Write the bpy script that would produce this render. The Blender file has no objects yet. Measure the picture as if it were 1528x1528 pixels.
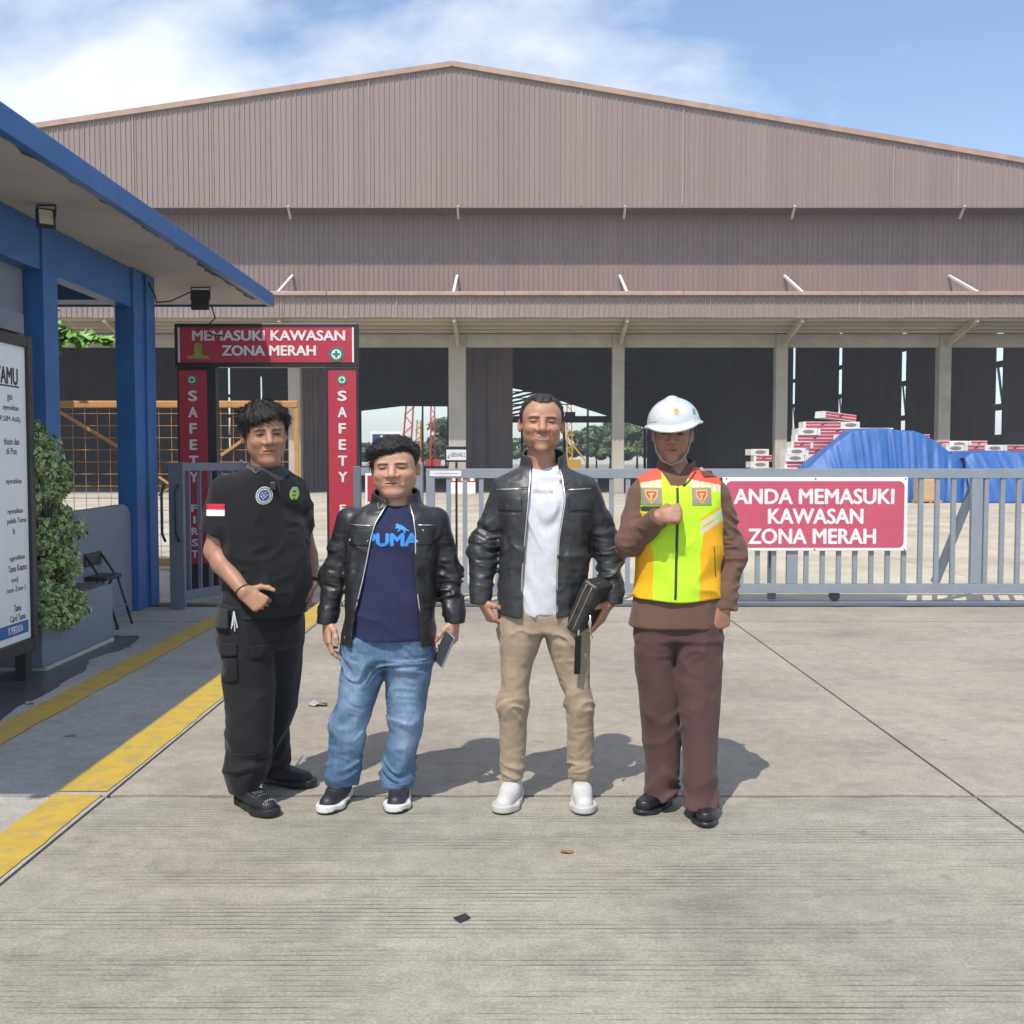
import bpy, bmesh, math, random
import numpy as np
from mathutils import Vector, Matrix
R = math.radians
SC = bpy.context.scene
COL = SC.collection
# ------------------------------------------------------------------ camera
cam_data = bpy.data.cameras.new('camera')
cam = bpy.data.objects.new('camera', cam_data)
COL.objects.link(cam)
cam.location = (0, 0, 1.5)
cam.rotation_euler = (R(90 - 2.77), 0, 0)
cam_data.lens = 36.0
cam_data.sensor_width = 36.0
cam_data.clip_start = 0.05
cam_data.clip_end = 3000
SC.camera = cam
# ------------------------------------------------------------------ sun and sky
SUN_DIR = Vector((0.245, 0.60, -1.0)).normalized()          # the way the light travels
sun_data = bpy.data.lights.new('sun', 'SUN')
sun_data.energy = 3.3
sun_data.angle = R(0.53)
sun_data.color = (1.0, 0.94, 0.86)
sun = bpy.data.objects.new('sun', sun_data)
COL.objects.link(sun)
sun.rotation_euler = SUN_DIR.to_track_quat('-Z', 'Y').to_euler()
sun.location = (-6, -12, 20)
SUN_ELEV = math.asin(-SUN_DIR.z)
SUN_AZ = math.atan2(-SUN_DIR.x, -SUN_DIR.y)                # clockwise from +Y

world = bpy.data.worlds.new('World')
SC.world = world
world.use_nodes = True
wn, wl = world.node_tree.nodes, world.node_tree.links
wn.clear()
w_out = wn.new('ShaderNodeOutputWorld')
w_bg = wn.new('ShaderNodeBackground')
w_bg.inputs['Strength'].default_value = 0.15
sky = wn.new('ShaderNodeTexSky')
sky.sky_type = 'NISHITA'
sky.sun_disc = False
sky.sun_elevation = SUN_ELEV
sky.sun_rotation = SUN_AZ
sky.altitude = 10
sky.air_density = 1.0
sky.dust_density = 0.6
sky.ozone_density = 2.0
tc = wn.new('ShaderNodeTexCoord')
mp = wn.new('ShaderNodeMapping')
mp.inputs['Location'].default_value = (1.42, 4.131, 0.385)
mp.inputs['Scale'].default_value = (1.0, 1.0, 1.9)
cn = wn.new('ShaderNodeTexNoise')
cn.inputs['Scale'].default_value = 1.55
cn.inputs['Detail'].default_value = 9
cn.inputs['Roughness'].default_value = 0.56
cn.inputs['Distortion'].default_value = 0.25
cr = wn.new('ShaderNodeValToRGB')
cr.color_ramp.elements[0].position = 0.465
cr.color_ramp.elements[0].color = (0, 0, 0, 1)
cr.color_ramp.elements[1].position = 0.60
cr.color_ramp.elements[1].color = (1, 1, 1, 1)
shade = wn.new('ShaderNodeTexNoise')
shade.inputs['Scale'].default_value = 4.5
shade.inputs['Detail'].default_value = 6
shr = wn.new('ShaderNodeValToRGB')
shr.color_ramp.elements[0].position = 0.3
shr.color_ramp.elements[0].color = (4.5, 4.8, 5.2, 1)
shr.color_ramp.elements[1].position = 0.7
shr.color_ramp.elements[1].color = (5.7, 5.85, 6.0, 1)
cm = wn.new('ShaderNodeMix')
cm.data_type = 'RGBA'
cs = wn.new('ShaderNodeMath')
cs.operation = 'MULTIPLY'
cs.inputs[1].default_value = 0.92
wl.new(tc.outputs['Generated'], mp.inputs['Vector'])
wl.new(mp.outputs['Vector'], cn.inputs['Vector'])
wl.new(mp.outputs['Vector'], shade.inputs['Vector'])
wl.new(cn.outputs['Fac'], cr.inputs['Fac'])
wl.new(shade.outputs['Fac'], shr.inputs['Fac'])
wl.new(cr.outputs['Color'], cs.inputs[0])
wl.new(cs.outputs[0], cm.inputs['Factor'])
wl.new(sky.outputs['Color'], cm.inputs['A'])
wl.new(shr.outputs['Color'], cm.inputs['B'])
wl.new(cm.outputs['Result'], w_bg.inputs['Color'])
wl.new(w_bg.outputs['Background'], w_out.inputs['Surface'])
# ------------------------------------------------------------------ exposure
SC.view_settings.view_transform = 'Standard'
SC.view_settings.look = 'None'
SC.view_settings.gamma = 1.0
SC.view_settings.exposure = 0.46
SC.view_settings.use_curve_mapping = False
SC.render.engine = 'CYCLES'
SC.cycles.use_denoising = True
SC.cycles.max_bounces = 8
SC.cycles.diffuse_bounces = 4
# ------------------------------------------------------------------ helpers
def tag(o, label=None, cat=None, group=None, kind=None):
    if label: o['label'] = label
    if cat: o['category'] = cat
    if group: o['group'] = group
    if kind: o['kind'] = kind
    return o

def empty(name, loc=(0, 0, 0)):
    o = bpy.data.objects.new(name, None)
    COL.objects.link(o)
    o.location = loc
    o.empty_display_size = 0.2
    return o

def thing(name, label, cat, loc=(0, 0, 0), group=None):
    return tag(empty(name, loc), label, cat, group)

def pos_of(o):
    p = Vector((0, 0, 0))
    while o is not None:
        p += Vector(o.location)
        o = o.parent
    return p

class MB:
    """collects simple shapes in world metres, then becomes one mesh object"""
    def __init__(s):
        s.v, s.f, s.m = [], [], []
    def add(s, vs, fs, mi=0):
        n = len(s.v)
        s.v += [tuple(p) for p in vs]
        s.f += [tuple(i + n for i in f) for f in fs]
        s.m += [mi] * len(fs)
        return s
    def box(s, x0, x1, y0, y1, z0, z1, mi=0):
        vs = [(x, y, z) for z in (z0, z1) for y in (y0, y1) for x in (x0, x1)]
        return s.add(vs, [(0, 2, 3, 1), (4, 5, 7, 6), (0, 1, 5, 4), (2, 6, 7, 3), (0, 4, 6, 2), (1, 3, 7, 5)], mi)
    def bar(s, a, b, w, h=None, up=(0, 0, 1), mi=0):
        a, b = Vector(a), Vector(b)
        h = w if h is None else h
        d = (b - a).normalized()
        u = Vector(up)
        if abs(d.dot(u)) > 0.98: u = Vector((0, 1, 0))
        r = d.cross(u).normalized() * (w / 2)
        t = r.cross(d).normalized() * (h / 2)
        vs = [p + i * r + j * t for p in (a, b) for i, j in ((-1, -1), (1, -1), (1, 1), (-1, 1))]
        return s.add(vs, [(3, 2, 1, 0), (4, 5, 6, 7), (0, 1, 5, 4), (1, 2, 6, 5), (2, 3, 7, 6), (3, 0, 4, 7)], mi)
    def tube(s, pts, r, n=8, mi=0, closed=False):
        pts = [Vector(p) for p in pts]
        rs = r if isinstance(r, (list, tuple)) else [r] * len(pts)
        vs, fs = [], []
        prev = None
        for i, p in enumerate(pts):
            q = pts[min(i + 1, len(pts) - 1)] - pts[max(i - 1, 0)]
            d = q.normalized() if q.length > 1e-9 else Vector((0, 0, 1))
            if prev is None:
                u = Vector((0, 0, 1)) if abs(d.z) < 0.9 else Vector((0, 1, 0))
                u = (u - d * u.dot(d)).normalized()
            else:
                u = (prev - d * prev.dot(d)).normalized()
            prev = u
            w = d.cross(u)
            for k in range(n):
                a = 2 * math.pi * k / n
                vs.append(p + (u * math.cos(a) + w * math.sin(a)) * rs[i])
        for i in range(len(pts) - 1):
            for k in range(n):
                k2 = (k + 1) % n
                fs.append((i * n + k, i * n + k2, (i + 1) * n + k2, (i + 1) * n + k))
        fs.append(tuple(range(n - 1, -1, -1)))
        e = (len(pts) - 1) * n
        fs.append(tuple(range(e, e + n)))
        return s.add(vs, fs, mi)
    def prism(s, outline, lo, hi, axis='y', mi=0):
        """outline of 2-D points, extruded along an axis"""
        n = len(outline)
        def P(p, t):
            return {'y': (p[0], t, p[1]), 'x': (t, p[0], p[1]), 'z': (p[0], p[1], t)}[axis]
        vs = [P(p, lo) for p in outline] + [P(p, hi) for p in outline]
        fs = [tuple(range(n)), tuple(range(2 * n - 1, n - 1, -1))]
        fs += [(i, n + i, n + (i + 1) % n, (i + 1) % n) for i in range(n)]
        return s.add(vs, fs, mi)
    def build(s, name, mats, parent=None, bevel=0, smooth=False, local=True):
        me = bpy.data.meshes.new(name)
        off = pos_of(parent) if (parent is not None and local) else Vector((0, 0, 0))
        me.from_pydata([(p[0] - off.x, p[1] - off.y, p[2] - off.z) for p in s.v], [], s.f)
        for m in (mats if isinstance(mats, (list, tuple)) else [mats]):
            me.materials.append(m)
        me.polygons.foreach_set('material_index', s.m)
        if smooth:
            me.polygons.foreach_set('use_smooth', [True] * len(s.f))
        bm = bmesh.new()
        bm.from_mesh(me)
        bmesh.ops.recalc_face_normals(bm, faces=bm.faces)
        bm.to_mesh(me)
        bm.free()
        me.update()
        o = bpy.data.objects.new(name, me)
        COL.objects.link(o)
        o.parent = parent
        if bevel:
            b = o.modifiers.new('bevel', 'BEVEL')
            b.width = bevel
            b.segments = 2
            b.limit_method = 'ANGLE'
            b.harden_normals = False
        return o

def copy_tree(o, parent=None):
    c = o.copy()
    COL.objects.link(c)
    if parent is not None: c.parent = parent
    for ch in list(o.children):
        copy_tree(ch, c)
    return c

# ------------------------------------------------------------------ materials
def nodes_of(name):
    m = bpy.data.materials.new(name)
    m.use_nodes = True
    nt = m.node_tree
    return m, nt.nodes, nt.links, nt.nodes['Principled BSDF']

def node(ns, t, **kw):
    n = ns.new(t)
    for k, v in kw.items():
        if k in n.inputs: n.inputs[k].default_value = v
        else: setattr(n, k, v)
    return n

def ramp(ns, p0, c0, p1, c1):
    r = ns.new('ShaderNodeValToRGB')
    e = r.color_ramp.elements
    e[0].position, e[0].color = p0, (*c0, 1)
    e[1].position, e[1].color = p1, (*c1, 1)
    return r

def mixc(ns, ls, fac, a, b, mode='MIX'):
    m = ns.new('ShaderNodeMix')
    m.data_type = 'RGBA'
    m.blend_type = mode
    for key, v in (('Factor', fac), ('A', a), ('B', b)):
        if hasattr(v, 'is_linked') or isinstance(v, bpy.types.NodeSocket): ls.new(v, m.inputs[key])
        elif isinstance(v, (tuple, list)): m.inputs[key].default_value = (*v, 1)
        else: m.inputs[key].default_value = v
    return m.outputs['Result']

def mat(name, col, rough=0.6, metal=0.0, var=0.12, scale=6.0, bump=0.0, bscale=60.0, stretch=(1, 1, 1), spec=0.5,
        dirt=None, dirt_amt=0.0, dirt_scale=2.0, obj_var=0.0, coat=0.0, sheen=0.0):
    m, ns, ls, p = nodes_of(name)
    t = node(ns, 'ShaderNodeTexCoord')
    mpn = node(ns, 'ShaderNodeMapping')
    mpn.inputs['Scale'].default_value = stretch
    ls.new(t.outputs['Object'], mpn.inputs['Vector'])
    n = node(ns, 'ShaderNodeTexNoise', Scale=scale, Detail=6.0, Roughness=0.6)
    ls.new(mpn.outputs['Vector'], n.inputs['Vector'])
    r = ramp(ns, 0.3, tuple(c * (1 - var) for c in col), 0.7, tuple(min(1, c * (1 + var)) for c in col))
    ls.new(n.outputs['Fac'], r.inputs['Fac'])
    c = r.outputs['Color']
    if dirt is not None:
        n2 = node(ns, 'ShaderNodeTexNoise', Scale=dirt_scale, Detail=8.0, Roughness=0.65)
        ls.new(mpn.outputs['Vector'], n2.inputs['Vector'])
        r2 = ramp(ns, 0.5, (0, 0, 0), 0.72, (dirt_amt,) * 3)
        ls.new(n2.outputs['Fac'], r2.inputs['Fac'])
        c = mixc(ns, ls, r2.outputs['Color'], c, dirt)
    if obj_var:
        oi = node(ns, 'ShaderNodeObjectInfo')
        hv = node(ns, 'ShaderNodeHueSaturation')
        mr = node(ns, 'ShaderNodeMapRange')
        mr.inputs['To Min'].default_value = 1 - obj_var
        mr.inputs['To Max'].default_value = 1 + obj_var
        ls.new(oi.outputs['Random'], mr.inputs['Value'])
        ls.new(mr.outputs['Result'], hv.inputs['Value'])
        ls.new(c, hv.inputs['Color'])
        c = hv.outputs['Color']
    ls.new(c, p.inputs['Base Color'])
    p.inputs['Roughness'].default_value = rough
    p.inputs['Metallic'].default_value = metal
    p.inputs['Specular IOR Level'].default_value = spec
    p.inputs['Coat Weight'].default_value = coat
    p.inputs['Sheen Weight'].default_value = sheen
    if bump:
        nb = node(ns, 'ShaderNodeTexNoise', Scale=bscale, Detail=5.0, Roughness=0.6)
        ls.new(mpn.outputs['Vector'], nb.inputs['Vector'])
        b = node(ns, 'ShaderNodeBump', Strength=min(1.0, bump), Distance=0.01)
        ls.new(nb.outputs['Fac'], b.inputs['Height'])
        ls.new(b.outputs['Normal'], p.inputs['Normal'])
    return m

def concrete_mat(name, col, groove=0.85, warm=(0.36, 0.31, 0.25), dark=(0.10, 0.095, 0.085), gscale=10.5):
    """broom-tined slab concrete: cross grooves that come and go, stains, grit; object colour tints each slab"""
    m, ns, ls, p = nodes_of(name)
    t = node(ns, 'ShaderNodeTexCoord')
    geo = node(ns, 'ShaderNodeNewGeometry')
    P = geo.outputs['Position']
    big = node(ns, 'ShaderNodeTexNoise', Scale=0.55, Detail=8.0, Roughness=0.62)
    ls.new(P, big.inputs['Vector'])
    r1 = ramp(ns, 0.36, tuple(c * 0.80 for c in col), 0.64, tuple(c * 1.16 for c in col))
    ls.new(big.outputs['Fac'], r1.inputs['Fac'])
    c = r1.outputs['Color']
    wm = node(ns, 'ShaderNodeTexNoise', Scale=0.9, Detail=7.0, Roughness=0.6)
    mp1 = node(ns, 'ShaderNodeMapping')
    mp1.inputs['Location'].default_value = (7.3, 2.1, 0)
    ls.new(P, mp1.inputs['Vector'])
    ls.new(mp1.outputs['Vector'], wm.inputs['Vector'])
    r2 = ramp(ns, 0.42, (0, 0, 0), 0.75, (0.55,) * 3)
    ls.new(wm.outputs['Fac'], r2.inputs['Fac'])
    c = mixc(ns, ls, r2.outputs['Color'], c, warm)
    # blotches of tyre dirt
    dk = node(ns, 'ShaderNodeTexNoise', Scale=1.3, Detail=9.0, Roughness=0.68)
    mp2 = node(ns, 'ShaderNodeMapping')
    mp2.inputs['Location'].default_value = (3.7, 11.4, 0)
    mp2.inputs['Scale'].default_value = (1.0, 0.9, 1)
    ls.new(P, mp2.inputs['Vector'])
    ls.new(mp2.outputs['Vector'], dk.inputs['Vector'])
    r3 = ramp(ns, 0.54, (0, 0, 0), 0.80, (0.50,) * 3)
    ls.new(dk.outputs['Fac'], r3.inputs['Fac'])
    c = mixc(ns, ls, r3.outputs['Color'], c, dark)
    # fine grit
    gr = node(ns, 'ShaderNodeTexNoise', Scale=85.0, Detail=4.0, Roughness=0.7)
    ls.new(P, gr.inputs['Vector'])
    r4 = ramp(ns, 0.3, (0.74,) * 3, 0.7, (1.22,) * 3)
    ls.new(gr.outputs['Fac'], r4.inputs['Fac'])
    c = mixc(ns, ls, 1.0, c, r4.outputs['Color'], 'MULTIPLY')
    md = node(ns, 'ShaderNodeTexNoise', Scale=11.0, Detail=6.0, Roughness=0.7)
    ls.new(P, md.inputs['Vector'])
    r5 = ramp(ns, 0.32, (0.86,) * 3, 0.68, (1.12,) * 3)
    ls.new(md.outputs['Fac'], r5.inputs['Fac'])
    c = mixc(ns, ls, 1.0, c, r5.outputs['Color'], 'MULTIPLY')
    sp = node(ns, 'ShaderNodeTexNoise', Scale=6.5, Detail=3.0, Roughness=0.5)
    mp6 = node(ns, 'ShaderNodeMapping')
    mp6.inputs['Location'].default_value = (31.0, 8.0, 0)
    ls.new(P, mp6.inputs['Vector'])
    ls.new(mp6.outputs['Vector'], sp.inputs['Vector'])
    r6 = ramp(ns, 0.69, (0, 0, 0), 0.76, (0.45,) * 3)
    ls.new(sp.outputs['Fac'], r6.inputs['Fac'])
    c = mixc(ns, ls, r6.outputs['Color'], c, dark)
    # grooves run across the lane (along X), repeat along Y
    wv = node(ns, 'ShaderNodeTexWave', Scale=gscale, Distortion=0.9, Detail=3.0)
    wv.wave_type, wv.bands_direction, wv.wave_profile = 'BANDS', 'Y', 'SIN'
    wv.inputs['Detail Scale'].default_value = 0.6
    mp3 = node(ns, 'ShaderNodeMapping')
    mp3.inputs['Scale'].default_value = (0.35, 1.0, 1.0)
    ls.new(P, mp3.inputs['Vector'])
    ls.new(mp3.outputs['Vector'], wv.inputs['Vector'])
    rg = ramp(ns, 0.02, (0, 0, 0), 0.20, (1, 1, 1))
    ls.new(wv.outputs['Fac'], rg.inputs['Fac'])
    gm = node(ns, 'ShaderNodeTexNoise', Scale=1.5, Detail=9.0, Roughness=0.74)
    mp4 = node(ns, 'ShaderNodeMapping')
    mp4.inputs['Scale'].default_value = (0.55, 2.6, 1.0)
    mp4.inputs['Location'].default_value = (1.9, 4.4, 0)
    ls.new(P, mp4.inputs['Vector'])
    ls.new(mp4.outputs['Vector'], gm.inputs['Vector'])
    rm = ramp(ns, 0.47, (0, 0, 0), 0.63, (groove,) * 3)
    ls.new(gm.outputs['Fac'], rm.inputs['Fac'])
    gcol = mixc(ns, ls, rg.outputs['Color'], (0.46, 0.45, 0.44), (1, 1, 1))
    c = mixc(ns, ls, rm.outputs['Color'], c, mixc(ns, ls, 1.0, c, gcol, 'MULTIPLY'))
    oi = node(ns, 'ShaderNodeObjectInfo')
    c = mixc(ns, ls, 1.0, c, oi.outputs['Color'], 'MULTIPLY')
    ls.new(c, p.inputs['Base Color'])
    p.inputs['Roughness'].default_value = 0.82
    p.inputs['Specular IOR Level'].default_value = 0.35
    hm = node(ns, 'ShaderNodeMath', operation='MULTIPLY')
    ls.new(rg.outputs['Color'], hm.inputs[0])
    ls.new(rm.outputs['Color'], hm.inputs[1])
    ha = node(ns, 'ShaderNodeMath', operation='MULTIPLY_ADD')
    ls.new(gr.outputs['Fac'], ha.inputs[0])
    ha.inputs[1].default_value = 0.35
    ls.new(hm.outputs[0], ha.inputs[2])
    b = node(ns, 'ShaderNodeBump', Strength=0.7, Distance=0.006)
    ls.new(ha.outputs[0], b.inputs['Height'])
    ls.new(b.outputs['Normal'], p.inputs['Normal'])
    return m

def vcol_mat(name, rough=0.6, bump=0.0, bscale=80.0, sub=0.0, spec=0.5, var=0.08, vscale=30.0, sheen=0.0, stretch=(1, 1, 1), crease=0.0, cscale=22.0):
    """takes its base colour from the mesh's own colour attribute (the thing's real colours)"""
    m, ns, ls, p = nodes_of(name)
    a = node(ns, 'ShaderNodeAttribute', attribute_name='tint')
    t = node(ns, 'ShaderNodeTexCoord')
    mpn = node(ns, 'ShaderNodeMapping')
    mpn.inputs['Scale'].default_value = stretch
    ls.new(t.outputs['Object'], mpn.inputs['Vector'])
    n = node(ns, 'ShaderNodeTexNoise', Scale=vscale, Detail=5.0, Roughness=0.6)
    ls.new(mpn.outputs['Vector'], n.inputs['Vector'])
    r = ramp(ns, 0.3, (1 - var,) * 3, 0.7, (1 + var,) * 3)
    ls.new(n.outputs['Fac'], r.inputs['Fac'])
    ls.new(mixc(ns, ls, 1.0, a.outputs['Color'], r.outputs['Color'], 'MULTIPLY'), p.inputs['Base Color'])
    p.inputs['Roughness'].default_value = rough
    p.inputs['Specular IOR Level'].default_value = spec
    p.inputs['Sheen Weight'].default_value = sheen
    if sub:
        p.inputs['Subsurface Weight'].default_value = sub
        p.inputs['Subsurface Radius'].default_value = (0.012, 0.004, 0.002)
        p.inputs['Subsurface Scale'].default_value = 0.6
    if bump:
        nb = node(ns, 'ShaderNodeTexNoise', Scale=bscale, Detail=5.0, Roughness=0.6)
        ls.new(mpn.outputs['Vector'], nb.inputs['Vector'])
        b = node(ns, 'ShaderNodeBump', Strength=min(1.0, bump), Distance=0.004)
        ls.new(nb.outputs['Fac'], b.inputs['Height'])
        if crease:
            nc = node(ns, 'ShaderNodeTexNoise', Scale=cscale, Detail=7.0, Roughness=0.55, Distortion=0.6)
            nc.noise_type = 'RIDGED_MULTIFRACTAL'
            ls.new(mpn.outputs['Vector'], nc.inputs['Vector'])
            bc = node(ns, 'ShaderNodeBump', Strength=crease, Distance=0.02)
            ls.new(nc.outputs['Fac'], bc.inputs['Height'])
            ls.new(bc.outputs['Normal'], b.inputs['Normal'])
        ls.new(b.outputs['Normal'], p.inputs['Normal'])
    return m

def cladding_mat(name, col, rust, rust_amt):
    m, ns, ls, p = nodes_of(name)
    geo = node(ns, 'ShaderNodeNewGeometry')
    mpn = node(ns, 'ShaderNodeMapping')
    mpn.inputs['Scale'].default_value = (2.2, 1.0, 0.10)
    ls.new(geo.outputs['Position'], mpn.inputs['Vector'])
    n = node(ns, 'ShaderNodeTexNoise', Scale=1.0, Detail=7.0, Roughness=0.65)
    ls.new(mpn.outputs['Vector'], n.inputs['Vector'])
    r = ramp(ns, 0.3, tuple(c * 0.93 for c in col), 0.7, tuple(c * 1.06 for c in col))
    ls.new(n.outputs['Fac'], r.inputs['Fac'])
    oi = node(ns, 'ShaderNodeObjectInfo')
    mr = node(ns, 'ShaderNodeMapRange')
    mr.inputs['To Min'].default_value = 0.94
    mr.inputs['To Max'].default_value = 1.05
    ls.new(oi.outputs['Random'], mr.inputs['Value'])
    hv = node(ns, 'ShaderNodeHueSaturation')
    ls.new(mr.outputs['Result'], hv.inputs['Value'])
    ls.new(r.outputs['Color'], hv.inputs['Color'])
    n2 = node(ns, 'ShaderNodeTexNoise', Scale=2.4, Detail=6.0, Roughness=0.7)
    ls.new(mpn.outputs['Vector'], n2.inputs['Vector'])
    r2 = ramp(ns, 0.62 - 0.16 * rust_amt, (0, 0, 0), 0.80, (rust_amt,) * 3)
    ls.new(n2.outputs['Fac'], r2.inputs['Fac'])
    ls.new(mixc(ns, ls, r2.outputs['Color'], hv.outputs['Color'], rust), p.inputs['Base Color'])
    p.inputs['Roughness'].default_value = 0.45
    p.inputs['Specular IOR Level'].default_value = 0.5
    return m

def text_mesh(body, size, bold=0.0, align='CENTER', spacing=1.0, extrude=0.0, shear=0.0):
    cu = bpy.data.curves.new('lettering', 'FONT')
    cu.body = body
    cu.size = size
    cu.offset = bold
    cu.align_x = align
    cu.align_y = 'CENTER'
    cu.space_character = spacing
    cu.extrude = extrude
    cu.shear = shear
    cu.resolution_u = 3
    o = bpy.data.objects.new('lettering', cu)
    COL.objects.link(o)
    dg = bpy.context.evaluated_depsgraph_get()
    me = bpy.data.meshes.new_from_object(o.evaluated_get(dg))
    bpy.data.objects.remove(o)
    bpy.data.curves.remove(cu)
    return me

def lettering(body, centre, width, height, material, parent, facing='-y', bold=0.0, align='CENTER', depth=0.003, spacing=1.0, name='lettering'):
    """flat raised letters fitted to a width and height; centre is in world metres (its left end for LEFT, right end for RIGHT)"""
    me = text_mesh(body, 1.0, 0.0, align, spacing, 0.001)
    if bold:
        # heavy strokes: the same outline laid side by side, each a hair prouder than the last
        bm = bmesh.new()
        for k, (ox, oy) in enumerate(((0, 0), (bold, 0), (-bold, 0), (0, bold * 0.7), (0, -bold * 0.7))):
            t = me.copy()
            t.transform(Matrix.Translation((ox, oy, 0.00012 * k)))
            bm.from_mesh(t)
            bpy.data.meshes.remove(t)
        bm.to_mesh(me)
        bm.free()
    co = np.empty(len(me.vertices) * 3)
    me.vertices.foreach_get('co', co)
    co = co.reshape(-1, 3)
    lo, hi = co.min(0), co.max(0)
    sx = width / (hi[0] - lo[0])
    sz = height / (hi[1] - lo[1])
    ax = {'CENTER': (lo[0] + hi[0]) / 2, 'LEFT': lo[0], 'RIGHT': hi[0]}[align]
    u = (co[:, 0] - ax) * sx
    w = (co[:, 1] - (lo[1] + hi[1]) / 2) * sz
    d = co[:, 2] / 0.001 * depth
    off = pos_of(parent)
    if facing == '-y': q = np.stack([centre[0] + u, centre[1] - d, centre[2] + w], 1)
    else: q = np.stack([centre[0] + d, centre[1] + u, centre[2] + w], 1)        # faces +x
    q -= np.array(off)
    me.vertices.foreach_set('co', q.ravel())
    me.materials.clear()
    me.materials.append(material)
    me.update()
    o = bpy.data.objects.new(name, me)
    COL.objects.link(o)
    o.parent = parent
    return o

def disc(mb, c, r, depth, n=24, mi=0, facing='-y', rz=None):
    rz = rz or r
    pts = [(c[0] + r * math.cos(2 * math.pi * k / n), c[2] + rz * math.sin(2 * math.pi * k / n)) for k in range(n)]
    return mb.prism(pts, c[1] - depth, c[1], 'y', mi)
# ------------------------------------------------------------------ shared materials
M = {}
M['slab'] = concrete_mat('slab_concrete', (0.318, 0.298, 0.246), groove=1.0, warm=(0.35, 0.31, 0.24))
M['slab_worn'] = concrete_mat('slab_concrete_worn', (0.318, 0.288, 0.246), groove=0.5, warm=(0.35, 0.30, 0.245))
M['yard'] = concrete_mat('yard_concrete', (0.47, 0.42, 0.335), groove=0.0, warm=(0.50, 0.43, 0.33))
M['joint'] = mat('joint_filler', (0.045, 0.042, 0.038), 0.9, var=0.4, scale=20)
M['pave'] = concrete_mat('pavement_concrete', (0.36, 0.345, 0.31), groove=0.12, warm=(0.36, 0.33, 0.28))
M['wet'] = mat('wet_concrete', (0.075, 0.075, 0.07), 0.28, var=0.3, scale=5)
M['yellow'] = mat('yellow_road_paint', (0.50, 0.34, 0.045), 0.6, var=0.10, scale=9, bump=0.3, bscale=90, dirt=(0.27, 0.24, 0.16), dirt_amt=0.85, dirt_scale=8)
M['blue'] = mat('blue_wall_paint', (0.020, 0.125, 0.36), 0.42, var=0.08, scale=3, bump=0.08, bscale=40, dirt=(0.07, 0.16, 0.33), dirt_amt=0.5, dirt_scale=3)
M['grey_wall'] = mat('grey_wall_paint', (0.20, 0.225, 0.27), 0.65, var=0.07, scale=2, bump=0.15, bscale=50, dirt=(0.14, 0.15, 0.18), dirt_amt=0.5)
M['planter'] = mat('planter_grey_paint', (0.185, 0.215, 0.265), 0.5, var=0.06, scale=2.5, bump=0.12, bscale=60, dirt=(0.30, 0.31, 0.33), dirt_amt=0.25, dirt_scale=6)
M['soffit'] = mat('soffit_plaster', (0.50, 0.47, 0.43), 0.85, var=0.10, scale=1.4, bump=0.15, bscale=30, dirt=(0.28, 0.25, 0.21), dirt_amt=0.5, dirt_scale=1.1)
M['stain'] = mat('soffit_damp_stain', (0.10, 0.095, 0.09), 0.9, var=0.5, scale=8)
M['clad'] = cladding_mat('cladding_brown', (0.268, 0.205, 0.182), (0.42, 0.24, 0.14), 0.34)
M['clad_low'] = cladding_mat('cladding_red_brown', (0.245, 0.172, 0.152), (0.36, 0.21, 0.14), 0.22)
M['clad_rust'] = cladding_mat('cladding_rusty', (0.265, 0.205, 0.185), (0.44, 0.24, 0.13), 0.55)
M['flash'] = mat('flashing_copper', (0.40, 0.265, 0.20), 0.5, var=0.18, scale=1.5)
M['col'] = mat('column_concrete', (0.40, 0.365, 0.30), 0.85, var=0.14, scale=0.8, bump=0.2, bscale=12, dirt=(0.24, 0.21, 0.17), dirt_amt=0.5, dirt_scale=0.6)
M['steel'] = mat('pale_steel', (0.55, 0.52, 0.47), 0.5, var=0.12, scale=2)
M['steel_white'] = mat('white_strut_paint', (0.78, 0.76, 0.72), 0.45, var=0.08, scale=2)
M['steel_brown'] = mat('brown_steel', (0.20, 0.165, 0.13), 0.6, var=0.2, scale=1)
M['soffit_sheet'] = mat('canopy_soffit_sheet', (0.42, 0.37, 0.28), 0.7, var=0.2, scale=0.5, stretch=(0.3, 2, 1))
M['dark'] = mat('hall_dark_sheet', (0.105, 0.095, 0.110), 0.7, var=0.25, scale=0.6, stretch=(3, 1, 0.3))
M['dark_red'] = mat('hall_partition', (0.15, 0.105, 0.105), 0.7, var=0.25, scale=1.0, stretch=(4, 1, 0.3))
M['roof'] = mat('roof_sheet', (0.20, 0.16, 0.15), 0.5, var=0.15, scale=0.4)
M['gate'] = mat('gate_grey_paint', (0.245, 0.275, 0.315), 0.42, var=0.07, scale=5, dirt=(0.30, 0.25, 0.20), dirt_amt=0.25, dirt_scale=7)
M['gate_dark'] = mat('gate_dark_grey_paint', (0.145, 0.165, 0.20), 0.42, var=0.07, scale=5)
M['red'] = mat('sign_red', (0.46, 0.035, 0.06), 0.4, var=0.05, scale=3)
M['pink_red'] = mat('sign_faded_red', (0.52, 0.085, 0.135), 0.4, var=0.07, scale=3)
M['white'] = mat('white_paint', (0.80, 0.80, 0.79), 0.45, var=0.04, scale=5)
M['offwhite'] = mat('sign_letters', (0.74, 0.74, 0.72), 0.5, var=0.06, scale=8)
M['black'] = mat('black_frame', (0.022, 0.023, 0.026), 0.4, var=0.2, scale=6)
M['green'] = mat('safety_green', (0.02, 0.23, 0.12), 0.5, var=0.05)
M['mosque'] = mat('emblem_green_yellow', (0.30, 0.33, 0.05), 0.5, var=0.2, scale=20)
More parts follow.
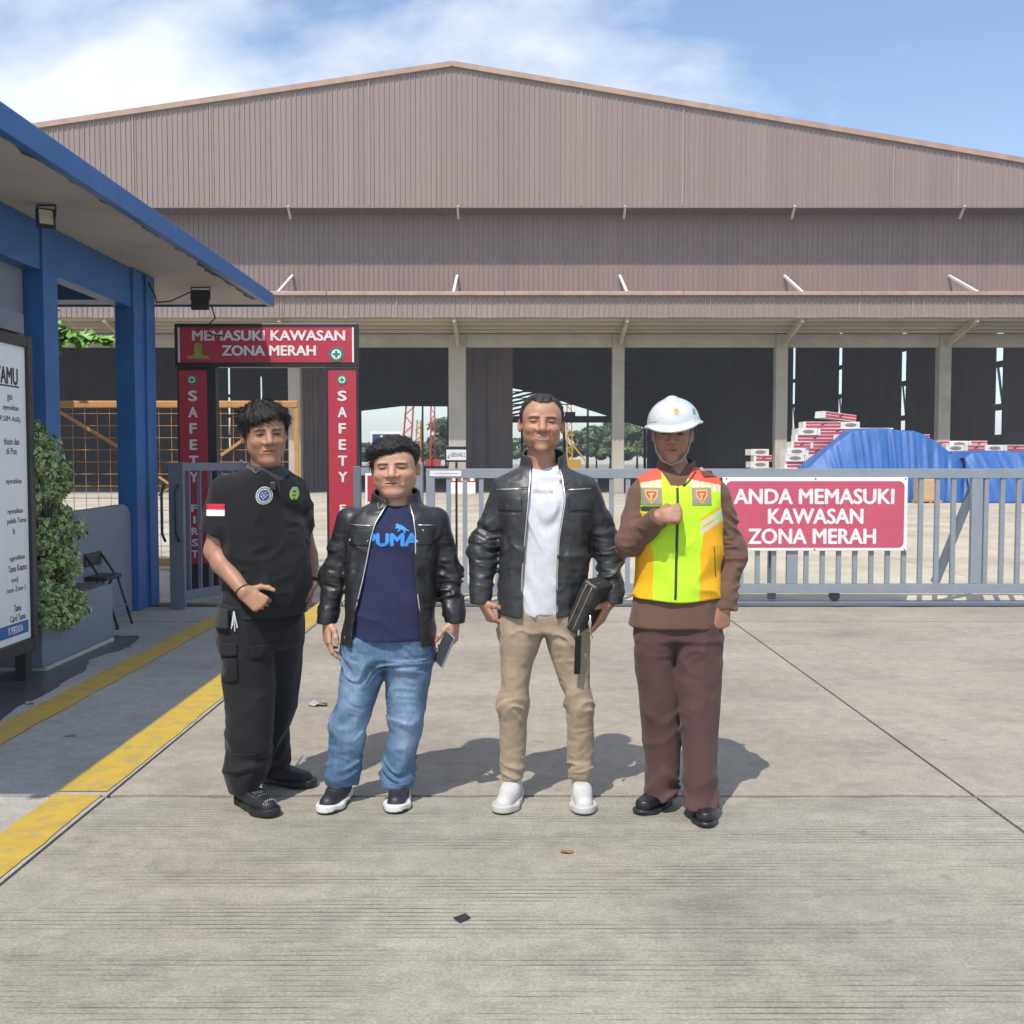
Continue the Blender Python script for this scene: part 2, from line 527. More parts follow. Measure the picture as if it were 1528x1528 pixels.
M['orange'] = mat('fence_orange_paint', (0.60, 0.30, 0.10), 0.5, var=0.15, scale=5, dirt=(0.30, 0.15, 0.07), dirt_amt=0.5)
M['tarp'] = mat('blue_tarpaulin', (0.018, 0.105, 0.34), 0.5, var=0.2, scale=2, bump=1.0, bscale=5, spec=0.5, stretch=(2.2, 1, 0.7))
M['carton_white'] = mat('carton_white', (0.70, 0.68, 0.64), 0.6, var=0.06, scale=4)
M['carton_red'] = mat('carton_red_print', (0.46, 0.055, 0.075), 0.5, var=0.12, scale=4)
M['carton_oval'] = mat('carton_oval_print', (0.22, 0.185, 0.14), 0.6, var=0.1, scale=5)
M['carton_black'] = mat('carton_black_print', (0.06, 0.05, 0.05), 0.6, var=0.2)
M['ply'] = mat('plywood', (0.50, 0.33, 0.17), 0.7, var=0.15, scale=3, stretch=(1, 1, 6))
M['wire'] = mat('cable_black', (0.015, 0.015, 0.017), 0.5)
M['leaf'] = vcol_mat('leaf_surface', rough=0.45, var=0.15, vscale=8, spec=0.4)
M['bark'] = mat('bark', (0.12, 0.09, 0.065), 0.9, var=0.3, scale=12, bump=0.5, bscale=40)
M['far_ground'] = mat('far_ground_earth', (0.20, 0.19, 0.12), 0.95, var=0.3, scale=0.1)
M['crane_red'] = mat('crane_red_paint', (0.55, 0.07, 0.05), 0.5, var=0.1)
M['crane_yellow'] = mat('crane_yellow_paint', (0.62, 0.34, 0.05), 0.5, var=0.12)
M['chrome'] = mat('bare_metal', (0.62, 0.62, 0.62), 0.28, metal=1.0, var=0.05)
M['glass_lamp'] = mat('lamp_glass', (0.62, 0.60, 0.46), 0.15, var=0.15, scale=60)
M['plastic_clear'] = mat('crumpled_film', (0.36, 0.37, 0.38), 0.25, var=0.2, scale=40)
M['dry_leaf'] = mat('dry_leaf', (0.30, 0.14, 0.07), 0.8, var=0.2, scale=40)

# ------------------------------------------------------------------ ground
ground = MB()
ground.add([(-600, -40, -0.03), (600, -40, -0.03), (600, 900, -0.03), (-600, 900, -0.03)], [(0, 1, 2, 3)]).build('ground', M['joint'])
ground = bpy.data.objects['ground']
tag(ground, 'wide concrete yard and lane between the guard house and the hall', 'ground', kind='structure')
rnd = random.Random(3)
def slab(x0, x1, y0, y1, m, tint=(1, 1, 1), gap=0.008, name='concrete_slab'):
    mb = MB()
    # arrises worn uneven: the two transverse edges wander a few millimetres
    n = max(2, int((x1 - x0) / 0.16))
    top, bot = [], []
    for i in range(n + 1):
        x = x0 + gap + (x1 - x0 - 2 * gap) * i / n
        j = 0.022 if y0 < 20 else 0.0
        bot.append((x, y0 + gap + rnd.random() ** 3 * j, 0.0))
        top.append((x, y1 - gap - rnd.random() ** 3 * j, 0.0))
    vs = bot + top
    fs = [(i, i + 1, n + 1 + i + 1, n + 1 + i) for i in range(n)]
    mb.add(vs, fs)
    lo = [(p[0], p[1], -0.029) for p in bot]
    hi = [(p[0], p[1], -0.029) for p in top]
    mb.add(bot + lo, [(i, n + 1 + i, n + 2 + i, i + 1) for i in range(n)])
    mb.add(top + hi, [(i, i + 1, n + 2 + i, n + 1 + i) for i in range(n)])
    mb.add([bot[0], top[0], hi[0], lo[0]], [(0, 1, 2, 3)])
    mb.add([bot[-1], top[-1], hi[-1], lo[-1]], [(0, 3, 2, 1)])
    o = mb.build(name, m, ground)
    o.color = (*tint, 1)
    return o
J = 4.54
rows = [(-6, -0.9), (-0.9, J), (J, 9.6), (9.6, 10.60), (10.9, 16), (16, 21), (21, 26), (26, 31), (31, 36), (36, 42), (42, 49.4)]
cols = [(-1.82, 2.08), (2.08, 6.0), (6.0, 10.0), (10.0, 14.0), (14.0, 18.0), (18, 22), (22, 26.5)]
for (y0, y1) in rows:
    for (x0, x1) in cols:
        if x0 > 0.62 * y1 + 3: continue
        near = y1 <= J + 0.1
        far = y0 > 10.7
        m = M['yard'] if far else (M['slab'] if near else M['slab_worn'])
        k = 1 + rnd.uniform(-0.05, 0.05)
        t = (k, k * (1.0 if near else 0.985), k * (1.0 if near else 0.955))
        slab(x0, x1, y0, y1, m, t)
for (y0, y1) in rows[:4]:
    k = 1 + rnd.uniform(-0.04, 0.04)
    slab(-9.5, -1.82, y0, y1, M['pave'], (k, k, k * 1.01), name='pavement_slab')
for (y0, y1) in rows[4:]:
    for x0 in (-5.8, -9.8, -13.8, -17.8, -21.8, -25.8, -29.8, -32.5):
        k = 1 + rnd.uniform(-0.05, 0.05)
        slab(x0, min(x0 + 4.0, -1.82), y0, y1, M['yard'], (k, k, k))
hall_floor = MB().add([(-32, 49.4, 0), (26.3, 49.4, 0), (26.3, 139, 0), (-32, 139, 0)], [(0, 1, 2, 3)]).build('hall_floor', mat('hall_floor_concrete', (0.36, 0.33, 0.28), 0.8, var=0.2, scale=0.3))
tag(hall_floor, 'grey concrete floor inside the steel hall', 'floor', kind='structure')
far_g = MB().add([(-600, 139.2, -0.01), (600, 139.2, -0.01), (600, 900, -0.01), (-600, 900, -0.01)], [(0, 1, 2, 3)]).build('far_ground', M['far_ground'])
tag(far_g, 'rough earth beyond the open back of the hall', 'ground', kind='structure')

# yellow lane lines, worn edges
def paint_line(x0, x1, y0, y1, name, label, seed):
    r = random.Random(seed)
    n = int((y1 - y0) / 0.05)
    L, Rr = [], []
    a = b = 0
    for i in range(n + 1):
        y = y0 + (y1 - y0) * i / n
        a = a * 0.8 + r.uniform(-0.004, 0.004)
        b = b * 0.8 + r.uniform(-0.004, 0.004)
        L.append((x0 + a, y, 0.004)); Rr.append((x1 + b, y, 0.004))
    mb = MB().add(L + Rr, [(i, n + 1 + i, n + 2 + i, i + 1) for i in range(n) if not (abs(L[i][1] - J) < 0.04)])
    o = mb.build(name, M['yellow'])
    return tag(o, label, 'road marking', kind='structure')
paint_line(-2.07, -1.845, -3, 10.9, 'yellow_line', 'broad yellow painted line along the lane edge joint', 5)
paint_line(-2.93, -2.72, -3, 10.2, 'yellow_line', 'yellow painted line nearer the planter and notice board', 6)

# wet strip at the foot of the planter
def blob_patch(name, pts, m, label, z=0.0035, jitter=0.05, seed=1, n=6):
    r = random.Random(seed)
    out = []
    for i in range(len(pts)):
        a, b = Vector(pts[i]), Vector(pts[(i + 1) % len(pts)])
        for k in range(n):
            p = a.lerp(b, k / n)
            out.append((p.x + r.uniform(-jitter, jitter), p.y + r.uniform(-jitter, jitter), z))
    o = MB().add(out, [tuple(range(len(out)))]).build(name, m)
    return tag(o, label, 'stain', kind='structure')
blob_patch('wet_patch', [(-3.6, 5.4), (-2.98, 5.4), (-3.02, 6.7), (-3.10, 7.3), (-3.22, 7.7), (-3.12, 8.3), (-3.25, 8.8), (-3.6, 8.8)], M['wet'], 'dark wet strip at the foot of the planter', jitter=0.035, seed=2)
def litter(name, c, r, m, label, cat, seed, h=0.012):
    q = random.Random(seed)
    vs = [(c[0], c[1], h)]
    n = 9
    for k in range(n):
        a = 2 * math.pi * k / n
        rr = r * q.uniform(0.55, 1.1)
        vs.append((c[0] + rr * math.cos(a), c[1] + rr * 0.7 * math.sin(a), q.uniform(0.003, h * 1.6)))
    return tag(MB().add(vs, [(0, k + 1, (k + 1) % n + 1) for k in range(n)]).build(name, m), label, cat)
litter('plastic_wrapper', (-1.19, 6.25), 0.075, M['plastic_clear'], 'crumpled clear plastic wrapper on the concrete behind the two men', 'litter', 4, 0.02)
litter('fallen_leaf', (0.215, 3.87), 0.035, M['dry_leaf'], 'small brown dry leaf on the grooved concrete', 'leaf', 8, 0.006)
litter('plastic_scrap', (-2.42, 5.55), 0.04, M['plastic_clear'], 'pale plastic scrap between the two yellow lines', 'litter', 12, 0.01)
litter('pale_leaf', (-3.0, 6.30), 0.03, M['ply'], 'pale curled leaf lying in the wet strip', 'leaf', 15, 0.01)
dm = MB().add([(-0.195, 3.30, 0.0045), (-0.155, 3.335, 0.0045), (-0.135, 3.30, 0.0045), (-0.170, 3.265, 0.0045)], [(0, 1, 2, 3)]).build('floor_stud', M['black'])
tag(dm, 'small black diamond shaped plate set in the concrete', 'floor plate')

# ------------------------------------------------------------------ steel hall
HX0, HX1, AX = -32.3, 26.5, -2.75
APEX_Z, SLOPE_L, SLOPE_R = 19.85, 0.146, 0.166
YW, YG, YC, YB = 50.0, 48.3, 46.5, 140.0
def roof_z(x): return APEX_Z - (SLOPE_R if x > AX else SLOPE_L) * abs(x - AX)
hall = thing('steel_hall', 'large brown corrugated steel hall with low pitched gable and open column bays', 'warehouse', (AX, YW, 0))
PER = 0.24
def sheet(x0, n, y, zlo, zhi, m, name='cladding_sheet', rib=0.045):
    """a ribbed cladding sheet: n ribs from x0; zhi is a function of x"""
    prof = []
    for k in range(n):
        b = x0 + k * PER
        prof += [(b, 0), (b + 0.15, 0), (b + 0.172, -rib), (b + 0.218, -rib)]
    prof.append((x0 + n * PER - 0.004, 0))
    vs, fs = [], []
    for (x, d) in prof:
        zl = zlo(x) if callable(zlo) else zlo
        zh = zhi(x) if callable(zhi) else zhi
        vs += [(x, y + d, zl), (x, y + d, zh)]
    for i in range(len(prof) - 1):
        fs.append((2 * i, 2 * i + 2, 2 * i + 3, 2 * i + 1))
    return MB().add(vs, fs).build(name, m, hall)
NR = 4
x = HX0
i = 0
while x < HX1 - 0.3:
    rust = (x > 20.6 and x < 24.2) or (i % 17 == 11)
    sheet(x, NR, YG - 0.004 * (i % 2), 13.42, lambda q: roof_z(q) - 0.02, M['clad_rust'] if (x > 20.6) else M['clad'])
    sheet(x, NR, YW - 0.30 - 0.004 * (i % 2), 7.75, lambda q: min(roof_z(q) - 0.1, 15.5), M['clad_low'])
    sheet(x, NR, YC - 0.004 * (i % 2), 8.02 + 0.012 * math.sin(i * 1.7), 8.98, M['clad'] if (i % 9) else M['clad_rust'])
    x += NR * PER
    i += 1
HXE = x
# orange lap strips on the gable
for q in (-31, -25.5, -22.1, -17.6, -14.0, -6.65, 3.2, 7.9, 17.7, 20.7):
    sheet_top = roof_z(q) - 0.05
    MB().box(q, q + 0.045, YG - 0.062, YG - 0.052, 13.44, sheet_top).build('lap_strip', M['flash'], hall)
for q in (-10.4, -5.2, -1.9, 8.9, 15.6, 17.2, 18.0, 18.5, 20.5):
    MB().box(q, q + 0.04, YC - 0.062, YC - 0.052, 8.03, 8.96).build('lap_strip', M['flash'], hall)
# verge trim along the gable and the eave edge under it
for s, xe in ((-1, HX0 - 0.1), (1, HXE + 0.1)):
    a = Vector((AX, YG - 0.06, APEX_Z + 0.03)); b = Vector((xe, YG - 0.06, roof_z(xe) + 0.03))
    MB().bar(a, b, 0.20, 0.24).build('verge_trim', M['flash'], hall)
MB().box(HX0, HXE, YG - 0.03, YG + 0.05, 13.34, 13.415).build('gable_edge_trim', M['clad'], hall)
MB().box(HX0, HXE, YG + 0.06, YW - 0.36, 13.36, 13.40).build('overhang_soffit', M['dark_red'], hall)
# roof
for s, xe in ((-1, HX0 - 0.3), (1, HXE + 0.3)):
    MB().prism([(AX, APEX_Z), (xe, roof_z(xe)), (xe, roof_z(xe) - 0.08), (AX, APEX_Z - 0.08)], YG + 0.05, YB, 'y').build('roof', M['roof'], hall)
# lower canopy: gutter, roof, soffit, braces
x = HX0
gi = 0
while x < HXE:
    x2 = min(x + 8.0, HXE)
    MB().box(x, x2 - 0.03, YC - 0.24, YC - 0.065, 8.985, 9.165 - 0.01 * (gi % 2)).build('gutter', M['flash'], hall, bevel=0.02)
    x = x2
    gi += 1
MB().prism([(YC - 0.02, 9.05), (YW - 0.36, 9.7), (YW - 0.36, 9.62), (YC - 0.02, 8.97)], HX0, HXE, 'x').build('canopy_roof', M['roof'], hall)
MB().prism([(YC + 0.02, 8.15), (YW - 0.36, 7.76), (YW - 0.36, 7.72), (YC + 0.02, 8.10)], HX0, HXE, 'x').build('canopy_soffit', M['soffit_sheet'], hall)
for k in range(4):
    y = YC + 0.35 + k * 0.72
    z = 8.10 - (y - YC) / 3.14 * 0.39
    MB().box(HX0, HXE, y - 0.05, y + 0.05, z - 0.13, z - 0.005).build('canopy_purlin', M['soffit_sheet'], hall)
col_x = [-34.2 + 7.93 * k for k in range(1, 8)]
for cx in [-26.5, -18.45, -10.55, -2.65, 5.15, 13.05, 20.95]:
    w = 0.42 if cx == -2.65 else 0.29
    MB().box(cx - w, cx + w, YW - 0.25, YW + 0.30, 0, 7.70).build('column', M['col'], hall, bevel=0.03)
    # slanted canopy bracket, wall tie and gable strut of the same bay
    MB().bar((cx + 0.05, YW - 0.30, 7.2), (cx + 0.05, YC + 0.10, 7.98), 0.16, 0.30).build('canopy_bracket', M['soffit_sheet'], hall)
    MB().bar((cx + 0.02, YW - 0.36, 10.45), (cx + 0.02, YC - 0.05, 9.12), 0.11, 0.11).build('tie_strut', M['steel_white'], hall)
    MB().bar((cx + 0.12, YG - 0.02, 13.43), (cx + 0.12, YG + 0.55, 12.98), 0.10, 0.10).build('gable_strut', M['steel'], hall)
xs = [-32.3, -26.5, -18.45, -10.55, -2.65, 5.15, 13.05, 20.95, 26.5]
for a, b in zip(xs[:-1], xs[1:]):
    MB().box(a + 0.30, b - 0.30 if b != 26.5 else b, YW - 0.18, YW + 0.25, 7.08, 7.72).build('lintel_beam', M['col'], hall, bevel=0.02)
# side walls, with the narrow gaps that let daylight in
gaps_r = [55.4, 68.9, 82.2, 95.7]
def side_wall(xw, gaps, thick):
    e = [50.4] + [q for g in gaps for q in (g - 0.42, g + 0.42)] + [YB]
    for a, b in zip(e[0::2], e[1::2]):
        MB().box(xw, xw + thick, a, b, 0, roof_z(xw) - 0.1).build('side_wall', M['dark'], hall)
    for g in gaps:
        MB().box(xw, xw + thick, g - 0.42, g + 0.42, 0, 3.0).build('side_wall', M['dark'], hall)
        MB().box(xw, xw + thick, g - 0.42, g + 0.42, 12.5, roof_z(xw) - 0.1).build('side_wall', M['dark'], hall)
        for z in (4.3, 6.6, 8.9):
            MB().box(xw, xw + thick, g - 0.34, g + 0.34, z, z + 0.35).build('wall_rail', M['dark'], hall)
        MB().bar((xw + 0.1, g - 0.3, 4.6), (xw + 0.1, g + 0.3, 6.6), 0.10).build('wall_brace', M['dark'], hall)
side_wall(26.2, gaps_r, 0.06)
side_wall(-32.2, [117.0, 132.0], 0.06)
# back wall: dark sheets with two big openings
bw = [(-32.2, -20.5), (-8.8, -2.75), (-2.75, -0.1), (18.4, 26.3)]
rt = lambda q: roof_z(q) - 0.04
for a, b in bw:
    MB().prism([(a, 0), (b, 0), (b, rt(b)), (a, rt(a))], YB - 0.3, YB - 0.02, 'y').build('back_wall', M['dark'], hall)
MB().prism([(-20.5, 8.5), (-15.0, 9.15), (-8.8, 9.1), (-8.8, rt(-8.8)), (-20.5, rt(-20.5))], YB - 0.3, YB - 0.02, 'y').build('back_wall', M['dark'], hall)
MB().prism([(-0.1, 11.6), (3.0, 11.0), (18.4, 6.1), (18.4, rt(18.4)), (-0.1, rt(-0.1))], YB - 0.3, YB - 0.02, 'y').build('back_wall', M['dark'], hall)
MB().box(-0.1, 18.4, YB - 0.6, YB - 0.35, 6.9, 7.8).build('back_beam', M['dark'], hall)
MB().box(7.2, 8.6, YB - 0.65, YB - 0.34, 7.8, 8.35).build('back_beam', M['dark'], hall)
for px in (1.2, 6.9, 17.9):
    MB().box(px, px + 0.35, YB - 0.6, YB - 0.3, 0, 6.9).build('back_post', M['dark'], hall)
for k in range(6):
    MB().bar((-0.1, YB - 0.8, 7.9 + 0.55 * k), (4.6 - 0.2 * k, YB - 0.8, 8.9 + 0.55 * k), 0.26, 0.26).build('louvre_slat', M['dark'], hall)
for k in range(9):
    z = 9.3 + k * 0.85
    MB().box(-32.2, 26.2, YB - 0.62, YB - 0.45, z, z + 0.14).build('wall_girt', M['steel_brown'], hall)
MB().box(-32.2, -8.8, YB - 0.5, YB - 0.2, 0, 1.0).build('back_kerb_wall', M['dark'], hall)
MB().box(-0.1, 18.4, YB - 0.5, YB - 0.2, 0, 0.6).build('back_kerb_wall', M['dark'], hall)
# inner pier and partition
MB().box(-2.54, 0.04, 58, 58.6, 0, 8.6).build('inner_pier', M['dark_red'], hall)
MB().box(-2.1, -1.5, 57.7, 57.98, 0, 8.6).build('inner_pier', M['dark'], hall)
MB().box(-11.9, -10.4, 58, 58.2, 0.0, 8.6).build('partition', M['dark_red'], hall)
for k in range(6):
    MB().box(-11.8 + 0.25 * k, -11.72 + 0.25 * k, 57.92, 57.99, 0.0, 8.6).build('partition_rib', M['dark_red'], hall)

# painted barrier block at the foot of the middle column
bar_t = thing('barrier_block', 'red and white painted block at the foot of the middle hall column', 'barrier', (-2.45, 49.2, 0))
MB().box(-2.95, -1.75, 49.0, 49.5, 0, 0.55).build('block', M['white'], bar_t, bevel=0.02)
MB().box(-2.95, -1.75, 49.0, 49.5, 0.553, 1.05).build('red_top', M['red'], bar_t, bevel=0.02)
for k in range(3):
    MB().box(-2.85 + 0.42 * k, -2.65 + 0.42 * k, 48.985, 48.998, 0.62, 0.98).build('white_panel', M['white'], bar_t)

# ------------------------------------------------------------------ guard house on the left
gh = thing('guard_house', 'blue and grey guard house with overhanging flat roof canopy', 'guard house', (-5.0, 7.0, 0))
MB().box(-9.5, -3.01, 2.5, 12.71, 3.44, 3.56).build('roof_slab', M['soffit'], gh)
MB().box(-3.008, -2.94, 2.45, 12.76, 3.415, 3.578).build('fascia', M['blue'], gh, bevel=0.008)
MB().box(-9.5, -3.012, 12.712, 12.76, 3.415, 3.578).build('fascia', M['blue'], gh, bevel=0.008)
# damp stain strip on the soffit edge
st, n = [], 90
rs = random.Random(9)
for k in range(n + 1):
    st.append((-3.013, 2.7 + 9.6 * k / n, 3.437))
w = 0.04
back = []
for k in range(n + 1):
    w = max(0.015, min(0.20, w + rs.uniform(-0.035, 0.035)))
    back.append((-3.013 - w, 2.7 + 9.6 * k / n, 3.437))
MB().add(st + back, [(k, k + 1, n + 2 + k, n + 1 + k) for k in range(n)]).build('damp_stain', M['stain'], gh)
MB().box(-9.0, -3.93, 2.8, 8.30, 0, 3.435).build('wall', M['grey_wall'], gh)
MB().box(-4.00, -3.80, 2.8, 8.34, 3.05, 3.436).build('beam', M['blue'], gh, bevel=0.006)
MB().box(-3.965, -3.78, 8.34, 8.60, 0, 3.436).build('column', M['blue'], gh, bevel=0.006)
MB().box(-3.95, -3.80, 8.602, 10.30, 3.05, 3.434).build('beam', M['blue'], gh, bevel=0.006)
MB().box(-3.965, -3.77, 10.30, 10.56, 0, 3.436).build('column', M['blue'], gh, bevel=0.006)
MB().box(-3.94, -3.762, 10.563, 10.88, 0, 3.434).build('column', M['blue'], gh, bevel=0.006)
MB().box(-9.3, -3.97, 10.55, 10.80, 3.16, 3.434).build('beam', M['blue'], gh, bevel=0.006)
MB().tube([(-3.755, 10.58, 0.0), (-3.752, 10.58, 1.3), (-3.755, 10.58, 3.42)], 0.012).build('conduit_pipe', M['blue'], gh, smooth=True)
# low rounded wall between the columns
pts = [(8.62, 0), (10.28, 0), (10.28, 0.98), (10.20, 1.06), (10.10, 1.085), (8.62, 1.06)]
MB().prism(pts, -3.93, -3.83, 'x').build('low_wall', M['grey_wall'], gh, bevel=0.01)
# flood lamps under the canopy
def floodlight(c, yaw, tilt, label, back=False, s=1.0):
    t = thing('floodlight', label, 'lamp', (c[0], c[1], 3.437), 'floodlights under the canopy')
    rot = Matrix.Rotation(yaw, 4, 'Z') @ Matrix.Rotation(tilt, 4, 'X')
    def put(mb, name, m, bev=0.0):
        mb.v = [tuple(Vector(c) + rot @ Vector(p)) for p in mb.v]
        return mb.build(name, m, t, bevel=bev)
    hd = put(MB().box(-0.085 * s, 0.085 * s, -0.02, 0.02, -0.095 * s, 0.095 * s), 'housing', M['black'], 0.006)
    g = MB().box(-0.062 * s, 0.062 * s, -0.026, -0.021, -0.072 * s, 0.072 * s)
    g.v = [tuple(Vector(c) + rot @ Vector(p)) for p in g.v]
    put(MB().box(-0.015, 0.015, 0.015, 0.03, -0.05, 0.05), 'heat_sink', M['black'])
    go = g.build('lens', M['glass_lamp'], t)
    MB().tube([(c[0] - 0.09 * s, c[1], c[2]), (c[0] - 0.09 * s, c[1] + 0.02, 3.43), (c[0] + 0.09 * s, c[1] + 0.02, 3.43), (c[0] + 0.09 * s, c[1], c[2])], 0.008, 6).build('bracket', M['black'], t)
floodlight((-3.50, 7.78, 3.33), R(35), R(-14), 'small floodlight with pale square lens hanging above the notice board', s=0.78)
floodlight((-3.44, 11.4, 3.29), R(180), R(5), 'black floodlight seen from behind, above the red sign arch', s=1.15)
cb = MB().tube([(-3.77, 10.7, 3.38), (-3.70, 10.72, 3.22), (-3.72, 10.8, 3.17), (-3.60, 10.9, 3.20), (-3.52, 11.3, 3.36), (-3.44, 11.43, 3.36)], 0.008, 6).build('lamp_cable', M['wire'], smooth=True)
tag(cb, 'thin looping cable from blue column to black floodlight', 'cable')
cb = MB().tube([(-3.33, 11.44, 3.24), (-3.30, 11.47, 3.10), (-3.42, 11.5, 3.00), (-3.36, 11.55, 2.93), (-3.24, 11.57, 2.92)], 0.009, 6).build('sign_cable', M['wire'], smooth=True)
tag(cb, 'thin cable hanging from floodlight onto the red sign arch', 'cable')

# planter box with variegated shrub
pl = thing('planter', 'low blue grey masonry planter box beside the notice board', 'planter', (-3.55, 7.95, 0))
MB().box(-3.80, -3.36, 7.28, 8.58, 0.03, 0.48).build('box', M['planter'], pl, bevel=0.012)
MB().box(-3.79, -3.35, 7.30, 8.56, 0.0, 0.029).build('plinth', M['soffit'], pl)
MB().box(-3.74, -3.42, 7.34, 8.52, 0.482, 0.495).build('soil', M['bark'], pl)

def leaf_mesh(name, pos, nrm, size, cols_mid, cols_edge, parent, seed=0, aspect=0.55, fold=0.25):
    """many small folded leaves in one mesh, each with its own two-tone colour"""
    r = np.random.default_rng(seed)
    n = len(pos)
    d = r.normal(size=(n, 3))
    nrm = nrm / np.linalg.norm(nrm, axis=1, keepdims=True)
    d -= nrm * np.sum(d * nrm, 1, keepdims=True)
    d /= np.linalg.norm(d, axis=1, keepdims=True) + 1e-9
    s = np.cross(nrm, d)
    L = size * r.uniform(0.5, 1.45, (n, 1))
    base = pos - d * L * 0.5
    tip = pos + d * L * 0.5 - nrm * L * 0.12
    lf = pos + s * L * aspect * 0.5 + nrm * L * fold * 0.4 - d * L * 0.05
    rt = pos - s * L * aspect * 0.5 + nrm * L * fold * 0.4 - d * L * 0.05
    v = np.stack([base, lf, tip, rt, pos], 1).reshape(-1, 3)
    b = np.arange(n)[:, None] * 5
    f = np.concatenate([b + np.array([[0, 1, 4]]), b + np.array([[1, 2, 4]]), b + np.array([[2, 3, 4]]), b + np.array([[3, 0, 4]])], 0)
    off = np.array(pos_of(parent)) if parent is not None else 0
    me = bpy.data.meshes.new(name)
    me.vertices.add(len(v)); me.vertices.foreach_set('co', (v - off).ravel().astype(np.float32))
    me.loops.add(len(f) * 3); me.loops.foreach_set('vertex_index', f.ravel().astype(np.int32))
    me.polygons.add(len(f)); me.polygons.foreach_set('loop_start', (np.arange(len(f)) * 3).astype(np.int32))
    me.update(calc_edges=True)
    k = r.uniform(0.75, 1.25, (n, 1))
    cm_, ce_ = np.array(cols_mid) * k, np.array(cols_edge) * k
    c = np.stack([cm_, ce_, ce_, ce_, cm_], 1).reshape(-1, 3)
    a = me.color_attributes.new('tint', 'FLOAT_COLOR', 'POINT')
    a.data.foreach_set('color', np.concatenate([c, np.ones((len(c), 1))], 1).ravel().astype(np.float32))
    me.materials.append(M['leaf'])
    o = bpy.data.objects.new(name, me)
    COL.objects.link(o)
    o.parent = parent
    return o

sh = thing('variegated_shrub', 'bushy shrub with cream edged green leaves growing over the planter', 'shrub', (-3.50, 7.7, 0.49))
r = np.random.default_rng(12)
stems = MB()
P_, N_ = [], []
clumps = []
for k in range(62):
    t = r.random()
    z = 0.36 + 1.34 * t ** 0.9
    wid = 0.26 * (1 - 0.55 * t) + 0.05
    c = np.array([-3.42 + r.normal(0, 0.07) + (0.05 if z < 0.6 else 0.0), 7.40 + 0.12 * (1 - t) + r.uniform(-1, 1) * (wid * 0.8 + 0.06), z])
    clumps.append((c, r.uniform(0.06, 0.13)))
clumps += [(np.array([-3.42, 7.40, 1.74]), 0.06), (np.array([-3.43, 7.45, 1.63]), 0.09), (np.array([-3.38, 7.35, 1.5]), 0.09), (np.array([-3.33, 7.30, 0.42]), 0.12), (np.array([-3.33, 7.50, 0.38]), 0.13), (np.array([-3.33, 7.72, 0.45]), 0.10)]
for c, rad in clumps:
    n = int(2600 * rad)
    d = r.normal(size=(n, 3)); d /= np.linalg.norm(d, axis=1, keepdims=True)
    q = c + d * rad * r.uniform(0.35, 1.1, (n, 1))
    q[:, 0] = np.minimum(q[:, 0], -3.17)
    P_.append(q); N_.append(d * 0.8 + r.normal(0, 0.5, (n, 3)) + np.array([0, -0.1, 0.5]))
    stems.tube([(-3.52, 7.7, 0.49), tuple((np.array([-3.52, 7.7, 0.49]) + c) / 2 + r.normal(0, 0.03, 3)), tuple(c)], [0.014, 0.009, 0.004], 5)
P_ = np.concatenate(P_); N_ = np.concatenate(N_)
leaf_mesh('foliage', P_, N_, 0.046, (0.10, 0.20, 0.045), (0.52, 0.58, 0.26), sh, 3)
stems.build('stem', M['bark'], sh)

# small big-leaved tree behind the low wall
TS = 13.45 / 11.9
tr = thing('leafy_tree', 'bright green large leaved branch poking out behind the blue column', 'tree', (-5.6 * TS, 13.45, 0))
MB().tube([(-6.32, 13.45, 0), (-6.28, 13.45, 1.5), (-6.15, 13.45, 2.8), (-6.04, 13.45, 3.14)], [0.06, 0.05, 0.035, 0.02], 8).build('trunk', M['bark'], tr, smooth=True)
r = np.random.default_rng(5)
pp = []
for c, rad in (((-5.2, 11.9, 3.0), 0.16), ((-5.0, 11.85, 2.93), 0.13), ((-4.82, 11.85, 2.92), 0.10), ((-4.66, 11.83, 2.90), 0.07), ((-5.35, 11.9, 2.9), 0.2), ((-5.85, 11.95, 3.0), 0.38), ((-6.1, 12.1, 3.2), 0.42), ((-5.75, 12.3, 3.35), 0.35)):
    n = int(320 * rad * (1 if rad < 0.3 else 2.2))
    d = r.normal(size=(n, 3)); d /= np.linalg.norm(d, axis=1, keepdims=True)
    pp.append(np.array([c[0] * TS, 13.45 + (c[1] - 11.9), 1.5 + (c[2] - 1.5) * TS]) + 1.15 * d * rad * r.uniform(0.3, 1.0, (n, 1)) * np.array([1, 1, 0.8]))
pp = np.concatenate(pp)
leaf_mesh('crown', pp, r.normal(0, 0.5, (len(pp), 3)) + np.array([-0.2, -0.7, 0.7]), 0.15, (0.15, 0.33, 0.05), (0.19, 0.38, 0.07), tr, 6, aspect=0.6, fold=0.12)
MB().tube([(-6.04, 13.45, 3.08), (-5.65, 13.42, 3.12), (-5.22, 13.40, 3.08)], [0.015, 0.010, 0.005], 6).build('branch', M['bark'], tr)

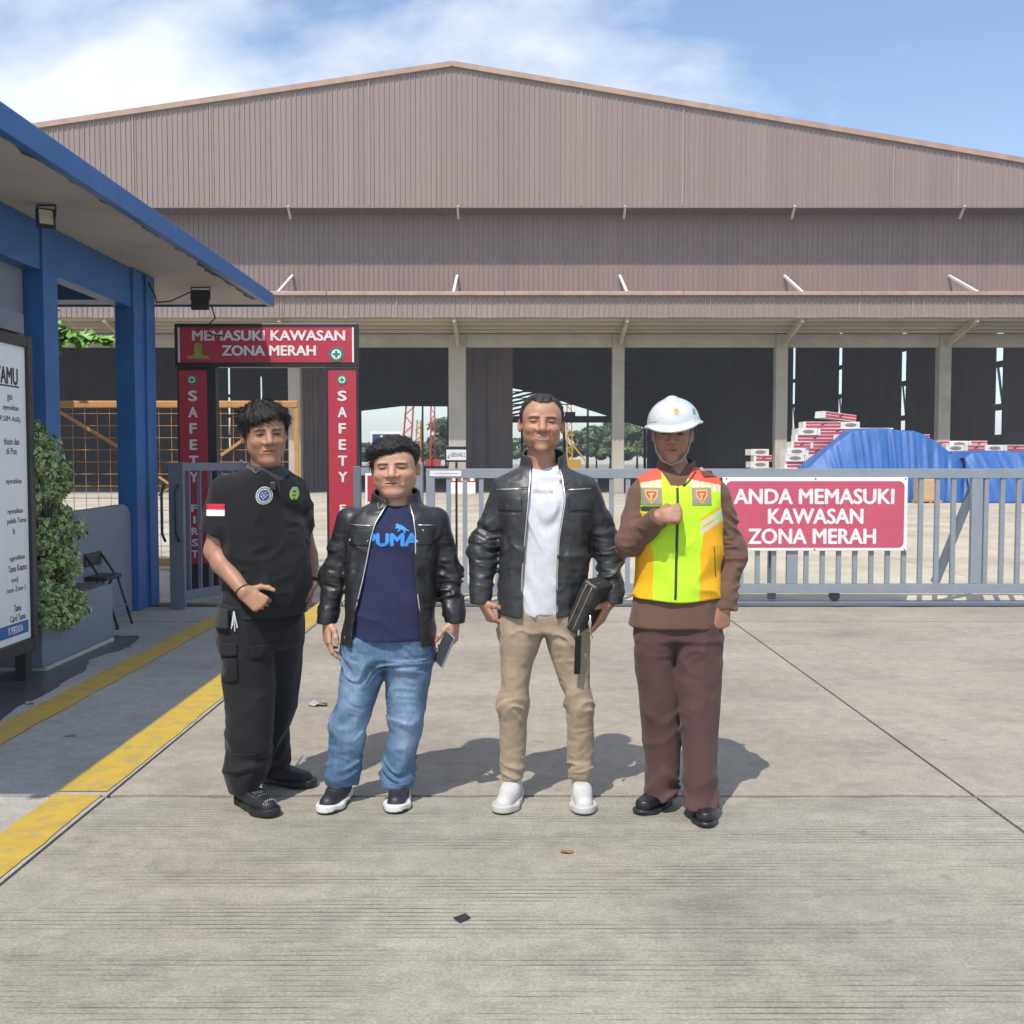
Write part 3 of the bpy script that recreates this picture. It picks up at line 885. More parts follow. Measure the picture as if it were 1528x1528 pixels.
# notice board parallel to the lane
nb = thing('notice_board', 'tall notice board with white printed visitor rules in dark frame', 'notice board', (-3.33, 6.2, 0))
MB().box(-3.40, -3.345, 5.45, 7.00, 0.20, 2.36).build('backing', M['gate_dark'], nb, bevel=0.006)
MB().box(-3.344, -3.338, 5.52, 6.935, 0.29, 2.285).build('printed_sheet', M['white'], nb)
MB().box(-3.345, -3.315, 6.937, 7.005, 0.195, 2.365).build('frame_side', M['black'], nb, bevel=0.004)
MB().box(-3.345, -3.315, 5.445, 5.518, 0.195, 2.365).build('frame_side', M['black'], nb, bevel=0.004)
MB().box(-3.345, -3.317, 5.52, 6.935, 2.288, 2.36).build('frame_top', M['black'], nb, bevel=0.004)
MB().box(-3.345, -3.317, 5.52, 6.935, 0.20, 0.287).build('frame_bottom', M['black'], nb, bevel=0.004)
for y in (5.6, 6.83):
    MB().box(-3.40, -3.33, y, y + 0.09, 0.0, 0.198).build('leg', M['black'], nb)
MB().box(-3.42, -3.30, 5.40, 6.86, 2.368, 2.50).build('head_rail', M['gate_dark'], nb, bevel=0.006)
ink = mat('notice_ink', (0.03, 0.03, 0.035), 0.6)
def nb_text(s, yr, z, h, w=None, m=ink):
    lettering(s, (-3.3375, yr, z), w or h * 0.52 * len(s), h, m, nb, facing='+x', align='RIGHT', depth=0.0012, bold=0.0 if h < 0.1 else 0.03)
nb_text('TAMU', 6.83, 2.075, 0.115, 0.30)
MB().box(-3.3375, -3.336, 6.52, 6.84, 2.003, 2.013).build('underline', ink, nb)
for s, yr, z in (('gas', 6.75, 1.925), ('nyerahkan', 6.83, 1.86), ('P,SIM Asli).', 6.86, 1.785), ('tbusn dan', 6.83, 1.64), ('di Pos', 6.79, 1.575),
                 ('nyerahkan', 6.85, 1.37), ('nyerahkan', 6.86, 1.17), ('pabila Tamu', 6.90, 1.105), ('h', 6.74, 1.04), ('ngarahkan', 6.87, 0.855), ('Tamu Keanse', 6.895, 0.79),
                 ('one)', 6.77, 0.71), ('reen Zone )', 6.87, 0.645), ('Tamu', 6.80, 0.52), ('Card Tamu', 6.86, 0.455), ('Olri', 6.77, 0.385)):
    nb_text(s, yr, z, 0.045)
MB().box(-3.3375, -3.3365, 5.6, 6.90, 0.335, 0.42).build('blue_band', M['blue'], nb)
lettering('K PERSADA', (-3.336, 6.82, 0.378), 0.20, 0.05, M['white'], nb, facing='+x', align='RIGHT', depth=0.0012, bold=0.01)

# folding chair beside the planter
CX = -0.10
ch = thing('folding_chair', 'black folding chair standing on the pavement behind the planter', 'chair', (-3.62, 9.35, 0))
MB().box(-3.84, -3.47, 9.12, 9.50, 0.435, 0.475).build('seat', M['black'], ch, bevel=0.015)
for y in (9.14, 9.48):
    MB().tube([(-3.38, y, 0.0), (-3.50, y, 0.42), (-3.66, y, 0.66)], 0.012, 8).build('leg', M['black'], ch, smooth=True)
    MB().tube([(-3.80, y + 0.02, 0.0), (-3.56, y + 0.02, 0.43)], 0.012, 8).build('leg', M['black'], ch, smooth=True)
MB().tube([(-3.43, 9.14, 0.18), (-3.43, 9.48, 0.18)], 0.009, 6).build('stretcher', M['chrome'], ch)
MB().box(-3.68, -3.655, 9.12, 9.50, 0.56, 0.68).build('backrest', M['black'], ch, bevel=0.01)
MB().tube([(-3.385, 9.14, 0.0), (-3.39, 9.14, 0.02)], 0.016, 8).build('rubber_foot', M['wire'], ch)

ch.location.x -= 0.16
nb.location.y += 0.12
# ------------------------------------------------------------------ red sign arch
sa = thing('sign_arch', 'black framed red sign arch reading MEMASUKI KAWASAN ZONA MERAH over the pedestrian way', 'sign arch', (-2.78, 11.6, 0))
Y = 11.6
MB().box(-3.80, -1.74, Y, Y + 0.14, 2.575, 3.06).build('header_box', M['black'], sa, bevel=0.006)
MB().box(-3.735, -1.80, Y - 0.008, Y - 0.001, 2.625, 3.015).build('header_panel', M['red'], sa)
for x0 in (-3.757, -1.798):
    MB().box(x0, x0 + 0.020, Y - 0.010, Y - 0.001, 2.625, 3.015).build('edge_strip', M['offwhite'], sa)
for x0, x1 in ((-3.78, -3.34), (-2.10, -1.745)):
    MB().box(x0, x1, Y + 0.005, Y + 0.13, 0, 2.574).build('post', M['black'], sa, bevel=0.005)
for x0 in (-3.755, -2.072):
    MB().box(x0, x0 + 0.315, Y - 0.003, Y + 0.004, 0.35, 2.535).build('side_panel', M['red'], sa)
lettering('MEMASUKI KAWASAN', (-2.735, Y - 0.009, 2.925), 1.72, 0.118, M['offwhite'], sa, bold=0.034)
lettering('ZONA MERAH', (-2.735, Y - 0.009, 2.757), 1.06, 0.118, M['offwhite'], sa, bold=0.034)
def safety_badge(cx, cz, r, y):
    g = MB()
    for k in range(10):
        a = 2 * math.pi * k / 10
        g.prism([(cx + r * 1.0 * math.cos(a + t) * q, cz + r * math.sin(a + t) * q) for t, q in ((-0.14, 0.9), (-0.11, 1.12), (0.11, 1.12), (0.14, 0.9))], y - 0.004, y, 'y')
    g.build('gear_teeth', M['green'], sa)
    disc(MB(), (cx, y - 0.0002, cz), r * 0.97, 0.005).build('gear_disc', M['green'], sa)
    disc(MB(), (cx, y - 0.0055, cz), r * 0.68, 0.001).build('badge_ring', M['white'], sa)
    MB().box(cx - r * 0.16, cx + r * 0.16, y - 0.0085, y - 0.007, cz - r * 0.5, cz + r * 0.5).box(cx - r * 0.5, cx + r * 0.5, y - 0.0086, y - 0.0071, cz - r * 0.16, cz + r * 0.16).build('cross', M['green'], sa)
safety_badge(-1.975, 2.715, 0.080, Y - 0.009)
safety_badge(-3.605, 2.43, 0.055, Y - 0.004)
safety_badge(-1.915, 2.43, 0.055, Y - 0.004)
em = [(-3.655, 2.665), (-3.40, 2.665), (-3.41, 2.70), (-3.47, 2.70), (-3.49, 2.735), (-3.485, 2.80), (-3.50, 2.84), (-3.53, 2.85), (-3.56, 2.84), (-3.575, 2.80), (-3.57, 2.735), (-3.59, 2.70), (-3.65, 2.70)]
MB().prism(em, Y - 0.014, Y - 0.009, 'y').build('emblem', M['mosque'], sa)
for x in (-3.60, -1.915):
    for k, chh in enumerate('SAFETY'):
        if chh == 'Y' and False: continue
        lettering(chh, (x, Y - 0.004, 2.25 - 0.183 * k), 0.105 if chh not in 'FE' else 0.085, 0.118, M['offwhite'], sa, bold=0.034)
    for k, chh in enumerate('FIRST'):
        lettering(chh, (x, Y - 0.004, 0.98 - 0.13 * k), 0.075 if chh != 'I' else 0.028, 0.085, M['offwhite'], sa, bold=0.034)

# ------------------------------------------------------------------ gates
sg = thing('sliding_gate', 'long grey steel sliding gate with upright bars', 'gate', (2.6, 10.75, 0))
G0, G1, Y = -0.90, 6.4, 10.75
MB().box(G0, G1, Y - 0.03, Y + 0.03, 1.335, 1.435).build('top_rail', M['gate'], sg, bevel=0.004)
MB().box(G0, G1, Y - 0.03, Y + 0.03, 0.125, 0.225).build('bottom_rail', M['gate'], sg, bevel=0.004)
MB().box(G0, G0 + 0.09, Y - 0.031, Y + 0.031, 0.226, 1.334).build('end_stile', M['gate'], sg, bevel=0.004)
for x in (2.89, 4.82):
    MB().box(x, x + 0.115, Y - 0.028, Y + 0.028, 0.226, 1.334).build('post', M['gate'], sg, bevel=0.004)
MB().box(2.72, 2.80, Y + 0.06, Y + 0.12, 0.05, 1.30).build('post', M['gate_dark'], sg)
x = G0 + 0.235
while x < G1 - 0.05:
    if not any(abs(x - q - 0.057) < 0.10 for q in (2.89, 4.82)):
        MB().box(x - 0.024, x + 0.024, Y - 0.02, Y + 0.02, 0.226, 1.334).build('picket', M['gate'], sg, bevel=0.003)
    x += 0.171
MB().bar((4.50, Y + 0.10, 0.22), (4.92, Y + 0.10, 1.32), 0.06, 0.10, up=(0, 1, 0)).build('brace', M['gate_dark'], sg)
for x in (0.2, 3.4, 6.0):
    disc(MB(), (x, Y + 0.02, 0.095), 0.055, 0.04, 16).build('wheel', M['black'], sg)
MB().box(-0.86, -0.53, Y - 0.036, Y - 0.031, 1.355, 1.415).build('label_plate', M['offwhite'], sg)
MB().box(-0.80, -0.56, Y - 0.0375, Y - 0.0361, 1.383, 1.388).build('label_line', M['gate'], sg)
gt = MB().box(-1.2, 7.0, 10.66, 10.84, -0.005, 0.036).build('gate_track', M['gate_dark'], bevel=0.006)
tag(gt, 'dark steel floor track under the sliding gate', 'rail')
# closed post and short fence the gate runs to
gp = thing('gate_post', 'grey steel gate post with short rail beside the sign arch', 'post', (-1.1, 11.0, 0))
MB().box(-1.06, -0.955, 10.95, 11.06, 0, 1.50).build('post', M['gate'], gp, bevel=0.006)
MB().box(-1.62, -1.062, 10.97, 11.03, 1.36, 1.445).build('rail', M['gate'], gp, bevel=0.004)
MB().box(-1.62, -1.062, 10.97, 11.03, 0.14, 0.22).build('rail', M['gate'], gp, bevel=0.004)
MB().box(-1.70, -1.622, 10.96, 11.04, 0, 1.46).build('post', M['gate_dark'], gp, bevel=0.004)
for x in (-1.48, -1.34, -1.20):
    MB().box(x - 0.02, x + 0.02, 10.98, 11.02, 0.222, 1.358).build('picket', M['gate'], gp)
bs = thing('blue_board', 'small dark blue board with white border behind the man in blue jeans', 'sign', (-1.36, 11.07, 1.0))
MB().box(-1.53, -1.18, 11.075, 11.09, 1.47, 1.83).build('border', M['white'], bs, bevel=0.004)
MB().box(-1.505, -1.205, 11.068, 11.0745, 1.495, 1.805).build('panel', mat('board_blue', (0.05, 0.07, 0.16), 0.4), bs)
disc(MB(), (-1.40, 11.0675, 1.775), 0.022, 0.003, 12).build('emblem', M['white'], bs)
for x in (-1.45, -1.26):
    MB().box(x - 0.012, x + 0.012, 11.091, 11.11, 0.20, 1.80).build('leg', M['gate_dark'], bs)
rs_ = thing('red_notice', 'small red notice with white border hung on the short gate rail', 'sign', (-1.38, 10.95, 1.2))
MB().box(-1.57, -1.20, 10.952, 10.966, 0.98, 1.385).build('border', M['white'], rs_, bevel=0.003)
MB().box(-1.545, -1.225, 10.945, 10.9515, 1.005, 1.36).build('panel', M['red'], rs_)
lettering('N', (-1.50, 10.944, 1.055), 0.08, 0.05, M['white'], rs_, bold=0.02, depth=0.001)
# zone sign on the sliding gate
zs = thing('zone_sign', 'wide faded red sign reading ANDA MEMASUKI KAWASAN ZONA MERAH on the gate', 'sign', (3.2, 10.68, 0.9))
Y = 10.70
MB().box(2.20, 4.135, Y - 0.004, Y + 0.014, 0.575, 1.345).build('board', M['white'], zs, bevel=0.004)
def round_rect(x0, x1, z0, z1, r, n=6):
    o = []
    for cx, cz, a0 in ((x1 - r, z1 - r, 0), (x0 + r, z1 - r, 90), (x0 + r, z0 + r, 180), (x1 - r, z0 + r, 270)):
        for k in range(n + 1):
            a = R(a0 + 90 * k / n)
            o.append((cx + r * math.cos(a), cz + r * math.sin(a)))
    return o
MB().prism(round_rect(2.235, 4.10, 0.61, 1.305, 0.06), Y - 0.0075, Y - 0.0045, 'y').build('panel', M['pink_red'], zs)
lettering('ANDA MEMASUKI', (3.155, Y - 0.008, 1.145), 1.68, 0.165, M['offwhite'], zs, bold=0.034, depth=0.0015)
lettering('KAWASAN', (3.175, Y - 0.008, 0.938), 1.00, 0.165, M['offwhite'], zs, bold=0.034, depth=0.0015)
lettering('ZONA MERAH', (3.14, Y - 0.008, 0.728), 1.34, 0.165, M['offwhite'], zs, bold=0.034, depth=0.0015)
for x, z in ((2.24, 1.33), (3.17, 1.33), (4.11, 1.33), (2.24, 0.588), (3.17, 0.588), (4.11, 0.588)):
    disc(MB(), (x, Y - 0.0042, z), 0.008, 0.004, 8).build('rivet', M['black'], zs)
# building number sign behind the gate
g2 = thing('building_sign', 'small black framed white sign reading GEDUNG 2 above the gate rail', 'sign', (-0.60, 11.2, 0))
MB().box(-0.735, -0.480, 11.19, 11.22, 1.505, 1.675).build('frame', M['black'], g2, bevel=0.004)
MB().box(-0.715, -0.500, 11.184, 11.1895, 1.525, 1.640).build('panel', M['offwhite'], g2)
lettering('GEDUNG 2', (-0.590, 11.1838, 1.585), 0.16, 0.045, ink, g2, bold=0.01, depth=0.001)
MB().prism([(-0.705, 1.545), (-0.68, 1.545), (-0.6925, 1.60)], 11.1825, 11.1838, 'y').build('emblem', M['mosque'], g2)
MB().box(-0.62, -0.595, 11.195, 11.215, 0, 1.503).build('post', M['black'], g2)
# open swing gate by the blue column
wg = thing('swing_gate', 'grey swing gate leaf standing open in front of the sign arch', 'gate', (-3.4, 10.4, 0))
A, B = Vector((-3.41, 10.42, 0)), Vector((-2.98, 11.25, 0))
MB().bar(A + Vector((0, 0, 0.02)), A + Vector((0, 0, 1.5)), 0.15, 0.075, up=(0, 1, 0)).build('stile', M['gate_dark'], wg, bevel=0.006)
D = (B - A).normalized()
MB().bar(A + D * 0.04 + Vector((0, 0, 1.455)), B + Vector((0, 0, 1.455)), 0.05, 0.085).build('top_rail', M['gate_dark'], wg, bevel=0.004)
MB().bar(A + D * 0.04 + Vector((0, 0, 0.13)), B + Vector((0, 0, 0.13)), 0.05, 0.10).build('bottom_rail', M['gate_dark'], wg, bevel=0.004)
MB().bar(B + Vector((0, 0, 0.0)), B + Vector((0, 0, 1.5)), 0.06, 0.06).build('stile', M['gate_dark'], wg, bevel=0.004)
for k in range(1, 6):
    q = A + D * (0.155 * k)
    MB().bar(q + Vector((0, 0, 0.18)), q + Vector((0, 0, 1.413)), 0.035, 0.035).build('picket', M['gate_dark'], wg)
for dx in (-0.11, 0.03):
    MB().tube([(A.x + dx, 10.37, 1.27), (A.x + dx - 0.01, 10.31, 1.20), (A.x + dx - 0.01, 10.31, 0.78), (A.x + dx, 10.37, 0.70)], 0.014, 8).build('handle', M['black'], wg, smooth=True)

# ------------------------------------------------------------------ orange mesh fence
mf = thing('mesh_fence', 'orange steel mesh fence with timber coloured top rail behind the guard house', 'fence', (-4.6, 14.3, 0))
Y = 14.3
MB().box(-7.2, -2.98, Y - 0.04, Y + 0.04, 2.26, 2.355).build('top_rail', M['orange'], mf, bevel=0.01)
MB().box(-7.2, -2.98, Y - 0.04, Y + 0.04, 0.05, 0.16).build('bottom_rail', M['orange'], mf, bevel=0.01)
for x in (-7.2, -5.1, -3.0):
    MB().box(x - 0.03, x + 0.03, Y - 0.03, Y + 0.03, 0, 2.259).build('post', M['orange'], mf)
for k in range(25):
    x = -7.15 + 0.172 * k
    MB().tube([(x, Y, 0.16), (x, Y, 2.26)], 0.0042, 5).build('wire', M['orange'], mf)
for k in range(12):
    z = 0.33 + 0.168 * k
    MB().tube([(-7.2, Y - 0.012, z), (-2.98, Y - 0.012, z)], 0.0042, 5).build('wire', M['orange'], mf)
MB().bar((-6.35, Y - 0.03, 2.24), (-5.05, Y - 0.03, 1.46), 0.03, 0.04).build('brace', M['orange'], mf)
MB().bar((-4.05, Y - 0.03, 1.6), (-3.25, Y - 0.03, 2.15), 0.03, 0.04).build('brace', M['orange'], mf)
MB().bar((-4.92, Y - 0.03, 1.30), (-4.55, Y - 0.03, 1.04), 0.02, 0.03).build('brace', M['orange'], mf)
MB().bar((-4.92, Y - 0.045, 1.04), (-4.55, Y - 0.045, 1.30), 0.02, 0.03).build('brace', M['orange'], mf)
bk = thing('bucket', 'orange bucket with dark rim standing behind the mesh fence', 'bucket', (-4.72, 14.7, 0))
MB().tube([(-4.72, 14.7, 0.0), (-4.72, 14.7, 0.24)], [0.13, 0.155], 20).build('body', M['orange'], bk, smooth=True)
MB().tube([(-4.72, 14.7, 0.241), (-4.72, 14.7, 0.29)], [0.165, 0.17], 20).build('rim', M['black'], bk)
litter('plastic_bag', (-4.35, 13.2), 0.16, M['plastic_clear'], 'white crumpled plastic bag on the ground before the mesh fence', 'litter', 21, 0.06)

# ------------------------------------------------------------------ cartons and tarpaulins
def carton(name, end, L=0.76, W=0.5, H=0.255):
    """end: the white end with an oval faces the lane; else the red printed long side"""
    mb = MB()
    if end:
        mb.box(-L / 2, L / 2, 0, 0.9, 0, H, 0)
        n = 16
        pts = [(0.22 * math.cos(2 * math.pi * k / n) + 0.04 * (k % 2), H / 2 + 0.075 * math.sin(2 * math.pi * k / n)) for k in range(n)]
        mb.prism(pts, -0.006, -0.001, 'y', 2)
    else:
        mb.box(-L / 2, L / 2, 0, 0.6, 0, H, 0)
        mb.box(-L / 2 + 0.1, L / 2, -0.006, -0.001, 0.02, H * 0.46, 1)
        mb.box(-L / 2 + 0.1, L / 2, -0.006, -0.001, H * 0.58, H - 0.02, 1)
        mb.prism([(-0.05, H * 0.46), (0.1, H - 0.03), (0.2, H - 0.03), (0.06, H * 0.46)], -0.010, -0.0065, 'y', 3)
    return mb
def carton_mesh(end, L):
    o = carton('carton', end, L).build('carton', [M['carton_white'], M['carton_red'], M['carton_oval'], M['carton_black']])
    me = o.data
    bpy.data.objects.remove(o)
    return me
cm_end, cm_side, cm_long = carton_mesh(True, 0.74), carton_mesh(False, 0.74), carton_mesh(False, 1.45)
def put_carton(x, y, z, kind, label, group, rz=0.0):
    o = bpy.data.objects.new('carton', {'e': cm_end, 's': cm_side, 'l': cm_long}[kind])
    COL.objects.link(o)
    o.location = (x, y, z)
    o.rotation_euler = (0, 0, rz)
    return tag(o, label, 'carton', group)
rc = random.Random(17)
LE = 'white carton end with a brown oval in the stepped stack beside the tarpaulin'
LS = 'carton with red printed side in the stepped stack beside the tarpaulin'
H = 0.257
pat = ['eesls', 'esles', 'seesl', 'eselse', 'eesles', 'lese', 'eesls', 'esele', 'slse', 'lese', 'ele', 'le']
for k, row in enumerate(pat):
    x = 10.45 + (0.03 * k if k < 7 else 0.16 * (k - 5.7)) + rc.uniform(-0.04, 0.04)
    for c in row:
        w = 1.47 if c == 'l' else 0.765
        put_carton(x + w / 2, 39.9 + rc.uniform(-0.06, 0.06), k * H, c, LE if c == 'e' else LS, 'cartons in the stepped stack', rc.uniform(-0.03, 0.03))
        x += w
for k in range(8):
    put_carton(10.35 - 0.12 * (k % 2), 42.3, k * H, 'e' if k % 2 else 's', 'carton in the dim column of cartons behind the stepped stack', 'cartons behind the stepped stack', rc.uniform(-0.06, 0.06))
x = 12.9
for c in 'eselses':
    w = 1.47 if c == 'l' else 0.765
    for k in (9, 10):
        if (k == 10 and c == 'l') or x > 16.6: continue
        put_carton(x + w / 2, 40.9, 0.05 + k * H, c, 'carton in the row showing above the high tarpaulin mound', 'cartons above the high mound', rc.uniform(-0.03, 0.03))
    for k in range(0, 9):
        put_carton(x + w / 2, 40.9, 0.05 + k * H, c, 'carton in the row showing above the high tarpaulin mound', 'cartons above the high mound', 0) if k > 6 else None
    x += w
base_rows = MB()
MB().box(12.9, 18.2, 40.85, 41.75, 0, 0.05 + 7 * H - 0.005).build('carton_block', M['carton_red'])
tag(bpy.data.objects['carton_block'], 'red wrapped block of cartons under the top rows behind the mound', 'carton block')
x = 16.9
for c in 'eseseesesesl':
    w = 1.47 if c == 'l' else 0.765
    put_carton(x + w / 2, 40.0, 1.93, c, 'carton in the single row along the low tarpaulin', 'cartons along the low tarpaulin', rc.uniform(-0.04, 0.04))
    x += w
MB().box(16.95, 26.2, 40.02, 40.8, 0, 1.925).build('carton_block', M['carton_red'])
tag(bpy.data.objects['carton_block.001'], 'red wrapped carton block along the low tarpaulin', 'carton block')
o = put_carton(13.6, 39.9, 2.78, 'l', 'tilted flat carton lying on top of the stack', None, 0.3)
o.rotation_euler = (0, R(6), 0.25); o.location.z = 3.165; o.location.x = 12.75; o.location.y = 40.0

def tarp(name, x0, x1, y0, y1, prof, label, seed):
    """draped sheet: prof(x) is the ridge height; front and sides fall steeply and fold"""
    r = np.random.default_rng(seed)
    nx, ny = 150, 44
    ph = r.uniform(0, 6.28, 14); fr = r.uniform(4.0, 26.0, 14); am = r.uniform(0.004, 0.022, 14) / np.sqrt(fr / 6)
    vs = []
    for j in range(ny + 1):
        t = j / ny
        for i in range(nx + 1):
            x = x0 + (x1 - x0) * i / nx
            h = prof(x)
            # front face for t<0.6, then the top
            if t < 0.62:
                q = t / 0.62
                y = y0 + 0.75 * q ** 1.3
                z = h * q
                fan = sum(a * math.sin(f * (x + 0.5 * (1 - q) * (x - (x0 + x1) / 2) * 0.3) + p) for a, f, p in zip(am, fr, ph))
                y -= fan * (0.3 + 0.9 * math.sin(math.pi * min(1, q * 0.9 + 0.05)))
                z += 0.15 * fan * q
            else:
                q = (t - 0.62) / 0.38
                y = y0 + 0.75 + (y1 - y0 - 0.75) * q
                z = h + 0.05 * math.sin(3.1 * x + 2 * y) * min(1, h)
            vs.append((x, y, max(0.006, z)))
    fs = [(j * (nx + 1) + i, j * (nx + 1) + i + 1, (j + 1) * (nx + 1) + i + 1, (j + 1) * (nx + 1) + i) for j in range(ny) for i in range(nx)]
    o = MB().add(vs, fs).build(name, M['tarp'], smooth=True)
    sol = o.modifiers.new('thickness', 'SOLIDIFY'); sol.thickness = 0.01
    return tag(o, label, 'tarpaulin')
def interp(pts):
    xs_, zs_ = zip(*pts)
    return lambda x: float(np.interp(x, xs_, zs_))
tarp('tarpaulin', 10.6, 17.6, 38.0, 39.75, interp([(10.6, 0.85), (11.1, 1.28), (12.85, 2.74), (13.3, 2.76), (15.15, 2.72), (15.4, 2.64), (17.0, 1.6), (17.6, 1.5)]), 'blue tarpaulin draped over a high mound of cartons', 3)
tarp('tarpaulin', 16.9, 26.0, 37.6, 39.9, interp([(16.9, 1.7), (17.2, 1.9), (26, 1.88)]), 'blue tarpaulin covering the low long row of cartons', 8)
pc = thing('plywood_crate', 'small plywood crate on a pallet behind the gate sign', 'crate', (15.1, 37.2, 0))
MB().box(14.75, 15.45, 37.0, 37.6, 0.13, 0.90).build('box', M['ply'], pc, bevel=0.01)
for z in (0.0, 0.09):
    MB().box(14.7, 15.55, 36.95, 37.65, z, z + 0.035).build('pallet_deck', M['ply'], pc)
for x in (14.72, 15.08, 15.45):
    MB().box(x, x + 0.08, 36.97, 37.63, 0.036, 0.089).build('pallet_block', M['ply'], pc)

# ------------------------------------------------------------------ beyond the hall: cranes and trees
def lattice(name, foot, top, w, m, label, rungs=16):
    t = thing(name, label, 'crane', tuple(foot))
    a, b = Vector(foot), Vector(top)
    d = (b - a).normalized()
    r_ = d.cross(Vector((0, 1, 0))).normalized() * w / 2
    u_ = Vector((0, w / 2, 0))
    for s1, s2 in ((-1, -1), (1, -1), (1, 1), (-1, 1)):
        o_ = r_ * s1 + u_ * s2
        MB().bar(a + o_, b + o_ * 0.6, 0.16).build('chord', m, t)
    lac = MB()
    for k in range(rungs):
        p, q = a.lerp(b, k / rungs), a.lerp(b, (k + 1) / rungs)
        s = 1 if k % 2 else -1
        lac.bar(p - r_ * s - u_, q + r_ * s - u_, 0.09)
        lac.bar(p - r_ * s + u_, q + r_ * s + u_, 0.09)
        lac.bar(p - r_ * s - u_, p - r_ * s + u_, 0.09)
    lac.build('lattice', m, t)
    return t
c1 = lattice('piling_crane', (-17.2, 165, 0), (-15.4, 165, 24), 1.4, M['crane_red'], 'leaning lattice crane mast beyond the hall, paler and wider')
MB().box(-19.5, -15.5, 163.5, 166.5, 0.3, 2.6).build('cab', M['crane_yellow'], c1)
c2 = lattice('mobile_crane', (-12.4, 160, 0), (-12.2, 160, 26), 0.7, M['crane_red'], 'slim upright red crane mast beyond the hall', 26)
MB().box(-13.4, -11.2, 159, 161.5, 0.3, 2.0).build('cab', M['crane_red'], c2)
c3 = lattice('drill_rig', (-14.6, 158, 0), (-14.3, 158, 8), 0.9, M['crane_yellow'], 'short yellow drilling rig beyond the hall', 10)
MB().box(-16.8, -13.6, 157, 159.5, 0.3, 1.8).build('cab', M['crane_yellow'], c3)
c4 = lattice('tower_rig', (9.3, 165, 0), (9.1, 165, 16), 0.9, M['crane_yellow'], 'tall yellow rig mast beside the smiling man', 18)
MB().bar((9.2, 164.5, 5.0), (12.8, 164.5, 0.5), 0.25).build('back_stay', M['crane_yellow'], c4)
MB().box(8.4, 11.0, 163.5, 166, 0.3, 2.0).build('cab', M['crane_yellow'], c4)
for k, (x, h) in enumerate(((-13.6, 11.0), (-24.0, 12.0), (11.5, 13.0))):
    tag(MB().tube([(x, 156, 0), (x, 156, h * 0.6), (x + 0.05, 156, h)], [0.22, 0.18, 0.12], 8).build('steel_pole', M['black']), ['dark steel pole standing by the red crane mast', 'dark steel pole standing left of the blue board', 'dark steel pole behind the tall yellow rig'][k], 'pole')

def far_tree(seed, h, spread):
    r = np.random.default_rng(seed)
    P, N = [], []
    for k in range(26):
        a = r.uniform(0, 6.28); q = r.uniform(0, 1) ** 0.6 * spread
        z = h * r.uniform(0.38, 0.95)
        q *= 1.15 - 0.7 * (z / h - 0.38)
        c = np.array([q * math.cos(a), q * math.sin(a), z]); rad = r.uniform(0.10, 0.19) * h
        n = 130
        d = r.normal(size=(n, 3)); d /= np.linalg.norm(d, axis=1, keepdims=True)
        P.append(c + d * rad * r.uniform(0.5, 1.05, (n, 1)) * np.array([1.25, 1.25, 0.7])); N.append(d + np.array([0, 0, 0.4]))
    return np.concatenate(P), np.concatenate(N)
protos = []
for k, (s, h, sp) in enumerate(((31, 9.0, 3.4), (32, 7.0, 3.2), (33, 6.0, 3.8))):
    P, N = far_tree(s, h, sp)
    g = ((0.055, 0.095, 0.035), (0.07, 0.115, 0.04), (0.05, 0.085, 0.04))[k]
    root = empty('broadleaf_tree')
    leaf_mesh('crown', P, N, 0.75, g, tuple(q * 1.25 for q in g), root, s, aspect=0.7)
    tb = MB().tube([(0, 0, 0), (0.1, 0, h * 0.3), (0, 0.1, h * 0.6), (0.15, 0, h * 0.85)], [0.2, 0.16, 0.10, 0.04], 7)
    for a in range(5):
        an = a * 1.256
        tb.tube([(0.05, 0, h * (0.3 + 0.05 * a)), (sp * 0.35 * math.cos(an), sp * 0.35 * math.sin(an), h * 0.55), (sp * 0.7 * math.cos(an), sp * 0.7 * math.sin(an), h * 0.68)], [0.10, 0.06, 0.02], 5)
    tb.build('trunk', M['bark'], root, smooth=True)
    protos.append(root)
spots = [(0, -11.5, 178, 1.0), (2, -16, 190, 0.9), (1, -21, 186, 0.8), (2, -26, 195, 0.9), (1, 12.5, 172, 1.0), (2, 17.0, 178, 1.0), (1, 21.5, 176, 1.1), (0, 20.0, 190, 1.05), (2, 8.0, 192, 0.95), (1, 3.0, 195, 0.9), (2, 25.5, 185, 1.2), (0, 16.5, 200, 0.95), (1, -8.0, 195, 1.0), (2, -2.0, 200, 1.0), (1, -31, 190, 1.1)]
TL = ['tall loose crowned green tree on the far side beyond the hall', 'mid height rounded green tree beyond the hall', 'low wide dark green tree beyond the hall']
for i, (k, x, y, s) in enumerate(spots):
    o = copy_tree(protos[k])
    o.location = (x, y, 0)
    o.scale = (s, s, s)
    o.rotation_euler = (0, 0, i * 1.3)
    tag(o, TL[k], 'tree', 'trees beyond the hall')
for p in protos:
    for c in list(p.children): bpy.data.objects.remove(c)
    bpy.data.objects.remove(p)
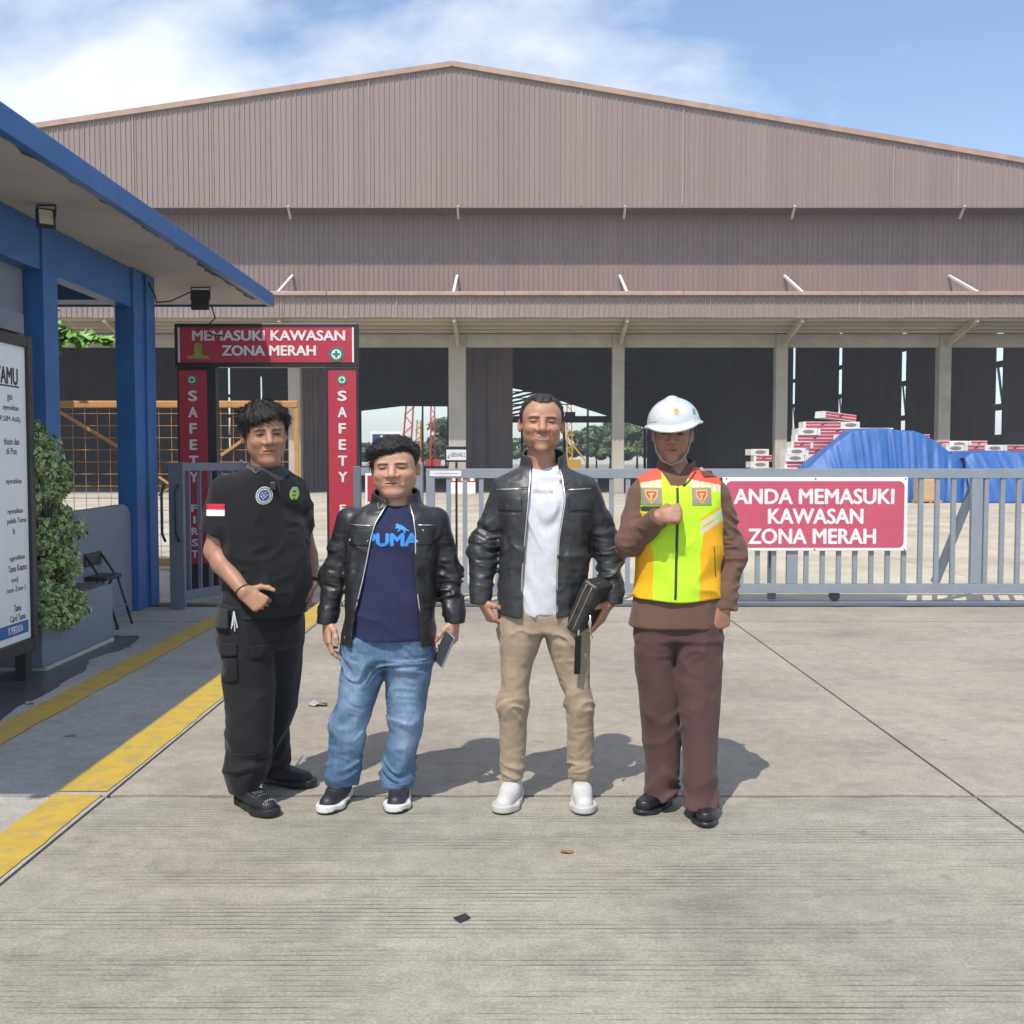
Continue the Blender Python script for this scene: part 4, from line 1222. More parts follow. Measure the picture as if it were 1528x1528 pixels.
# ------------------------------------------------------------------ implicit modelling of the people
from concurrent.futures import ThreadPoolExecutor
POOL = ThreadPoolExecutor(4)
f32 = np.float32
def _h(ix, iy, iz):
    n = (ix * 374761393 + iy * 668265263 + iz * 2147483647 + 1013904223) & 0xFFFFFFFF
    n = ((n ^ (n >> 13)) * 1274126177) & 0xFFFFFFFF
    return ((n ^ (n >> 16)) & 0xFFFF).astype(f32) / 65535.0 * 2 - 1
def vnoise(p, fx, fy=None, fz=None, seed=0):
    """smooth value noise in -1..1; separate frequencies stretch it"""
    fy = fx if fy is None else fy
    fz = fx if fz is None else fz
    q = p * np.array([fx, fy, fz], f32) + f32(seed * 17.31 + 100.0)
    i = np.floor(q).astype(np.int64)
    t = (q - i).astype(f32)
    t = t * t * (3 - 2 * t)
    r = 0
    for dx in (0, 1):
        wx = t[:, 0] if dx else 1 - t[:, 0]
        for dy in (0, 1):
            wy = t[:, 1] if dy else 1 - t[:, 1]
            for dz in (0, 1):
                wz = t[:, 2] if dz else 1 - t[:, 2]
                r = r + wx * wy * wz * _h(i[:, 0] + dx, i[:, 1] + dy, i[:, 2] + dz)
    return r
def ridged(p, fx, fy, fz, seed=0, warp=0.0):
    if warp:
        w = vnoise(p, 7, 7, 7, seed + 5) * warp
        p = p + np.stack([w * 0, w * 0, w], 1)
    return 1 - 2 * np.abs(vnoise(p, fx, fy, fz, seed))
def smin(a, b, k):
    if k <= 0: return np.minimum(a, b)
    h = np.maximum(k - np.abs(a - b), 0) / k
    return np.minimum(a, b) - h * h * (k * 0.25)
def smax(a, b, k): return -smin(-a, -b, k)
def sstep(x, a, b):
    t = np.clip((x - a) / (b - a), 0, 1)
    return t * t * (3 - 2 * t)
def V3(*a): return np.array(a, f32)
def rcone(p, a, b, ra, rb, flat=None, k=1.0):
    a, b = np.asarray(a, f32), np.asarray(b, f32)
    ab = b - a
    t = np.clip(((p - a) @ ab) / max(float(ab @ ab), 1e-9), 0, 1)
    v = p - (a + t[:, None] * ab)
    if flat is not None:
        n = np.asarray(flat, f32)
        n = n / np.linalg.norm(n)
        v = v + np.outer((v @ n) * (k - 1), n)
    return np.sqrt(np.einsum('ij,ij->i', v, v)) - (ra + (rb - ra) * t)
def chain(p, pts, rs, k=0.02, flat=None, fk=1.0):
    d = rcone(p, pts[0], pts[1], rs[0], rs[1], flat, fk)
    for i in range(1, len(pts) - 1):
        d = smin(d, rcone(p, pts[i], pts[i + 1], rs[i], rs[i + 1], flat, fk), k)
    return d
def ellip(p, c, r):
    r = np.asarray(r, f32)
    q = (p - np.asarray(c, f32))
    k0 = np.sqrt(np.sum((q / r) ** 2, 1))
    k1 = np.sqrt(np.sum((q / (r * r)) ** 2, 1)) + 1e-9
    return k0 * (k0 - 1) / k1
class Loft:
    """stack of rounded cross-sections: rows of (z, cx, cy, rx, ry); n is the superellipse power"""
    def __init__(s, rows, n=2.3, yaw=0.0, cap=0.012, pivot=(0, 0)):
        rows = sorted(rows)
        s.r = np.array(rows, f32)
        s.n, s.cap = n, cap
        s.c, s.s = math.cos(-yaw), math.sin(-yaw)
        s.p = pivot
    def at(s, z):
        z = np.asarray(z, f32)
        # smooth (cubic) interpolation through the rows
        R_ = s.r
        i = np.clip(np.searchsorted(R_[:, 0], z) - 1, 0, len(R_) - 2)
        t = np.clip((z - R_[i, 0]) / (R_[i + 1, 0] - R_[i, 0]), 0, 1)
        def tang(j):
            a, b = np.maximum(j - 1, 0), np.minimum(j + 1, len(R_) - 1)
            return (R_[b, 1:] - R_[a, 1:]) / (R_[b, 0] - R_[a, 0])[:, None]
        hgt = (R_[i + 1, 0] - R_[i, 0])[:, None]
        t = t[:, None]
        t2, t3 = t * t, t * t * t
        return ((2 * t3 - 3 * t2 + 1) * R_[i, 1:] + (t3 - 2 * t2 + t) * hgt * tang(i)
                + (-2 * t3 + 3 * t2) * R_[i + 1, 1:] + (t3 - t2) * hgt * tang(i + 1))
    def __call__(s, p, grow=0.0):
        v = s.at(p[:, 2])
        x, y = p[:, 0] - v[:, 0], p[:, 1] - v[:, 1]
        if s.s: x, y = s.c * x - s.s * y, s.s * x + s.c * y
        rx, ry = np.maximum(v[:, 2] + grow, 0.003), np.maximum(v[:, 3] + grow, 0.003)
        q = (np.abs(x / rx) ** s.n + np.abs(y / ry) ** s.n) ** (1 / s.n)
        d = (q - 1) * np.minimum(rx, ry)
        z0, z1 = s.r[0, 0] - grow * 0, s.r[-1, 0]
        return smax(d, np.maximum(p[:, 2] - z1, z0 - p[:, 2]), s.cap)

def nets(f, lo, hi, h, zs=None):
    """surface-nets polygoniser on a rectilinear grid, evaluated only in a band round the surface"""
    xs = np.arange(lo[0], hi[0] + h, h, dtype=f32)
    ys = np.arange(lo[1], hi[1] + h, h, dtype=f32)
    zs = np.arange(lo[2], hi[2] + h, h, dtype=f32) if zs is None else np.asarray(zs, f32)
    S = 5
    def padto(a):
        n = (-(len(a) - 1)) % S
        step = a[-1] - a[-2]
        return np.concatenate([a, a[-1] + step * np.arange(1, n + 1, dtype=f32)])
    xs, ys, zs = padto(xs), padto(ys), padto(zs)
    cx, cy, cz = xs[::S], ys[::S], zs[::S]
    g = np.stack(np.meshgrid(cx, cy, cz, indexing='ij'), -1).reshape(-1, 3)
    F = np.empty(len(g), f32)
    CG = 50000
    def part0(k): F[k:k + CG] = f(g[k:k + CG])
    list(POOL.map(part0, range(0, len(g), CG)))
    F = F.reshape(len(cx), len(cy), len(cz))
    hz = float(np.max(np.diff(zs)))
    thr = S * math.sqrt(2 * h * h + hz * hz) * 0.75 + 0.014
    near = np.abs(F) < thr
    cell = np.zeros((len(cx) - 1, len(cy) - 1, len(cz) - 1), bool)
    for a in (0, 1):
        for b in (0, 1):
            for c in (0, 1):
                cell |= near[a:a + cell.shape[0], b:b + cell.shape[1], c:c + cell.shape[2]]
    full = np.empty((len(xs), len(ys), len(zs)), f32)
    big = np.repeat(np.repeat(np.repeat(F[:-1, :-1, :-1], S, 0), S, 1), S, 2)
    full[:-1, :-1, :-1] = np.where(big < 0, -1, 1)
    full[-1], full[:, -1], full[:, :, -1] = 1, 1, 1
    mask = np.zeros(full.shape, bool)
    mask[:-1, :-1, :-1] = np.repeat(np.repeat(np.repeat(cell, S, 0), S, 1), S, 2)
    m2 = mask.copy()
    m2[1:] |= mask[:-1]
    m3 = m2.copy(); m3[:, 1:] |= m2[:, :-1]
    m2 = m3.copy(); m2[:, :, 1:] |= m3[:, :, :-1]
    I = np.nonzero(m2)
    pts = np.stack([xs[I[0]], ys[I[1]], zs[I[2]]], 1)
    out = np.empty(len(pts), f32)
    CH = 50000
    def part(k): out[k:k + CH] = f(pts[k:k + CH])
    list(POOL.map(part, range(0, len(pts), CH)))
    full[I] = out
    full[0], full[:, 0], full[:, :, 0] = 1, 1, 1
    full[-1], full[:, -1], full[:, :, -1] = 1, 1, 1
    ins = full < 0
    cnt = np.zeros(tuple(n - 1 for n in full.shape), np.uint8)
    for a in (0, 1):
        for b in (0, 1):
            for c in (0, 1):
                cnt += ins[a:a + cnt.shape[0], b:b + cnt.shape[1], c:c + cnt.shape[2]]
    act = (cnt > 0) & (cnt < 8)
    A = np.nonzero(act)
    vid = np.full(cnt.shape, -1, np.int32)
    vid[A] = np.arange(len(A[0]))
    cor = [(a, b, c) for a in (0, 1) for b in (0, 1) for c in (0, 1)]
    val = np.stack([full[A[0] + a, A[1] + b, A[2] + c] for a, b, c in cor], 1)
    acc = np.zeros((len(A[0]), 3), f32)
    num = np.zeros(len(A[0]), f32)
    for i, ca in enumerate(cor):
        for j, cb in enumerate(cor):
            if j > i and sum(x != y for x, y in zip(ca, cb)) == 1:
                va, vb = val[:, i], val[:, j]
                cr_ = (va < 0) != (vb < 0)
                t = np.where(cr_, va / np.where(va == vb, 1, va - vb), 0)
                q = np.array(ca, f32) + t[:, None] * (np.array(cb, f32) - np.array(ca, f32))
                acc += np.where(cr_[:, None], q, 0)
                num += cr_
    q = acc / num[:, None]
    dx, dy, dz = (np.diff(a) for a in (xs, ys, zs))
    v = np.stack([xs[A[0]] + q[:, 0] * dx[A[0]], ys[A[1]] + q[:, 1] * dy[A[1]], zs[A[2]] + q[:, 2] * dz[A[2]]], 1)
    faces = []
    for ax in range(3):
        sl0 = [slice(None)] * 3; sl1 = [slice(None)] * 3
        sl0[ax], sl1[ax] = slice(0, -1), slice(1, None)
        a, b = ins[tuple(sl0)], ins[tuple(sl1)]
        E = np.nonzero(a != b)
        flip = b[E]
        o1, o2 = [(1, 2), (2, 0), (0, 1)][ax]
        quad = []
        for d1, d2 in ((-1, -1), (0, -1), (0, 0), (-1, 0)):
            idx = [E[0].copy(), E[1].copy(), E[2].copy()]
            idx[o1] = idx[o1] + d1
            idx[o2] = idx[o2] + d2
            quad.append(vid[tuple(idx)])
        Q = np.stack(quad, 1)
        Q[flip] = Q[flip][:, ::-1]
        faces.append(Q)
    return v, np.concatenate(faces)

def to_object(name, v, fcs, m, parent, tint=None, smooth=True):
    me = bpy.data.meshes.new(name)
    me.vertices.add(len(v)); me.vertices.foreach_set('co', v.ravel().astype(f32))
    n = fcs.shape[1]
    me.loops.add(fcs.size); me.loops.foreach_set('vertex_index', fcs.ravel().astype(np.int32))
    me.polygons.add(len(fcs)); me.polygons.foreach_set('loop_start', (np.arange(len(fcs)) * n).astype(np.int32))
    me.update(calc_edges=True)
    me.polygons.foreach_set('use_smooth', np.ones(len(fcs), bool))
    if tint is not None:
        a = me.color_attributes.new('tint', 'FLOAT_COLOR', 'POINT')
        t = np.concatenate([np.clip(tint, 0, 1), np.ones((len(tint), 1))], 1)
        a.data.foreach_set('color', t.ravel().astype(f32))
    me.materials.append(m)
    o = bpy.data.objects.new(name, me)
    COL.objects.link(o)
    o.parent = parent
    return o

def sculpt(name, f, lo, hi, h, m, parent, tint=None, zs=None):
    v, q = nets(f, lo, hi, h, zs)
    t = tint(v) if callable(tint) else (np.tile(np.array(tint, f32), (len(v), 1)) if tint is not None else None)
    return to_object(name, v, q, m, parent, t)

def drop_y(f, x, z, y0=-0.6, it=90):
    """where a line going straight back from the front meets the surface"""
    x, z = np.asarray(x, f32).ravel(), np.asarray(z, f32).ravel()
    y = np.full(len(x), y0, f32)
    for _ in range(it):
        d = f(np.stack([x, y, z], 1))
        y = np.minimum(y + np.clip(d * 0.6, -0.02, 0.03), 0.16)
    return y

def patch(name, f, x0, x1, z0, z1, m, parent, lift=0.004, nx=14, nz=14, shape=None, tint=None, shear=0.0, y0=-0.6, side=None):
    """a thin raised panel lying on a surface; shape maps the unit square, side turns the marching direction"""
    u, w = np.meshgrid(np.linspace(0, 1, nx + 1), np.linspace(0, 1, nz + 1), indexing='ij')
    U, W = (shape(u, w) if shape else (u, w))
    X = x0 + (x1 - x0) * U + shear * W
    Z = z0 + (z1 - z0) * W
    if side is None:
        Yy = drop_y(f, X, Z, y0).reshape(X.shape)
        top = np.stack([X, Yy - lift, Z], -1)
        bot = np.stack([X, Yy + 0.004, Z], -1)
    else:
        # side = angle: march in a frame turned about z
        c, s = math.cos(side), math.sin(side)
        def g(p):
            return f(np.stack([c * p[:, 0] - s * p[:, 1], s * p[:, 0] + c * p[:, 1], p[:, 2]], 1))
        Yy = drop_y(g, X, Z, y0).reshape(X.shape)
        def turn(a): return np.stack([c * a[..., 0] - s * a[..., 1], s * a[..., 0] + c * a[..., 1], a[..., 2]], -1)
        top = turn(np.stack([X, Yy - lift, Z], -1))
        bot = turn(np.stack([X, Yy + 0.004, Z], -1))
    N = (nx + 1) * (nz + 1)
    v = np.concatenate([top.reshape(-1, 3), bot.reshape(-1, 3)])
    idx = np.arange(N).reshape(nx + 1, nz + 1)
    q = np.stack([idx[:-1, :-1], idx[1:, :-1], idx[1:, 1:], idx[:-1, 1:]], -1).reshape(-1, 4)
    rim = np.concatenate([idx[:-1, 0], idx[-1, :-1], idx[:0:-1, -1], idx[0, :0:-1]])
    r2 = np.roll(rim, -1)
    sk = np.stack([rim, rim + N, r2 + N, r2], 1)
    uw = np.stack([u.ravel(), w.ravel()], 1)
    t = None
    if tint is not None:
        t = tint(np.concatenate([uw, uw])) if callable(tint) else np.tile(np.array(tint, f32), (2 * N, 1))
    return to_object(name, v, np.concatenate([q, sk]), m, parent, t)

def tube_on(name, f, xz, r, m, parent, lift=0.0, n=6, y0=-0.6):
    xz = np.array(xz, f32)
    # resample
    seg = np.concatenate([[0], np.cumsum(np.linalg.norm(np.diff(xz, axis=0), axis=1))])
    k = max(4, int(seg[-1] / 0.02))
    s = np.linspace(0, seg[-1], k)
    X, Z = np.interp(s, seg, xz[:, 0]), np.interp(s, seg, xz[:, 1])
    Yy = drop_y(f, X, Z, y0)
    o = MB().tube([(float(a), float(b) - lift, float(c)) for a, b, c in zip(X, Yy, Z)], r, n).build(name, m, parent, smooth=True, local=False)
    return o

def text_on(name, f, body, cx, cz, w, h, m, parent, bold=0.02, lift=0.003, shear=0.0, y0=-0.6):
    me = text_mesh(body, 1.0, 0.0, 'CENTER', 1.0, 0.0, shear)
    bm = bmesh.new()
    for k, (ox, oy) in enumerate(((0, 0), (bold, 0), (-bold, 0), (0, bold), (0, -bold)) if bold > 0 else ((0, 0),)):
        t = me.copy()
        t.transform(Matrix.Translation((ox, oy, 0.0002 * k)))
        bm.from_mesh(t)
        bpy.data.meshes.remove(t)
    bmesh.ops.triangulate(bm, faces=bm.faces)
    bmesh.ops.subdivide_edges(bm, edges=[e for e in bm.edges if e.calc_length() > 0.25], cuts=2)
    bm.to_mesh(me); bm.free()
    co = np.empty(len(me.vertices) * 3); me.vertices.foreach_get('co', co); co = co.reshape(-1, 3)
    lo, hi = co.min(0), co.max(0)
    X = cx + (co[:, 0] - (lo[0] + hi[0]) / 2) / (hi[0] - lo[0]) * w
    Z = cz + (co[:, 1] - (lo[1] + hi[1]) / 2) / (hi[1] - lo[1]) * h
    Yy = drop_y(f, X, Z, y0) - lift - co[:, 2]
    me.vertices.foreach_set('co', np.stack([X, Yy, Z], 1).ravel())
    me.materials.clear(); me.materials.append(m); me.update()
    o = bpy.data.objects.new(name, me); COL.objects.link(o); o.parent = parent
    return o

def rot3(yaw=0, pitch=0, roll=0):
    return np.array(Matrix.Rotation(yaw, 3, 'Z') @ Matrix.Rotation(pitch, 3, 'X') @ Matrix.Rotation(roll, 3, 'Y'), f32)

# ---------------------------------------------------------------- head
class Head:
    def __init__(s, c, scale=1.0, yaw=0, pitch=0, roll=0, w=1.0, fat=0.0, smile=0.0, long=1.0):
        s.c, s.sc, s.Rm = np.array(c, f32), scale, rot3(yaw, pitch, roll)
        s.w, s.fat, s.smile, s.long = w, fat, smile, long
    def local(s, p):
        q = ((p - s.c) @ s.Rm) / s.sc
        q = q.copy(); q[:, 0] /= s.w
        q[:, 2] /= s.long
        return q
    def world(s, q):
        q = np.array(q, f32).reshape(-1, 3) * np.array([s.w, 1, s.long], f32) * s.sc
        return q @ s.Rm.T + s.c
    def cran(s, q):
        d = ellip(q, (0, 0.022, 0.036), (0.077, 0.098, 0.088))
        return smin(d, ellip(q, (0, -0.035, 0.040), (0.066, 0.058, 0.062)), 0.03)
    def skin(s, p):
        q = s.local(p)
        far = np.linalg.norm(q, axis=1) - 0.165
        out = far + 0.03
        I = np.nonzero(far < 0.03)[0]
        if len(I) == 0: return out * s.sc
        q = q[I]
        a = q.copy(); a[:, 0] = np.abs(a[:, 0])
        F = s.fat
        d = s.cran(q)
        d = smin(d, ellip(q, (0, -0.028, -0.030), (0.064 + 0.006 * F, 0.066, 0.078)), 0.03)
        d = smin(d, ellip(a, (0.037 + 0.005 * F, -0.016, -0.046 - 0.004 * F), (0.022 + 0.006 * F, 0.034, 0.028 + 0.006 * F)), 0.035)      # jaw angle
        d = smin(d, ellip(q, (0, -0.078, -0.097), (0.024 + 0.006 * F, 0.020, 0.018)), 0.028)     # chin
        if F: d = smin(d, ellip(q, (0, -0.035, -0.102), (0.034, 0.040, 0.020)), 0.04)
        d = smin(d, ellip(a, (0.040, -0.062 - 0.003 * s.smile, -0.022 + 0.003 * s.smile), (0.022 + 0.003 * F, 0.022 + 0.003 * s.smile, 0.019)), 0.018)    # cheek bone
        d = smin(d, ellip(a, (0.028, -0.083, 0.029), (0.024, 0.011, 0.0085)), 0.014)             # brow
        d = smax(d, -ellip(a, (0.0325, -0.101, 0.011), (0.019, 0.017, 0.0115)), 0.016)           # eye socket
        d = smin(d, ellip(a, (0.0325, -0.076, 0.0105), (0.0165, 0.0135, 0.0120)), 0.004)         # lids over the eyeball
        d = smax(d, -rcone(a, (0.020, -0.0915, 0.0085), (0.045, -0.0860, 0.0080), 0.0012, 0.0012), 0.003)
        d = smin(d, rcone(q, (0, -0.088, 0.022), (0, -0.1080, -0.021), 0.0092, 0.0145), 0.010)    # nose
        d = smin(d, ellip(a, (0.0182, -0.0955, -0.0248), (0.0105, 0.0130, 0.0092)), 0.007)
        d = smax(d, -ellip(a, (0.0078, -0.103, -0.0345), (0.0042, 0.0050, 0.0032)), 0.003)
        d = smin(d, ellip(q, (0, -0.080, -0.058), (0.034, 0.018, 0.024)), 0.016)                 # muzzle
        up = 0.0045 * s.smile
        mz = -0.0575 + up * (a[:, 0] / 0.024) ** 2
        qm = q.copy(); qm[:, 2] = qm[:, 2] - mz
        wide = 0.0265 + 0.007 * s.smile
        d = smin(d, ellip(qm, (0, -0.0925, 0.0050), (wide, 0.0085, 0.0052)), 0.005)
        d = smin(d, ellip(qm, (0, -0.0915, -0.0068), (wide * 0.86, 0.0085, 0.0062)), 0.005)
        gap = 0.0014 + 0.0022 * s.smile
        d = smax(d, -ellip(qm, (0, -0.1010, -0.0005), (wide * 0.98, 0.0100, gap)), 0.0025)
        # fold from nose to mouth corner
        d = smax(d, -rcone(a, (0.0215, -0.094, -0.026), (0.0360, -0.084, -0.056), 0.0012 + 0.0014 * s.smile, 0.0010 + 0.0008 * s.smile), 0.012)
        # ears
        e = a - np.array([0.0800, 0.012, -0.002], f32)
        e = np.stack([e[:, 0] * 0.90 - e[:, 1] * 0.43, e[:, 0] * 0.43 + e[:, 1] * 0.90, e[:, 2]], 1)
        ear = ellip(e, (0, 0.003, 0.001), (0.0075, 0.0165, 0.0290))
        ear = smax(ear, -ellip(e, (0.0080, -0.001, 0.004), (0.0070, 0.0100, 0.0180)), 0.004)
        d = smin(d, ear, 0.008)
        out[I] = d
        return out * s.sc
    def tint(s, p, skin, stub=0.35):
        q = s.local(p)
        a = np.abs(q[:, 0])
        z, y = q[:, 2], q[:, 1]
        c = np.tile(np.array(skin, f32), (len(p), 1))
        def lay(mask, col):
            nonlocal c
            m_ = np.clip(mask, 0, 1)[:, None]
            c = c * (1 - m_) + np.array(col, f32) * m_
        sk = np.array(skin)
        n = vnoise(q, 40, 40, 40, 3)
        c = c * (1 + 0.06 * n)[:, None]
        inh = (np.linalg.norm(q, axis=1) < 0.17) & (y < 0.03)
        front = inh.astype(f32) * (y < -0.03)
        # ruddy cheeks and nose
        lay(front * 0.35 * np.exp(-(((a - 0.040) / 0.022) ** 2 + ((z + 0.026) / 0.022) ** 2)), sk * [1.08, 0.80, 0.74])
        lay(front * 0.30 * np.exp(-((a / 0.015) ** 2 + ((z + 0.022) / 0.018) ** 2)), sk * [1.08, 0.82, 0.76])
        # stubble on lip, chin and jaw
        lay(front * stub * np.exp(-((a / 0.026) ** 2 + ((z + 0.046) / 0.0080) ** 2)), sk * [0.42, 0.42, 0.46])
        lay(front * stub * 0.5 * np.exp(-((a / 0.040) ** 2 + ((z + 0.090) / 0.018) ** 2)), sk * [0.5, 0.5, 0.54])
        lay(front * 0.7 * np.exp(-(((a - 0.0085) / 0.005) ** 2 + ((z + 0.0345) / 0.0028) ** 2)) * (y < -0.085), sk * 0.25)  # nostrils: shade of the openings painted into the skin tint
        # lips
        mz = -0.0575 + 0.0045 * s.smile * (a / 0.024) ** 2
        lip = sstep(1.15 - np.sqrt((a / (0.0275 + 0.007 * s.smile)) ** 2 + ((z - mz + 0.001) / 0.0115) ** 2), 0, 0.25) * (y < -0.080) * front
        lay(lip * 0.75, sk * [0.92, 0.58, 0.56])
        if s.smile > 0.3:
            lay(sstep(1.1 - np.sqrt((a / 0.0265) ** 2 + ((z - mz - 0.0006) / 0.0042) ** 2), 0, 0.2) * (y < -0.078) * front, (0.66, 0.62, 0.55))
        lay(sstep(1.1 - np.sqrt((a / 0.027) ** 2 + ((z - mz + 0.0002) / 0.0016) ** 2), 0, 0.3) * (y < -0.078) * front * (0.9 if s.smile <= 0.3 else 0.35), (0.05, 0.02, 0.018))
        # brows
        bz = 0.0275 + 0.10 * (a - 0.018) - 2.2 * (a - 0.018) ** 2
        br = sstep(0.0048 - np.abs(z - bz) + 0.0012 * vnoise(q, 300, 100, 300, 4), 0, 0.003) * (a > 0.011) * sstep(0.056 - a, 0, 0.014) * front
        lay(br * 0.85, (0.030, 0.022, 0.018))
        # eyes: narrowed, dark iris, lash line
        ex = (a - 0.0325)
        op = (0.0032 - 0.0008 * s.smile) * np.sqrt(np.clip(1 - (ex / 0.0150) ** 2, 0, 1))
        ez = z - 0.0088
        eye = sstep(op - np.abs(ez), -0.0008, 0.0008) * (op > 0) * front * (y < -0.06)
        lay(eye, (0.17, 0.14, 0.125))
        lay(eye * sstep(0.0088 - np.abs(ex), 0, 0.0015), (0.012, 0.009, 0.008))
        lay(sstep(0.0025 - np.abs(ez - op - 0.0010), 0, 0.0010) * (np.abs(ex) < 0.0165) * front * (y < -0.055) * 0.9, (0.020, 0.015, 0.013))
        lay(sstep(0.0012 - np.abs(ez + op + 0.0006), 0, 0.0009) * (np.abs(ex) < 0.015) * front * (y < -0.055) * 0.5, sk * 0.45)
        # ears a touch redder
        lay((inh & (a > 0.074)).astype(f32) * 0.4, sk * [1.05, 0.78, 0.70])
        return c
    def hair(s, line, thick, comb=(60, 60, 18), amp=0.004, extra=None, clump=0.005, ragged=0.004):
        """line(phi, side) gives the hairline height, thick(q) the depth of hair"""
        def f(p):
            q = s.local(p)
            phi = np.degrees(np.arctan2(np.abs(q[:, 0]), -(q[:, 1] - 0.015)))
            g = q[:, 2] - line(phi, np.sign(q[:, 0]))
            g = g + ragged * vnoise(q, 150, 150, 25, 9) + 0.6 * ragged * vnoise(q, 60, 60, 12, 19)
            t = thick(q) * sstep(g, -0.004, 0.030)
            t = t + (amp * vnoise(q, *comb, 2) + clump * vnoise(q, comb[0] * 0.4, comb[1] * 0.4, comb[2] * 0.5, 6)) * sstep(g, 0.0, 0.02)
            d = s.cran(q) - t
            d = smax(d, -g * 0.8, 0.003)
            if extra is not None: d = extra(q, d)
            return d * s.sc
        return f

def strands(parent, hair, head, n, length, flow, seed, width=0.0016, lift=0.10, col=(0.016, 0.013, 0.012)):
    """loose locks over the hair mass: thin tapering strips that follow the combing direction"""
    me = hair.data
    r = np.random.default_rng(seed)
    nf = len(me.polygons)
    cen = np.empty(nf * 3, f32); me.polygons.foreach_get('center', cen); cen = cen.reshape(-1, 3)
    nor = np.empty(nf * 3, f32); me.polygons.foreach_get('normal', nor); nor = nor.reshape(-1, 3)
    out = ((cen - head.c) * nor).sum(1)
    ok = np.nonzero((np.linalg.norm(cen - head.c, axis=1) > 0.085) & (np.abs(out) > 0.03))[0]
    if out[ok].mean() < 0: nor = -nor
    I = r.choice(ok, n)
    c, nn = cen[I], nor[I]
    q = head.local(c)
    t = flow(q).astype(f32) + r.normal(0, 0.22, (n, 3)).astype(f32)
    t = t @ head.Rm.T
    t -= nn * (t * nn).sum(1, keepdims=True)
    t /= np.linalg.norm(t, axis=1, keepdims=True) + 1e-6
    L = (length * r.uniform(0.5, 1.3, (n, 1))).astype(f32)
    w = np.cross(t, nn) * width * r.uniform(0.6, 1.3, (n, 1))
    p0 = c - nn * 0.002
    p1 = c + t * L * 0.5 + nn * L * lift
    p2 = c + t * L + nn * L * (lift * r.uniform(-0.6, 1.4, (n, 1)))
    v = np.stack([p0 - w, p0 + w, p1 - w * 0.8, p1 + w * 0.8, p2], 1).reshape(-1, 3)
    b = np.arange(n)[:, None] * 5
    f = np.concatenate([b + [[0, 1, 3]], b + [[0, 3, 2]], b + [[2, 3, 4]]])
    k = r.uniform(0.6, 2.6, (n, 1))
    tint = np.repeat(np.array(col) * k, 5, 0)
    o = to_object('hair_strands', v.astype(f32), f, HAIRM, hair, tint)
    o['kind'] = 'stuff'
    return o

def hand(wrist, fdir, pnorm, thumb_side, curls, thumb, sc=1.0, spread=0.06):
    """prims of a hand. curls: four of (mcp, pip, dip) degrees; thumb: list of 3 direction tuples (along, lateral, palmar) for its bones"""
    w = np.array(wrist, f32)
    F = np.array(fdir, f32); F /= np.linalg.norm(F)
    N = np.array(pnorm, f32); N -= F * (N @ F); N /= np.linalg.norm(N)
    L = np.array(thumb_side, f32); L -= F * (L @ F) + N * (L @ N); L /= np.linalg.norm(L)
    prims = []      # (a, b, ra, rb)
    metas, fingers = [], []
    base = [(0.030, 0.092), (0.0095, 0.095), (-0.011, 0.090), (-0.030, 0.080)]
    lens = [(0.043, 0.026, 0.021), (0.047, 0.030, 0.022), (0.043, 0.028, 0.021), (0.034, 0.021, 0.019)]
    rad = [0.0086, 0.0088, 0.0084, 0.0074]
    for (lo_, al), ln, r, cu in zip(base, lens, rad, curls):
        k = w + (F * al + L * lo_) * sc
        metas.append((w + L * lo_ * 0.55 * sc + F * 0.008 * sc, k, 0.0165 * sc, 0.0120 * sc))
        ang, pt, seg = 0.0, k, []
        side = lo_ * spread / 0.03
        for d_, c in zip(ln, cu):
            ang += math.radians(c)
            dr = F * math.cos(ang) + N * math.sin(ang) + L * side * math.cos(ang)
            dr /= np.linalg.norm(dr)
            q = pt + dr * d_ * sc
            seg.append((pt, q))
            pt = q
        fr = [r, r * 0.95, r * 0.88, r * 0.78]
        fingers.append([(a, b, fr[i] * sc, fr[i + 1] * sc) for i, (a, b) in enumerate(seg)])
    pt = w + (F * 0.016 + L * 0.020 + N * 0.004) * sc
    seg = []
    for (al, la, pn), d_, r0, r1 in zip(thumb, (0.044, 0.032, 0.026), (0.0165, 0.0115, 0.0102), (0.0118, 0.0104, 0.0082)):
        dr = F * al + L * la + N * pn
        dr /= np.linalg.norm(dr)
        q = pt + dr * d_ * sc
        seg.append((pt, q, r0 * sc, r1 * sc))
        pt = q
    cen = w + F * 0.09 * sc
    def f(p):
        far = np.linalg.norm(p - cen, axis=1) - 0.15 * sc
        out = far + 0.03
        I = np.nonzero(far < 0.02)[0]
        if len(I) == 0: return out
        p = p[I]
        d = None
        for a, b, ra, rb in metas:
            e = rcone(p, a, b, ra, rb, N, 1.12)
            d = e if d is None else smin(d, e, 0.014)
        fd = None
        for fg in fingers:
            e = None
            for a, b, ra, rb in fg:
                x_ = rcone(p, a, b, ra, rb)
                e = x_ if e is None else smin(e, x_, 0.004)
            d = smin(d, e, 0.003)
        e = None
        for a, b, ra, rb in seg:
            x_ = rcone(p, a, b, ra, rb)
            e = x_ if e is None else smin(e, x_, 0.008)
        d = smin(d, e, 0.009)
        out[I] = d
        return out
    f.centre = cen
    return f

